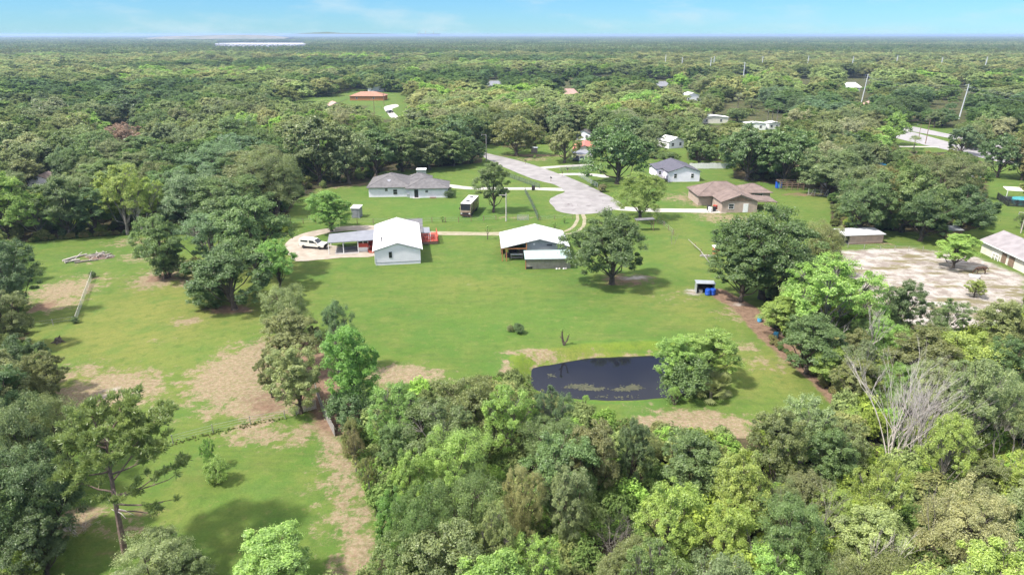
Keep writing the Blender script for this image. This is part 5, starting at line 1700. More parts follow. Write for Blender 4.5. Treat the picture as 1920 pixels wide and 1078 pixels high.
def fence(name, label, pts, h, spacing, postm, wirem=None, wires=(), panel=None, pw=.09, cat='fence', panel_h=None, rail=None, group=None):
    """pts are ground points; each post is its own part"""
    P = [Vector((p[0], p[1])) for p in pts]
    r = thing(name, label, cat, (P[0].x, P[0].y, 0), 0, group)
    pmesh = MB().tube([(0, 0, -.1), (0, 0, h)], pw / 2, 6).mesh('post', postm)
    run = []
    for a, b in zip(P[:-1], P[1:]):
        n = max(1, round((b - a).length / spacing))
        run += [a + (b - a) * (i / n) for i in range(n)]
    run.append(P[-1])
    for q_ in run:
        o = share('post', pmesh, r, (q_.x - P[0].x, q_.y - P[0].y, 0), trng.uniform(0, 3))
        o.rotation_euler = (trng.gauss(0, .025), trng.gauss(0, .025), 0)
    for z in wires:
        MB().tube([(q_.x - P[0].x, q_.y - P[0].y, z) for q_ in run], .012 if not rail else rail, 4).build('rail' if rail else 'wire', wirem or STEEL, r)
    if panel:
        k = MB()
        for a, b in zip(run[:-1], run[1:]):
            a = a - P[0]; b = b - P[0]
            k.add([(a.x, a.y, .05), (b.x, b.y, .05), (b.x, b.y, panel_h or h * .96), (a.x, a.y, panel_h or h * .96)], [(0, 1, 2, 3)])
        k.build('mesh', panel, r)
    return r


def board_fence(name, label, pts, h, bw, m, cat='fence', gap=.02, lean=0.0):
    P = [Vector((p[0], p[1])) for p in pts]
    r = thing(name, label, cat, (P[0].x, P[0].y, 0), 0)
    bm_ = MB().box(-bw / 2 + gap / 2, bw / 2 - gap / 2, -.02, .02, .03, h).mesh('board', m)
    for a, b in zip(P[:-1], P[1:]):
        L = (b - a).length; n = max(1, int(L / bw)); d = (b - a).normalized()
        for i in range(n):
            q_ = a + d * (i + .5) * (L / n) - P[0]
            o = share('board', bm_, r, (q_.x, q_.y, trng.uniform(-.05, .03)), math.atan2(d.y, d.x))
            o.rotation_euler.x = lean + trng.gauss(0, .01)
            o.scale = (L / n / bw, 1, trng.uniform(.97, 1.03))
        e = Vector((-d.y, d.x)) * .05
        for z in (h * .25, h * .8):
            MB().tube([(a.x - P[0].x + e.x, a.y - P[0].y + e.y, z), (b.x - P[0].x + e.x, b.y - P[0].y + e.y, z)], .04, 4).build('rail', m, r)
    return r


gp_l = lambda *p: [gp(a, b) for a, b in p]
board_fence('vinyl_fence', 'white panel fence behind the dark-roofed house', gp_l((1292, 317), (1368, 316)), 1.8, .9, WHITE_PAINT)
board_fence('board_fence', 'grey board fence running down from the fence-line clump', gp_l((592, 735), (606, 775), (628, 818)), 1.25, .35, GREY_WOOD)
board_fence('picket_fence', 'short pale picket panel under the pale-topped tree', gp_l((556, 776), (594, 766)), 1.3, .16, PALE_WOOD, gap=.05)
fence('mesh_fence', 'pale mesh fence standing alone in the left field', gp_l((143, 603), (158, 561), (174, 518)), 1.0, 3.4, PALE_WOOD, PALE_WOOD, (.98,), glass_fence_mat('pale_mesh', (.75, .78, .74), .40), rail=.03)
fence('wire_fence', 'post and wire fence behind the white house', gp_l((545, 419), (640, 420), (700, 420), (760, 418), (860, 417), (930, 413)), 1.25, 3.0, WOOD, STEEL, (.4, .8, 1.15), pw=.14)
fence('wire_fence', 'sagging wire fence crossing the field behind the pine', gp_l((325, 832), (400, 812), (470, 796), (535, 785), (556, 778)), 1.1, 4.0, GREY_WOOD, STEEL, (.4, .7, 1.0), pw=.1)
fence('wire_fence', 'low wire fence at the foot of the lone mesh fence', gp_l((60, 615), (100, 610), (143, 604)), 1.0, 3.5, GREY_WOOD, STEEL, (.5, .9), pw=.1)
fence('chain_link_fence', 'dark mesh fence slanting across the lawn from the driveway', gp_l((984, 360), (997, 385), (1009, 413)), 1.3, 3, DARK_STEEL, DARK_STEEL, (1.28, .05), CHAIN_DARK, rail=.03)
fence('chain_link_fence', 'dark mesh fence along the lane above the driveway', gp_l((955, 333), (985, 344), (1012, 353)), 1.3, 3, DARK_STEEL, DARK_STEEL, (1.28,), CHAIN_DARK, rail=.03)
fence('chain_link_fence', 'pale mesh fence between the two driveways', gp_l((1050, 321), (1098, 317)), 1.4, 2.5, STEEL, STEEL, (1.38,), CHAIN_LINK, rail=.03)
fence('chain_link_fence', 'mesh fence from the driveway down to the cul-de-sac oak', gp_l((1085, 331), (1108, 345), (1120, 352)), 1.3, 3, STEEL, STEEL, (1.28,), CHAIN_LINK, rail=.03)
fence('field_gate', 'pale mesh gate in the wire fence', gp_l((970, 413), (991, 413)), 1.25, 2.6, STEEL, STEEL, (.1, .65, 1.22), CHAIN_LINK, rail=.03, cat='gate')
fence('wire_fence', 'wire fence between the gate and the wheel tracks', gp_l((1012, 414), (1040, 412), (1074, 411)), 1.1, 3, WOOD, STEEL, (.4, .8, 1.05), pw=.1)
fence('wire_fence', 'wire fence running down from the yellow-green tree', gp_l((1222, 412), (1245, 425), (1262, 440)), 1.2, 3, WOOD, STEEL, (.4, .8, 1.1), pw=.12)
fence('wire_fence', 'wire fence at the top of the sandy paddock', gp_l((1560, 462), (1650, 470), (1730, 472)), 1.1, 3, GREY_WOOD, STEEL, (.4, .8, 1.05), pw=.1)
fence('wire_fence', 'thin fence below the orange-roofed house', gp_l((690, 205), (715, 203)), 1.2, 4, WOOD, STEEL, (.6, 1.1), pw=.12)

# --- timber pen and blue coop
pen = thing('timber_pen', 'timber rail pen beside the tall blue coop', 'pen', gp(1484, 357), R(-3))
for x in (-3.2, -1.6, 0, 1.6, 3.2):
    post_box(pen, 'post', x, 0, 0, 2.2, .16, WOOD); post_box(pen, 'post', x, 3.5, 0, 2.2, .16, WOOD)
for z in (.5, 1.1, 1.7, 2.15):
    MB().box(-3.3, 3.3, -.05, .05, z, z + .12).build('rail', WOOD, pen)
    MB().box(-3.3, 3.3, 3.45, 3.55, z, z + .12).build('rail', WOOD, pen)
for x in (-3.2, 3.2):
    MB().box(x - .05, x + .05, .05, 3.45, 2.2, 2.3).build('rail', WOOD, pen)
pen2 = thing('timber_pen', 'lower broken timber rail pen at the tree edge', 'pen', gp(1533, 368), R(-14))
for x in (-2.4, -.8, .8, 2.4):
    post_box(pen2, 'post', x, 0, 0, 1.9, .15, GREY_WOOD)
for k, z in enumerate((.4, .9, 1.4)):
    MB().tube([(-2.5, 0, z), (2.5, 0, z + .25 * (k - 1))], .06, 5).build('rail', GREY_WOOD, pen2)
for x in (-1.8, .2, 1.6):
    MB().tube([(x, -.05, .1), (x + .7, .1, 1.8)], .05, 5).build('brace', PALE_WOOD, pen2)
coop = thing('blue_coop', 'tall bright blue coop beside the timber pen', 'coop', gp(1461, 354), R(3))
MB().box(-.7, .7, 0, 1.2, .1, 1.9).build('wall', BLUE_PLASTIC, coop)
MB().slab([(-.85, -.2, 1.95), (.85, -.2, 1.95), (.85, 1.4, 2.2), (-.85, 1.4, 2.2)], .08).build('roof', BLACK, coop)
dd = MB().box(-.4, .4, -.04, .02, .2, 1.7).build('door', TEAL_PLASTIC, coop); MB().box(.28, .33, -.08, -.03, .9, 1.0).build('handle', STEEL, dd)
block_shed('animal_shelter', 'low dark shelter at the tree edge behind the timber pen', 1556, 363, 4, 3, 1.6, 2.0, R(-10), DARK_ROOF, WOOD)

# --- pink shed, long barn, paddock things
pk = Vector(gp(1592, 459)); pk2 = Vector(gp(1655, 456))
ps = thing('pink_shed', 'pink block shed with flat white roof above the sandy paddock', 'shed', (pk.x, pk.y, 0), math.atan2((pk2 - pk).y, (pk2 - pk).x))
MB().box(0, 7.4, 0, 3.6, 0, 1.9).build('wall', PINK_WALL, ps)
MB().slab([(-1.4, -.3, 2.05), (7.7, -.3, 1.98), (7.7, 4.0, 2.3), (-1.4, 4.0, 2.36)], .1).build('roof', WHITE_METAL_X, ps)
for y in (-.1, 3.7):
    post_box(ps, 'post', -1.2, y, 0, 2.0, .12, GREY_WOOD)
MB().box(-.06, .0, .4, 2.8, .1, 1.7).build('opening_shade_panel', SHADE_DARK, ps)  # dark panel on the solid wall, standing for the shade inside an opening
for i in range(5):
    MB().box(.02 + i * 1.48, .02 + i * 1.48 + 1.42, -.05, -.003, .05, .25).build('base_block', WOOD, ps)
rb0 = Vector(gp(1838, 473)); rb1 = Vector(gp(1908, 507))
ang = math.atan2((rb1 - rb0).y, (rb1 - rb0).x)
rb = thing('long_barn', 'long cream barn with lilac-grey gable roof at the right edge', 'barn', (rb1.x, rb1.y, 0), ang + R(90))
Lb = 14.0
gable(rb, 7.5, Lb, 2.5, 4.2, .5, LILAC_SHINGLE, CREAM_WALL, x0=-3.75)
rb.rotation_euler = (0, 0, ang + R(90) + R(180))
rb.location = (rb0.x, rb0.y, 0)
# near wall faces local +x=0 side after turning; doors and gate on it
for k, (yy, w_) in enumerate(((6.2, 1.3), (8.2, 1.5))):
    dd = MB()
    for i in range(5):
        MB().box(.02, .09, yy + i * w_ / 5, yy + (i + .9) * w_ / 5, .1, 1.9).build('door_board', WOOD, rb)
MB().box(.3, .36, 4.0, 5.8, 1.2, 1.28).build('gate_rail', WHITE_PAINT, rb)
MB().box(.3, .36, 4.0, 5.8, .6, .68).build('gate_rail', WHITE_PAINT, rb)
for yy in (4.0, 4.9, 5.8):
    post_box(rb, 'gate_post', .33, yy, 0, 1.4, .1, WHITE_PAINT)
MB().box(.5, .62, -.3, Lb + .3, 2.28, 2.4).build('gutter', WHITE_PAINT, rb)
block_shed('grey_shelter', 'small grey-roofed shelter at the back of the paddock', 1787, 447, 3.6, 2.2, 1.7, 2.0, R(4), STEEL, WOOD)
block_shed('blue_trimmed_shed', 'white shed with blue-trimmed roof on the right lawn', 1828, 340, 3.4, 3.2, 2.5, 2.6, R(8), WHITE_PAINT, WHITE_PAINT)
MB().box(-1.85, 1.85, -.24, -.18, 2.3, 2.62).build('trim', BLUE_TRIM, bpy.data.objects['blue_trimmed_shed'])
block_shed('white_trailer', 'white trailer half hidden behind the blue-trimmed shed', 1806, 328, 4.5, 2.2, 2.3, 2.3, R(15), WHITE_PAINT, WHITE_PAINT)
block_shed('blue_roofed_shed', 'shed with pale blue roof glimpsed between the oaks', 1640, 322, 6, 5, 2.1, 2.6, R(-4), TEAL_PLASTIC, CREAM_WALL)
pl = thing('swimming_pool', 'above-ground pool with dark screen and white canopy at the right edge', 'pool', gp(1912, 386), R(-18))
MB().lathe([(3.0, 0), (3.1, 0), (3.1, 1.2), (3.0, 1.2)], 28, (2.2, 3, 0)).build('pool_wall', POOL_BLUE, pl)
MB().lathe([(.01, 0.9), (3.0, .9)], 28, (2.2, 3, 0)).build('pool_water', POOL_BLUE, pl)
MB().box(-3, 8, -1.5, -1.4, 0, 1.7).build('screen', POOL_SCREEN, pl)
MB().box(-3.1, -3.0, -1.5, 7, 0, 1.7).build('screen', POOL_SCREEN, pl)
for i in range(7):
    post_box(pl, 'screen_post', -3 + i * 1.8, -1.45, 0, 1.8, .1, BLACK)
MB().slab([(-1.5, 6, 2.6), (7, 6, 2.6), (7, 9.5, 2.9), (-1.5, 9.5, 2.9)], .1).build('canopy', CREAM_WALL, pl)
MB().box(-2.6, 6, 4.8, 5.8, .02, 1.1).build('patio_cover', CAR_DARK, pl)
for x in (-1.3, 6.8):
    post_box(pl, 'canopy_post', x, 6.1, 0, 2.55, .12, WHITE_PAINT)

# ================================================================== SMALL THINGS
os_ = gp(1322, 551)
sh = thing('open_shelter', 'small open-fronted grey shelter at the tree line', 'shelter', os_, R(-6))
MB().box(-1.45, -1.38, 0, 1.9, 0, 1.75).build('side_wall', STEEL, sh)
MB().box(1.38, 1.45, 0, 1.9, 0, 1.75).build('side_wall', STEEL, sh)
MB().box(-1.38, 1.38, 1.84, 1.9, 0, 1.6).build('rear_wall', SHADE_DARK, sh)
MB().slab([(-1.55, -.2, 1.86), (1.55, -.2, 1.86), (1.55, 2.05, 1.68), (-1.55, 2.05, 1.68)], .07).build('roof', STEEL, sh)
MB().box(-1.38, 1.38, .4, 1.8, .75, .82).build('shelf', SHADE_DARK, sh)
MB().box(.15, .5, .1, .5, .02, .9).build('upright', PALE_WOOD, sh)
MB().box(-1.0, -.4, .3, .9, .02, .6).build('box', GREY_WOOD, sh)


def barrel(label, px, py, m, r=.42, h=.95, tub=False):
    p = gp(px, py)
    t = thing('plastic_tub' if tub else 'blue_barrel', label, 'tub' if tub else 'barrel', p, trng.uniform(0, 3))
    MB().lathe([(r * .88, 0), (r, h * .12), (r * 1.02, h * .33), (r * .97, h * .36), (r * 1.03, h * .5), (r * .97, h * .64), (r * 1.02, h * .68), (r, h * .9), (r * .9, h)], 18).build('body', m, t)
    MB().lathe([(r * .86, h), (r * .86, h + .04), (r * .8, h + .05)], 18).build('lid', m, t)
    MB().lathe([(.06, h + .05), (.06, h + .09)], 8, (r * .4, 0, 0)).build('cap', BLACK, t)


barrel('dark blue barrel in front of the open shelter, left of two', 1327, 553, BLUE_PLASTIC, .48, 1.0)
barrel('dark blue barrel in front of the open shelter, right of two', 1336, 552.5, BLUE_PLASTIC, .48, 1.0)
barrel('light blue tub on the mulch strip, the upper one', 1424, 603, TEAL_PLASTIC, .34, .8, True)
barrel('light blue tub on the mulch strip, the lower one', 1454, 633, TEAL_PLASTIC, .34, .8, True)

# toppled pale pole and orange crate
pa, pb, pc_ = gp(1290, 457), gp(1312, 474), gp(1334, 498)
lg = thing('fallen_pole', 'long pale pole lying on the grass above the tree line', 'pole', (pa[0], pa[1], 0))
MB().tube([(0, 0, .9), (pb[0] - pa[0], pb[1] - pa[1], .55), (pc_[0] - pa[0], pc_[1] - pa[1], .12)], [.05, .07, .09], 7).build('pole', GREY_WOOD, lg)
for k in (.25, .5, .75):
    q = Vector((pa[0], pa[1])).lerp(Vector((pc_[0], pc_[1])), k) - Vector((pa[0], pa[1]))
    post_box(lg, 'post', q.x + .3, q.y, 0, 1.2, .1, WOOD)
oc = thing('orange_crate', 'orange wooden hutch with pale lid at the tree line', 'hutch', gp(1342, 479), R(10))
for i in range(5):
    MB().box(-.55, .55, -.5, .5, .05 + i * .32, .05 + i * .32 + .29).build('slat', ORANGE_WOOD, oc)
MB().slab([(-.7, -.65, 1.75), (.7, -.65, 1.75), (.7, .65, 1.9), (-.7, .65, 1.9)], .08).build('lid', WHITE_PAINT, oc)
t = thing('lumber_pile', 'low pile of grey boards beside the orange hutch', 'lumber', gp(1328, 481), R(-20))
for i in range(7):
    MB().box(-1.6 + .05 * i, 1.5, -.5 + .3 * (i % 3), -.25 + .3 * (i % 3), .02 + .12 * (i // 3), .12 + .12 * (i // 3)).build('plank', GREY_WOOD, t)

# pole shelter right of the big oak
t = thing('pole_shelter', 'flat dark roof on thin poles under the yellow-green tree', 'shelter', gp(1207, 432), R(6))
MB().slab([(-2.0, -.8, 2.5), (2.1, -.8, 2.65), (2.1, .9, 2.65), (-2.0, .9, 2.5)], .12).build('roof', DARK_ROOF, t)
for x in (-1.8, 1.9):
    for y in (-.7, .8):
        post_box(t, 'post', x, y, 0, 2.45, .1, WOOD)
MB().tube([(1.9, -.7, 1.2), (.6, -.7, 2.4)], .04, 5).build('brace', WOOD, t)

# debris pile, logs, stump
rg = random.Random(8)
dpz = thing('brush_pile', 'pile of grey branches and debris in the left field', 'brush pile', gp(190, 482), 0)
mnd = MB()
k = 14
mnd.v = [(math.cos(6.283 * i / k) * 2.9 * rg.uniform(.8, 1.1), math.sin(6.283 * i / k) * 1.6 * rg.uniform(.8, 1.1), 0) for i in range(k)]
mnd.v += [(math.cos(6.283 * i / k) * 1.7 * rg.uniform(.8, 1.1), math.sin(6.283 * i / k) * .9 * rg.uniform(.8, 1.1), .4 * rg.uniform(.8, 1.2)) for i in range(k)] + [(0, 0, .75)]
mnd.f = [(i, (i + 1) % k, k + (i + 1) % k, k + i) for i in range(k)] + [(k + i, k + (i + 1) % k, 2 * k) for i in range(k)]
mnd.build('mound', mat('pile_soil', (0.20, .14, .11), (.12, .085, .07), 2, .95, .5), dpz)
for i in range(46):
    a = rg.uniform(0, 6.28); r = rg.uniform(.2, 2.5); z = .75 * (1 - r / 3.0) + rg.uniform(0, .25)
    L = rg.uniform(.6, 2.0); q = rg.uniform(0, 6.28); e = rg.uniform(-.25, .25)
    c = Vector((math.cos(a) * r, math.sin(a) * r * .55, z)); d = Vector((math.cos(q), math.sin(q), e)) * L / 2
    MB().tube([c - d, c + Vector((0, 0, .06)), c + d], [.07, .06, .03], 5).build('branch', rg.choice([BARK_DEAD, BARK_GREY, GREY_WOOD]), dpz)
for i, (x0, y0, x1, y1, r) in enumerate([(118, 491, 163, 478, .22), (122, 494, 150, 489, .26), (140, 494, 185, 488, .16)]):
    a, b = gp(x0, y0), gp(x1, y1)
    o = thing('log', ['upper bleached log beside the brush pile', 'thick short log beside the brush pile', 'thin log lying along the foot of the brush pile'][i], 'log', (a[0], a[1], 0))
    MB().tube([(0, 0, r * .9), ((b[0] - a[0]) * .5, (b[1] - a[1]) * .5 + .15, r), (b[0] - a[0], b[1] - a[1], r * .8)], [r, r * .9, r * .6], 9).build('stem', BARK_DEAD if i < 2 else BARK_GREY, o)
    MB().tube([((b[0] - a[0]) * .6, (b[1] - a[1]) * .6, r), ((b[0] - a[0]) * .75, (b[1] - a[1]) * .75 + .6, r + .5)], [r * .5, r * .2], 6).build('limb', BARK_DEAD, o)
st = thing('tree_stump', 'dark ragged stump in the left field', 'stump', gp(110, 641))
MB().lathe([(.62, -.05), (.48, .15), (.42, .5), (.36, .62), (.2, .55)], 12).build('stem', BARK, st)
for a in (0, 1.9, 3.6, 5.0):
    MB().tube([(math.cos(a) * .3, math.sin(a) * .3, .18), (math.cos(a) * 1.0, math.sin(a) * 1.0, -.02)], [.16, .05], 6).build('root', BARK, st)
MB().tube([(.1, 0, .5), (.35, .1, 1.0)], [.16, .04], 6).build('splinter', BARK, st)


# pruned trunks
def pruned(label, px, py, stems, leaf=None):
    r = thing('pruned_tree', label, 'tree', gp(px, py))
    tb = MB()
    for pts, rad in stems:
        tb.tube(pts, rad, 7)
    tb.build('trunk', BARK, r)
    if leaf:
        for c, s in leaf:
            cm, tm, ph, pr = PROTO[('shrub', 0, 0)]
            o = share('crown', cm, r, c, 0, (s / pr, s / pr, s / pr)); o.color = (*TINT['lime'], 1)
    return r


pruned('bare forked trunk on the lawn above the pond', 1058, 647, [([(0, 0, 0), (-.25, 0, .8), (-.35, 0, 1.6), (-.3, 0, 2.3)], [.2, .15, .12, .10]),
       ([(0, 0, .2), (.35, 0, .7), (.6, 0, 1.6)], [.14, .1, .07]), ([(-.3, 0, 1.0), (-.65, 0, 1.3)], [.09, .05])], [((-.3, 0, 2.1), .25), ((.6, 0, 1.5), .18)])
pruned('small sprouting stub at the near bank of the pond', 1095, 768, [([(0, 0, 0), (-.15, 0, .7), (-.2, 0, 1.1)], [.14, .12, .1]), ([(.05, 0, 0), (.1, 0, .7), (.15, 0, 1.3)], [.12, .1, .08])], [((.15, 0, 1.2), .4)])
pruned('forked sprouting stub beside the palmetto', 1264, 758, [([(0, 0, 0), (-.3, 0, .8), (-.45, 0, 1.4)], [.16, .12, .1]), ([(.1, 0, 0), (.3, 0, .8), (.35, 0, 1.2)], [.14, .1, .09]), ([(0, .1, .3), (.05, .1, 1.4)], [.1, .07])],
       [((-.45, 0, 1.35), .45), ((.35, 0, 1.15), .35), ((.0, .1, 1.4), .5)])
pruned('thin reddish sapling behind the metal-roofed barn', 914, 449, [([(0, 0, 0), (.1, 0, 1.4), (0, 0, 2.6)], [.1, .07, .03]), ([(.1, 0, 1.2), (.7, 0, 2.2)], [.05, .02]), ([(.05, 0, 1.0), (-.5, 0, 2.4)], [.05, .02])], [((0, 0, 2.4), .3), ((.6, 0, 2.0), .2)])
for i, (x, y) in enumerate(((1040, 429), (1058, 419), (1003, 299), (830, 417))):
    pruned(['small brown bush on the lawn left of the wheel tracks', 'small brown bush against the wire fence', 'small sapling beyond the lane', 'dark twiggy sapling behind the white house'][i], x, y,
           [([(0, 0, 0), (.05, 0, .6), (.1, 0, 1.2)], [.07, .05, .03]), ([(0, 0, .2), (.4, 0, .9)], [.05, .02]), ([(0, 0, .2), (-.4, 0, 1.0)], [.05, .02])], [((0, 0, .8), .42), ((-.3, 0, .7), .3)])

# clipped ball and its small neighbour
for nm, lab, px, py, r_, tn in (('clipped_bush', 'round clipped dark bush alone on the lawn', 973, 624, .95, 'deep'), ('low_bush', 'small ragged bush beside the round clipped bush', 957, 621, .6, 'olive'),
                                ('garden_shrub', 'dark shrub at the corner of the grey-roofed house wing', 842, 371, 1.3, 'dark'), ('garden_shrub', 'smaller shrub behind the dark corner shrub of the grey-roofed house', 841, 361, 1.0, 'deep'),
                                ('garden_shrub', 'shrub below the big oak beside the lane', 1128, 360, 1.4, 'brownish'), ('garden_shrub', 'low shrub row beside the deck of the dark-roofed house', 1240, 345, 1.0, 'deep'),
                                ('weedy_bush', 'weedy bush at the top end of the lone mesh fence', 175, 520, .7, 'deep'), ('weedy_bush', 'weedy bush at the near end of the lone mesh fence', 142, 606, .6, 'deep')):
    p = gp(px, py)
    t = thing(nm, lab, 'bush', p, trng.uniform(0, 6))
    cm, tm, ph, pr = PROTO[('shrub', 1 if nm != 'low_bush' else 0, 0)]
    for n2, me in (('stem', tm), ('foliage', cm)):
        o = share(n2, me, t, scale=(r_ / pr, r_ / pr, 1.75 * r_ / ph)); o.color = (*TINT[tn], 1)


# palms
def fan_palm(name, label, px, py, h, n, L, tint_, stems=1):
    r = thing(name, label, 'palm', gp(px, py), trng.uniform(0, 6))
    for s in range(stems):
        off = Vector((trng.uniform(-1, 1), trng.uniform(-1, 1), 0)) * (0 if stems == 1 else 1.1)
        hh = h * trng.uniform(.75, 1.1)
        MB().tube([(off.x, off.y, 0), (off.x * 1.1, off.y * 1.1, hh)], [.2, .15], 8).build('trunk', BARK_GREY, r)
        V, Q = [], []
        for i in range(n):
            az = i * 2.4; el = trng.uniform(-.5, 1.35)
            d = Vector((math.cos(az) * math.cos(el), math.sin(az) * math.cos(el), math.sin(el)))
            c = Vector((off.x * 1.1, off.y * 1.1, hh)) + d * L * .55
            side = d.cross(Vector((0, 0, 1))).normalized(); up = side.cross(d)
            for k in range(9):
                a = (k - 4) * .27
                dd_ = (d * math.cos(a) + side * math.sin(a)).normalized() - Vector((0, 0, .12 + .1 * abs(a)))
                e = c + dd_ * L * .55
                wv = (side * math.cos(a) - d * math.sin(a)) * .075
                m = c.lerp(e, .5)
                o0 = len(V)
                V += [c - wv * .3, m - wv, e, m + wv]; Q.append((o0, o0 + 1, o0 + 2, o0 + 3))
            o0 = len(V)
            b0 = Vector((off.x * 1.1, off.y * 1.1, hh))
            V += [b0 - side * .02, c - side * .02, c + side * .02, b0 + side * .02]; Q.append((o0, o0 + 1, o0 + 2, o0 + 3))
        me = np_mesh('fronds', np.array([tuple(v) for v in V]), np.array(Q), LEAF, np.full(len(V), .55))
        o = share('fronds', me, r); o.color = (*TINT[tint_], 1)


fan_palm('palmetto', 'grey-green palmetto clump beside the pond', 1345, 745, 1.3, 30, 1.7, 'olive', 3)
fan_palm('palm_tree', 'yellowish palm beside the highway', 1862, 252, 3.6, 34, 2.6, 'tan')
fan_palm('palm_tree', 'small palm on the highway verge', 1713, 280, 3.0, 30, 2.6, 'grey')
for i, x in enumerate((1438, 1446, 1455)):
    fan_palm('palm_tree', ['left of three dark palms in the woods', 'middle of three dark palms in the woods', 'right of three dark palms in the woods'][i], x, 236 + i, 8.5, 30, 2.5, 'deep')
fan_palm('palm_tree', 'pale dried palm in the woods left of the highway', 1383, 205, 6.5, 40, 3.2, 'silver')
gb2 = thing('storage_bin', 'grey box between the pond trees and the palmetto', 'bin', gp(1328, 716), R(10))
MB().box(-.7, .7, -.4, .4, 0, .8).build('body', STEEL, gb2, .05); MB().box(-.75, .75, -.45, .45, .8, .88).build('lid', WHITE_PAINT, gb2, .02)


# ------------------------------------------------------------------ the tall pine
def pine():
    X, Y = gp(236, 1046)
    yy = (539 - 783) / FPX
    s = Y / (CT + yy * ST); h = CAM_H + s * (-ST + yy * CT)
    r = thing('pine_tree', 'tall flat-topped pine with bare lower trunk at the lower left', 'tree', (X, Y), 0)
    g = random.Random(31)
    sc = h / 13.0
    tr = MB()
    bend = lambda z: Vector((.55 * (z / 13) ** 1.3, .3 * (z / 13), z))
    zs = [0, 2, 4, 6, 8, 10, 11.6]
    tr.tube([bend(z) * sc for z in zs], [.27 * sc, .23 * sc, .20 * sc, .17 * sc, .13 * sc, .09 * sc, .03 * sc], 9)
    tufts = []
    limbs = [(4.6, -.3, 3.6, .08, .4), (5.6, .35, 4.2, .42, 1), (6.3, 3.3, 4.0, .55, 1), (6.6, -.9, 4.4, .35, 1), (7.2, 1.3, 4.2, .5, 1), (7.4, 2.4, 3.6, .6, 1),
             (7.9, -.1, 4.4, .55, 1), (8.2, 4.3, 3.8, .5, 1), (8.5, .8, 4.2, .65, 1), (8.9, 2.9, 3.6, .7, 1), (9.2, 5.4, 3.8, .6, 1), (9.6, .2, 3.8, .75, 1), (9.8, 1.9, 3.2, .8, 1), (10.2, 3.6, 3.0, .85, 1),
             (10.5, 5.0, 2.6, .9, 1), (10.9, 1.0, 2.2, 1.0, 1), (11.2, 2.8, 1.8, 1.1, 1), (5.2, -.15, 4.6, -.02, .5), (6.0, .1, 4.4, .2, .7)]
    for z0, az, L, el, dens in limbs:
        L *= .92 + .26 * math.cos(az)
        b = bend(z0) * sc
        d = Vector((math.cos(az), math.sin(az), 0))
        pts = []
        for k in range(6):
            f = k / 5
            pts.append(b + (d * L * f + Vector((0, 0, L * (math.tan(el) * f * .55 + .22 * f * f))) + Vector((g.gauss(0, .12), g.gauss(0, .12), g.gauss(0, .08))) * f) * sc)
        tr.tube(pts, [(.085 - .014 * k) * sc for k in range(6)], 6)
        nb = int((13 if z0 > 8 else 9 if z0 > 7 else 3) * dens)
        for j in range(nb):
            f = g.uniform(.5, 1.0)
            p = pts[int(f * 5)] if f < 1 else pts[5]
            a2 = az + g.uniform(-1.7, 1.7)
            l2 = g.uniform(.5, 1.6) * sc
            e = p + Vector((math.cos(a2), math.sin(a2), g.uniform(.15, .8))) * l2
            tr.tube([p, p.lerp(e, .5) + Vector((0, 0, -.05)), e], [.03 * sc, .022 * sc, .012 * sc], 4)
            for q in (p.lerp(e, .55), e, e + Vector((g.gauss(0, .25), g.gauss(0, .25), g.uniform(-.05, .3))) * sc, e + Vector((g.gauss(0, .35), g.gauss(0, .35), g.uniform(-.1, .3))) * sc):
                tufts.append((q, (e - p).normalized()))
        tufts.append((pts[5], d))
    tr.build('trunk', BARK_PINE, r)
    for k in range(5):
        a = g.uniform(0, 6.28); z0 = g.uniform(3.4, 5.6); b = bend(z0) * sc
        d = Vector((math.cos(a), math.sin(a), -.1)) * g.uniform(1.2, 2.6) * sc
        MB().tube([b, b + d * .5 + Vector((0, 0, .15)), b + d], [.05, .035, .012], 5).build('dead_limb', BARK_DEAD, r)
    gn = np.random.default_rng(3)
    V, tone = [], []
    for c, d in tufts:
        n = 60
        dirs = gn.normal(size=(n, 3)) + np.array(d) * .8 + np.array([0, 0, .75]); dirs /= np.linalg.norm(dirs, axis=1)[:, None]
        L = gn.uniform(.26, .46, n)[:, None] * sc
        c0 = np.array(c) + gn.normal(size=(n, 3)) * .09
        s = np.cross(dirs, gn.normal(size=(n, 3))); s /= np.linalg.norm(s, axis=1)[:, None]
        w = .036 * sc
        V.append(np.stack([c0, c0 + dirs * L * .5 + s * w, c0 + dirs * L, c0 + dirs * L * .5 - s * w], 1).reshape(-1, 3))
        tone.append(np.full(n * 4, np.clip(gn.normal(.5, .2), 0, 1)))
    V = np.concatenate(V); tone = np.concatenate(tone)
    o = share('crown', np_mesh('needles', V, np.arange(len(V)).reshape(-1, 4), LEAF, tone), r)
    o.color = (.090, .130, .026, 1)


pine()


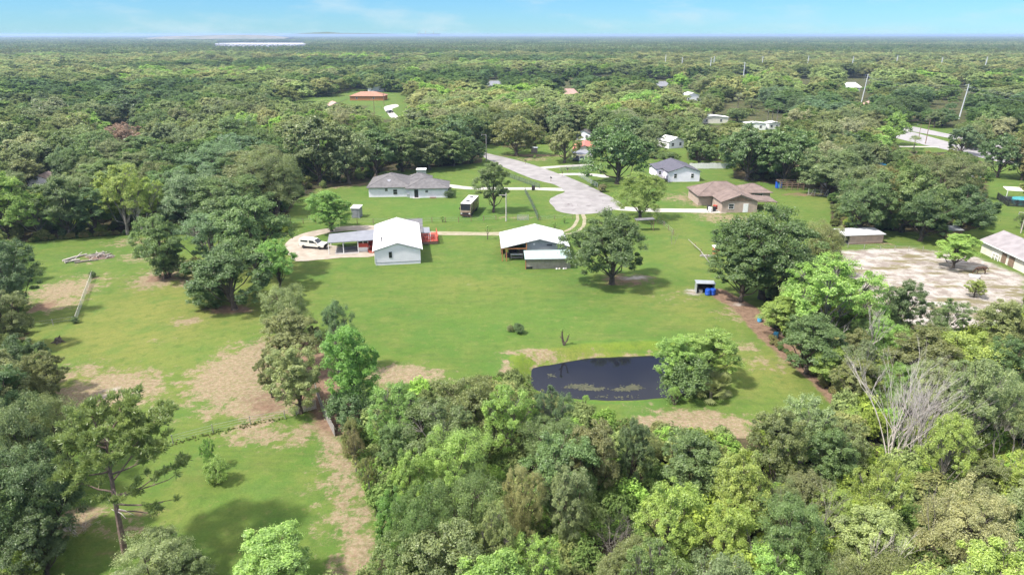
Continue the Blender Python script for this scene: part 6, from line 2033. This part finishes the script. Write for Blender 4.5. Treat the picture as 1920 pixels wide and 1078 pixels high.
# ------------------------------------------------------------------ dead and bare trees
def bare(name, label, px, py, h, seed, spread, n, m=BARK_DEAD, cat='tree', r0=None, depth_=4, X=None):
    p = gp(px, py) if X is None else X
    t = thing(name, label, cat, p)
    g = random.Random(seed)
    tb = MB(); tw = MB()

    def grow(p0, d, L, rad, lev):
        pts = [p0]
        q = p0; dd = d
        for k in range(3):
            dd = (dd + Vector((g.gauss(0, .12), g.gauss(0, .12), g.gauss(.03, .08)))).normalized()
            q = q + dd * L / 3; pts.append(q)
        (tb if lev < 2 else tw).tube(pts, [rad, rad * .85, rad * .68, rad * .5], 6 if lev < 2 else 4)
        if lev < depth_:
            for k in range(g.choice((2, 3, 3) if lev < 3 else (2, 2, 3))):
                f = g.uniform(.35, 1.0)
                b = pts[min(3, int(f * 3) + 1)]
                ax = Vector((g.gauss(0, 1), g.gauss(0, 1), g.gauss(0, .4))).normalized()
                nd = (dd + ax * g.uniform(.35, .75) * spread).normalized()
                grow(b, nd, L * g.uniform(.55, .8), rad * .55, lev + 1)
    for i in range(n):
        a = 6.283 * i / n + g.uniform(-.4, .4)
        d = Vector((math.cos(a) * .38 * spread, math.sin(a) * .38 * spread, 1)).normalized()
        grow(Vector((math.cos(a) * .25, math.sin(a) * .25, -.1)), d, h * g.uniform(.36, .48), (r0 or h * .014), 0)
    tb.build('trunk', m, t); tw.build('twigs', m, t)['kind'] = 'stuff'
    return t


bare('dead_tree', 'large bleached dead tree with many bare grey stems in the right woods', 1668, 880, 10.0, 5, .42, 12, r0=.075, depth_=5)
bare('dead_tree', 'second bare grey stem cluster beside the large dead tree', 1712, 874, 8.2, 9, .44, 8, r0=.07, depth_=5)
bare('dead_tree', 'bare branched tree among leaves in the right tree line', 1610, 690, 8.5, 12, .8, 4)
bare('dead_brush', 'tangle of dead brown brush in the dark hollow of the near woods', 1155, 1050, 3.6, 15, 1.4, 7, BARK_GREY, 'brush')
bare('dead_brush', 'tangle of dead branches at the right of the dark hollow', 1190, 1075, 3.0, 18, 1.5, 6, BARK_DEAD, 'brush')
bare('bare_sapling', 'grey leafless sapling near the bottom right corner', 1800, 1120, 6.5, 22, .8, 3)
bare('bare_sapling', 'grey leafless sapling at the left woods edge', 272, 440, 9, 25, .5, 3)
bare('bare_sapling', 'thin bare sapling by the wire fence right of the cul-de-sac', 1262, 458, 3.0, 28, .9, 2, BARK_GREY)
bare('dead_brush', 'fallen grey branches under the tall pine', 150, 1000, 2.2, 33, 1.9, 5, BARK_DEAD, 'brush')
bare('dead_brush', 'pile of pale branches at the top of the fence strip', 720, 905, 2.6, 35, 1.8, 5, BARK_DEAD, 'brush')


for i, (px, py, h_, lab) in enumerate([(1500, 1010, 7.5, 'grey leafless sapling below the yellow-green rounded tree'), (1610, 1075, 6.5, 'grey leafless sapling near the bottom edge right of centre'), (1870, 860, 10, 'bare pale stems at the right edge of the near woods'),
                                 (1400, 1090, 6.0, 'thin bare stems at the bottom edge below the dark gap'), (1745, 1010, 7.5, 'bare stems in the lower right woods')]):
    bare('bare_sapling', lab, px, py + 60, h_, 60 + i, .55, 3, BARK_DEAD if i % 2 else BARK_GREY, r0=.06)


# ------------------------------------------------------------------ horse
def horse():
    t = thing('horse', 'brown horse grazing on the sandy paddock', 'horse', gp(1838, 514), R(-4))
    sk = [('pelvis', (.62, 0, 1.28), (.30, .27)), ('loin', (.25, 0, 1.27), (.27, .30)), ('barrel', (-.15, 0, 1.22), (.29, .33)), ('chest', (-.52, 0, 1.2), (.25, .31)), ('neck1', (-.80, 0, 1.12), (.16, .22)),
          ('neck2', (-1.08, 0, .82), (.11, .16)), ('poll', (-1.26, 0, .58), (.10, .13)), ('face', (-1.34, 0, .34), (.085, .10)), ('muzzle', (-1.36, 0, .13), (.07, .075)),
          ('rump', (.86, 0, 1.16), (.2, .22))]
    names = {n: i for i, (n, _, _) in enumerate(sk)}
    V = [s[1] for s in sk]; Rr = [s[2] for s in sk]
    E = [('pelvis', 'loin'), ('loin', 'barrel'), ('barrel', 'chest'), ('chest', 'neck1'), ('neck1', 'neck2'), ('neck2', 'poll'), ('poll', 'face'), ('face', 'muzzle'), ('pelvis', 'rump')]
    E = [(names[a], names[b]) for a, b in E]
    for s in (-1, 1):
        for base, pts in (('pelvis', [(.60, .17 * s, .95, .17), (.50, .18 * s, .78, .12), (.78 + .06 * s, .17 * s, .52, .07), (.74 + .06 * s, .17 * s, .22, .05), (.70 + .06 * s, .17 * s, .03, .065)]),
                          ('chest', [(-.55, .16 * s, .92, .14), (-.56 + .1 * s, .16 * s, .55, .075), (-.56 + .12 * s, .16 * s, .25, .05), (-.60 + .13 * s, .16 * s, .03, .062)])):
            prev = names[base]
            for x, y, z, r in pts:
                V.append((x, y, z)); Rr.append((r, r)); E.append((prev, len(V) - 1)); prev = len(V) - 1
        V.append((-1.22, .07 * s, .68)); Rr.append((.03, .03)); E.append((names['poll'], len(V) - 1))
    me = bpy.data.meshes.new('body'); me.from_pydata(V, E, [])
    me.materials.append(HORSE_COAT)
    o = bpy.data.objects.new('body', me); COL.objects.link(o); o.parent = t
    o.modifiers.new('skin', 'SKIN')
    if not me.skin_vertices:
        bm = bmesh.new(); bm.from_mesh(me); bm.verts.layers.skin.verify(); bm.to_mesh(me); bm.free()
    for i, v in enumerate(me.skin_vertices[0].data):
        v.radius = Rr[i]; v.use_root = (i == 0)
    sb = o.modifiers.new('sub', 'SUBSURF'); sb.levels = 1; sb.render_levels = 2
    MB().tube([(1.0, 0, 1.22), (1.13, 0, 1.0), (1.14, 0, .55)], [.05, .07, .03], 6).build('tail', HORSE_HAIR, t)
    MB().tube([(-.62, 0, 1.46), (-.95, 0, 1.16), (-1.18, 0, .80)], [.04, .05, .03], 5).build('mane', HORSE_HAIR, t)


horse()
t = thing('feed_trough', 'white feed trough on the sand below the horse', 'trough', gp(1826, 521), R(-35))
MB().add([(-.7, -.25, .05), (.7, -.25, .05), (.7, .25, .05), (-.7, .25, .05), (-.85, -.38, .5), (.85, -.38, .5), (.85, .38, .5), (-.85, .38, .5), (-.78, -.3, .5), (.78, -.3, .5), (.78, .3, .5), (-.78, .3, .5), (-.65, -.2, .15), (.65, -.2, .15), (.65, .2, .15), (-.65, .2, .15)],
         [(0, 3, 2, 1), (0, 1, 5, 4), (1, 2, 6, 5), (2, 3, 7, 6), (3, 0, 4, 7), (4, 5, 9, 8), (5, 6, 10, 9), (6, 7, 11, 10), (7, 4, 8, 11), (8, 9, 13, 12), (9, 10, 14, 13), (10, 11, 15, 14), (11, 8, 12, 15), (12, 13, 14, 15)]).build('basin', WHITE_PAINT, t)
for x in (-.6, .6):
    MB().box(x - .06, x + .06, -.3, .3, 0, .06).build('foot', GREY_WOOD, t)


# ------------------------------------------------------------------ poles
def pole(name, label, px, py_base, h, m, r=.16, arms=0, lean=0.0, group=None, X=None):
    p = gp(px, py_base) if X is None else X
    t = thing(name, label, 'pole', p, 0, group)
    MB().tube([(0, 0, -.2), (lean * h, 0, h)], [r, r * .6], 8).build('shaft', m, t)
    for k in range(arms):
        z = h * (.97 - .07 * k); x = lean * z
        sd2 = 1 if k % 2 else -1
        MB().tube([(x, 0, z), (x + sd2 * 1.5, 0, z + .25)], [.07, .05], 5).build('arm', m, t)
        MB().lathe([(.06, -.5), (.09, -.35), (.06, -.2), (.09, -.1), (.05, 0)], 6, (x + sd2 * 1.45, 0, z + .2)).build('insulator', GREY_METAL_2, t)
    return t


def pole_top(px, ytop, h):
    return gp(px, ytop, h)


pole('utility_pole', 'pale utility pole right of the motorhome', 949, 415, 6.5, PALE_WOOD, .17, 0)
MB().box(-1.6, .3, -.06, .06, 6.0, 6.12).build('crossarm', PALE_WOOD, bpy.data.objects['utility_pole'])
pole('utility_pole', 'grey utility pole where the lane meets the woods', 912, 303, 9, GREY_WOOD, .16, 1)
pole('utility_pole', 'utility pole on the highway verge', 1735, 270, 9.5, WOOD, .17, 1)
pole('utility_pole', 'shorter utility pole left of the highway verge pole', 1722, 261, 6, WOOD, .14, 1)
pole('utility_pole', 'utility pole on the lawn of the orange-roofed house', 720, 197, 9, WOOD, .2, 1)
pole('utility_pole', 'thin pole by the fence below the orange-roofed house', 702, 214, 8, WOOD, .16, 1)
pole('utility_pole', 'steel post behind the long barn', 1914, 437, 4.5, PALE_WOOD, .13, 1)
TP = [(1817, 158, 17, .07, 'largest steel transmission pole at the right, above the blue-green oak'), (1628, 139, 17.5, .07, 'tall steel transmission pole above the vivid lime tree'),
      (1517, 105, 18, .04, 'steel transmission pole left of the pinkish dying tree'), (1340, 106, 18, .03, 'right of the paired transmission poles in the distance'),
      (1334, 109, 18, .03, 'left of the paired transmission poles in the distance'), (1431, 106, 18, .03, 'transmission pole right of the far pink-roofed house'),
      (1397, 117, 18, 0, 'short transmission pole at the far pink-roofed house'), (1249, 103, 18, .02, 'leftmost of the distant transmission poles'),
      (1280, 108, 18, .02, 'short distant pole right of the leftmost transmission pole'), (1684, 104, 18, .03, 'distant transmission pole right of the far tan house'),
      (1601, 106, 18, .03, 'distant transmission pole behind the far tan house'), (1852, 107, 18, .05, 'distant transmission pole nearest the right edge'), (1768, 108, 18, .02, 'small distant pole beside the far white house')]
tops = {}
POLE_GREY = mat('pale_pole_steel', (.52, .54, .55), (.45, .47, .48), .5, .7)
for x, yt, h, ln, lab in TP:
    p = pole_top(x, yt, h)
    p = (p[0] - ln * h, p[1])
    o = pole('transmission_pole', lab, 0, 0, h, POLE_GREY, .34 if h < 18 else .55, 4, ln, 'transmission poles', X=p)
    tops[x] = (p, h)
# conductors between the three nearest poles
wr = thing('power_line', 'thin power lines strung between the nearest transmission poles', 'power line', (tops[1817][0][0], tops[1817][0][1], 0))
for k, (z, dx) in enumerate(((.97, -1.4), (.90, 1.4), (.83, -1.4))):
    A = Vector((tops[1628][0][0] + dx, tops[1628][0][1], 17 * z)); Bq = Vector((tops[1817][0][0] + dx, tops[1817][0][1], 17 * z))
    Cq = Bq + (Bq - A) * 1.2; Cq.z = 17 * z
    for a, b in ((A, Bq), (Bq, Cq)):
        MB().tube([a.lerp(b, i / 10) + Vector((0, 0, -2.2 * (1 - (2 * i / 10 - 1) ** 2))) - Vector((tops[1817][0][0], tops[1817][0][1], 0)) for i in range(11)], .03, 4).build('conductor', STEEL, wr)

# mailboxes and bin by the lane
for i, (px, py, lab) in enumerate(((1054, 331, 'dark mailbox at the short driveway'), (1033, 341, 'dark mailbox on the near edge of the lane'), (1064, 324, 'mailbox post before the pale mesh fence'), (985, 308, 'small dark mailbox on the verge left of the lane'))):
    t = thing('mailbox', lab, 'mailbox', gp(px, py), .3 * i)
    MB().box(-.05, .05, -.05, .05, 0, 1.1).build('post', WOOD, t)
    MB().prism_y([(-.15, 1.1), (.15, 1.1), (.15, 1.3), (.1, 1.38), (0, 1.42), (-.1, 1.38), (-.15, 1.3)], -.35, .35).build('box', BLACK, t)
    MB().box(.15, .17, -.1, .0, 1.25, 1.45).build('flag', RED_PAINT, t)
t = thing('gate_box', 'black control box on the driveway edge beside the mesh fence', 'box', gp(1000, 357))
MB().box(-.45, .45, -.3, .3, .1, 1.3).build('body', BLACK, t, .04)
MB().box(-.35, .35, -.33, -.3, .5, 1.1).build('door', SHADE_DARK, t)
for s in (-1, 1):
    MB().box(s * .35 - .06, s * .35 + .06, -.2, .2, 0, .1).build('foot', STEEL, t)

# ------------------------------------------------------------------ farther houses
rd = gp(1090, 300)
rh = thing('red_roofed_house', 'house with faded red metal roof beyond the lane', 'house', (rd[0] + 1.5, rd[1] + 6, 0), R(-8))
gable(rh, 7.5, 12, 2.5, 4.0, .4, RED_METAL, CREAM_WALL)
window(rh, -1.8, 1.5, .9, 1.1, 0)
cpt = thing('open_carport', 'open carport with pale metal roof beside the red-roofed house', 'carport', (rd[0], rd[1], 0), R(-8))
MB().slab([(-3.6, -2, 2.3), (3.4, -2, 2.3), (3.4, 4.5, 2.7), (-3.6, 4.5, 2.7)], .1).build('roof', GREY_METAL, cpt)
for x in (-3.4, 0, 3.2):
    post_box(cpt, 'post', x, -1.8, 0, 2.25, .12, WHITE_PAINT); post_box(cpt, 'post', x, 4.3, 0, 2.6, .12, WHITE_PAINT)
small_car('silver car parked under the open carport', 1091, 302, R(-100), CAR_SILVER)
small_car('dark car half under the open carport', 1080, 301, R(-100), CAR_DARK)
small_car('white car driving on the far highway', 1691, 249, R(160), CAR_WHITE)
small_car('dark car before the orange-roofed house', 711, 188, R(10), CAR_DARK)
small_car('dark car standing on the pale bend of the lane', 731, 212, R(60), CAR_DARK)
block_shed('well_house', 'small tan box shed on the grass between two olive oaks', 1002, 287, 2.2, 1.6, 1.7, 1.8, R(4), WHITE_PAINT, TAN_WALL)
simple_house('grey_cottage', 'small white house behind the leaning olive oak', 1093, 263, 6, 6, 2.5, 3.9, R(-20), GREY_SHINGLE, WHITE_STUCCO)
block_shed('white_shelter', 'small white-roofed shelter at the wood edge beyond the red roof', 1129, 253, 5, 3, 2.2, 2.3, 0, WHITE_PAINT, GREY_METAL)
simple_house('white_cottage', 'white cottage right of the dark oak above the cul-de-sac', 1268, 278, 7, 7, 2.6, 3.9, R(25), WHITE_PAINT, WHITE_STUCCO)
simple_house('orange_roofed_house', 'long house with orange hipped roof in the far clearing', 688, 189, 22, 12, 2.8, 5.2, R(-2), ORANGE_TILE, ORANGE_WOOD, hip=True, wins=((-.3, 1.5), (.2, 1.5)))
simple_house('brown_cottage', 'brown-roofed cottage among trees left of the orange-roofed house', 632, 208, 8, 11, 2.6, 4.4, R(25), PINK_TILE, WHITE_STUCCO)
simple_house('white_cottage', 'white house peeping from trees behind the orange-roofed house', 705, 172, 12, 8, 2.8, 4.4, 0, WHITE_PAINT, WHITE_STUCCO)
simple_house('white_cottage', 'white house at the far right of the orange-roofed clearing', 755, 166, 11, 8, 2.8, 4.4, 0, WHITE_PAINT, WHITE_STUCCO)
simple_house('wood_house', 'dark-roofed house hidden in the left woods', 78, 357, 6, 6, 2.6, 4.0, R(10), BROWN_SHINGLE, WHITE_STUCCO)
simple_house('white_house_far', 'white house among palms left of the highway', 1299, 190, 12, 9, 3.2, 5, R(10), WHITE_PAINT, WHITE_STUCCO)
simple_house('white_roofed_building', 'long white-roofed building at the edge of the grey woods', 1338, 232, 14, 6, 2.8, 3.6, R(2), WHITE_PAINT, CREAM_WALL)
simple_house('white_trailer', 'white trailer between oaks left of the lime highway tree', 1416, 244, 9, 4, 2.8, 3.3, R(-4), WHITE_PAINT, WHITE_PAINT)
simple_house('white_trailer', 'smaller white trailer right of the other among the oaks', 1451, 243, 5, 4, 2.8, 3.3, R(6), WHITE_PAINT, WHITE_PAINT)
for x, y, h_, w_, lab, m in ((1395, 128, 7.5, 26, 'far pink-roofed house on its small lawn', PINK_TILE), (1582, 119, 7, 30, 'far tan-roofed house between transmission poles', PINK_TILE), (1600, 158, 5.5, 12, 'white building behind the pinkish dying tree', WHITE_PAINT),
                             (1769, 121, 6, 14, 'far white house near the right edge', WHITE_PAINT), (1655, 190, 5, 14, 'tan roof between the highway trees', PINK_TILE), (1243, 156, 5.5, 12, 'grey roof among the woods left of the paired transmission poles', GREY_METAL),
                             (928, 155, 5.5, 13, 'grey roof in the woods beyond the olive oaks', GREY_METAL), (1069, 170, 5.5, 11, 'pinkish roof in the woods above the red-roofed house', PINK_TILE)):
    p = gp(x, y, h_)
    r = thing('far_house', lab, 'house', (p[0], p[1], 0), R(5))
    MB().box(-w_ / 2, w_ / 2, 0, w_ * .5, 0, h_ * .55).build('wall', WHITE_STUCCO, r)
    hip_roof(r, -w_ / 2, w_ / 2, 0, w_ * .5, h_ * .56, h_ + 1.0, .8, m)
    for f in (-.3, 0, .3):
        window(r, f * w_, h_ * .3, 2, 1.6, 0)
    # clear sight line is kept by the sowing of the woods
rbk = gp(1720, 228)
for i in range(3):
    pass
board_fence('retaining_wall', 'long reddish wall beyond the highway', gp_l((1700, 228), (1742, 228)), 1.6, 1.5, TAN_WALL)

# far strip of white greenhouses, landfill ridge, hills and the power station
GREENHOUSE = mat('greenhouse_film', (.5, .5, .52), (.42, .42, .44), .05, .6)
gA, gB = gp(402, 87), gp(574, 87)
gr = thing('greenhouse_rows', 'long white strip of greenhouses in the distant woods', 'greenhouses', (gA[0], gA[1], 0))
for i in range(26):
    x0 = (gB[0] - gA[0]) * i / 26
    k = MB()
    y0, y1 = -140 + 90 * (i % 3) * .3 + (110 if i < 7 else 0), 200
    k.prism_y([(x0, 0), (x0 + 12, 0), (x0 + 12, 6), (x0 + 9, 8.5), (x0 + 6, 9.2), (x0 + 3, 8.5), (x0, 6)], y0, y1)
    k.build('greenhouse', GREENHOUSE, gr)


def ridge(name, label, pxs, Y, base, m, width):
    """long hill whose crest follows the skyline pixels"""
    r0 = None
    vs, fs = [], []
    n = len(pxs)
    for i, (px, py) in enumerate(pxs):
        X = (px - 960) / FPX * Y / CT * .985
        yy = (539 - py) / FPX
        s = Y / (CT + yy * ST)
        X = (px - 960) / FPX * s
        z = CAM_H + s * (-ST + yy * CT)
        vs += [(X, Y - width, base), (X, Y - width * .35, base + (z - base) * .72), (X, Y, z), (X, Y + width, base)]
    for i in range(n - 1):
        for j in range(3):
            a = i * 4 + j
            fs.append((a, a + 4, a + 5, a + 1))
    o = MB().add(vs, [tuple(reversed(f)) for f in fs]).build(name, m)
    for p in o.data.polygons: p.use_smooth = True
    return tag(o, label, 'hill', None, 'structure')


ridge('landfill_hill', 'long tan mound on the left horizon', [(285, 71), (310, 69), (360, 67.5), (400, 66.5), (450, 65.8), (480, 66.5), (510, 67.5), (545, 71)], 5200, 0, FAR_SAND, 380)
ridge('far_hills', 'low blue hills on the horizon', [(530, 67), (560, 63.5), (590, 61.5), (615, 60.5), (640, 62.5), (690, 63), (730, 64), (765, 67)], 17000, 0, FAR_BLUE, 900)
pwX = []
pw = gp(822, 67.5)
PWY = 16000.0
pxm = lambda px: (px - 960) / FPX * PWY / CT
ps_ = thing('power_station', 'tiny power station with slim chimneys on the horizon', 'power station', (pxm(822), PWY, 0))
MB().box(-250, 260, 0, 120, 0, 60).build('hall', GREY_METAL, ps_)
for x in (-200, -60, 120):
    MB().tube([(x, 0, 0), (x, 0, 105)], [7, 5], 10).build('chimney', PALE_CONCRETE, ps_)

# ------------------------------------------------------------------ undergrowth and field weeds
urng = random.Random(17)
up, ui, us, ur, ut = [], [], [], [], []
SH = []
for v in range(2):
    b = dict(KINDS['shrub']); b.update(leaves=26, leaf=.36)
    V, Q, tone, _ = tree_shape(700 + v, **b)
    SH.append(bpy.data.objects.new('undergrowth_clump', np_mesh('undergrowth_clump', V, Q, LEAF_FAR, tone)))

def add_u(X, Y, k, s, sz, tn):
    up.append((X, Y, 0)); ui.append(k); us.append((s, s, sz)); ur.append(urng.uniform(0, 6.28))
    c = TINT[tn]; j = urng.uniform(.75, 1.25); ut.append((c[0] * j, c[1] * j, c[2] * j, 1))


cand = []
for i in range(9000):
    Y = 24 + 280 * urng.random() ** 1.5
    X = urng.uniform(-1, 1) * (Y * .8 + 12)
    cand.append((X, Y))
ca = np.array(cand)
op = is_open(ca[:, 0], ca[:, 1])
keepout = [(p[0], p[1]) for p in [gp(1150, 1040)]]
for (X, Y), o in zip(cand, op):
    if o: continue
    if math.hypot(X - hollow.x, Y - hollow.y) < 2: continue
    s = urng.uniform(.3, .75)
    px, py, rx, ry = silhouette(dict(X=X, Y=Y, h=3.4 * s, w=5.2 * s))
    c = cells(px, py, rx, ry)
    if c is not None and (OPENR[c[0]] & c[1]).sum() / max(1, c[1].sum()) > .35: continue
    rg_ = region(X, Y)
    add_u(X, Y, urng.randrange(2), s, s * urng.uniform(.8, 1.3), urng.choice(PAL[rg_]))
# overgrowth along the fences
for pts_, n_ in (([(325, 832), (400, 812), (470, 796), (535, 785)], 150), ([(270, 438), (200, 442), (100, 450), (50, 455)], 70), ([(1440, 640), (1500, 680), (1580, 750)], 30)):
    q = [Vector(gp(a, b)) for a, b in pts_]
    for i in range(n_):
        k = urng.randrange(len(q) - 1); p = q[k].lerp(q[k + 1], urng.random())
        s = urng.uniform(.018, .04) if n_ == 150 else urng.uniform(.12, .3)
        add_u(p.x + urng.gauss(0, .25), p.y + urng.gauss(0, .25), urng.randrange(2), s, s, urng.choice(['olive', 'brownish', 'deep']))


def stuff_points(name, label, cat, pts, idx, scl, rot, tnt, sources):
    m = bpy.data.meshes.new(name); m.from_pydata(pts, [], [])
    for nm, ty, key, arr in (('idx', 'INT', 'value', np.array(idx, np.int32)), ('rotz', 'FLOAT', 'value', np.array(rot, np.float32)),
                             ('scl', 'FLOAT_VECTOR', 'vector', np.array(scl, np.float32)), ('tint', 'FLOAT_COLOR', 'color', np.array(tnt, np.float32))):
        a = m.attributes.new(nm, ty, 'POINT'); a.data.foreach_set(key, arr.ravel())
    o = bpy.data.objects.new(name, m); COL.objects.link(o)
    tag(o, label, cat, None, 'stuff')
    scatter_tree(o, sources, name)


stuff_points('undergrowth', 'tangled green undergrowth beneath the trees and along fences', 'undergrowth', up, ui, us, ur, ut, SH)
# ------------------------------------------------------------------ haze in the air
hz = MB().box(-32000, 32000, -900, 31000, -3.0, 46.0)
hm = bpy.data.materials.new('haze'); hm.use_nodes = True
hn = hm.node_tree.nodes; hn.clear()
ho = hn.new('ShaderNodeOutputMaterial'); hv = hn.new('ShaderNodeVolumePrincipled')
hv.inputs['Color'].default_value = (0.52, 0.70, 1.0, 1)
hv.inputs['Density'].default_value = 0.00011
hv.inputs['Anisotropy'].default_value = 0.2
hm.node_tree.links.new(hv.outputs[0], ho.inputs['Volume'])
USE_HAZE = True
if USE_HAZE:
    tag(hz.build('haze', hm), 'thin pale haze in the air over the far woods', 'haze', None, 'stuff')
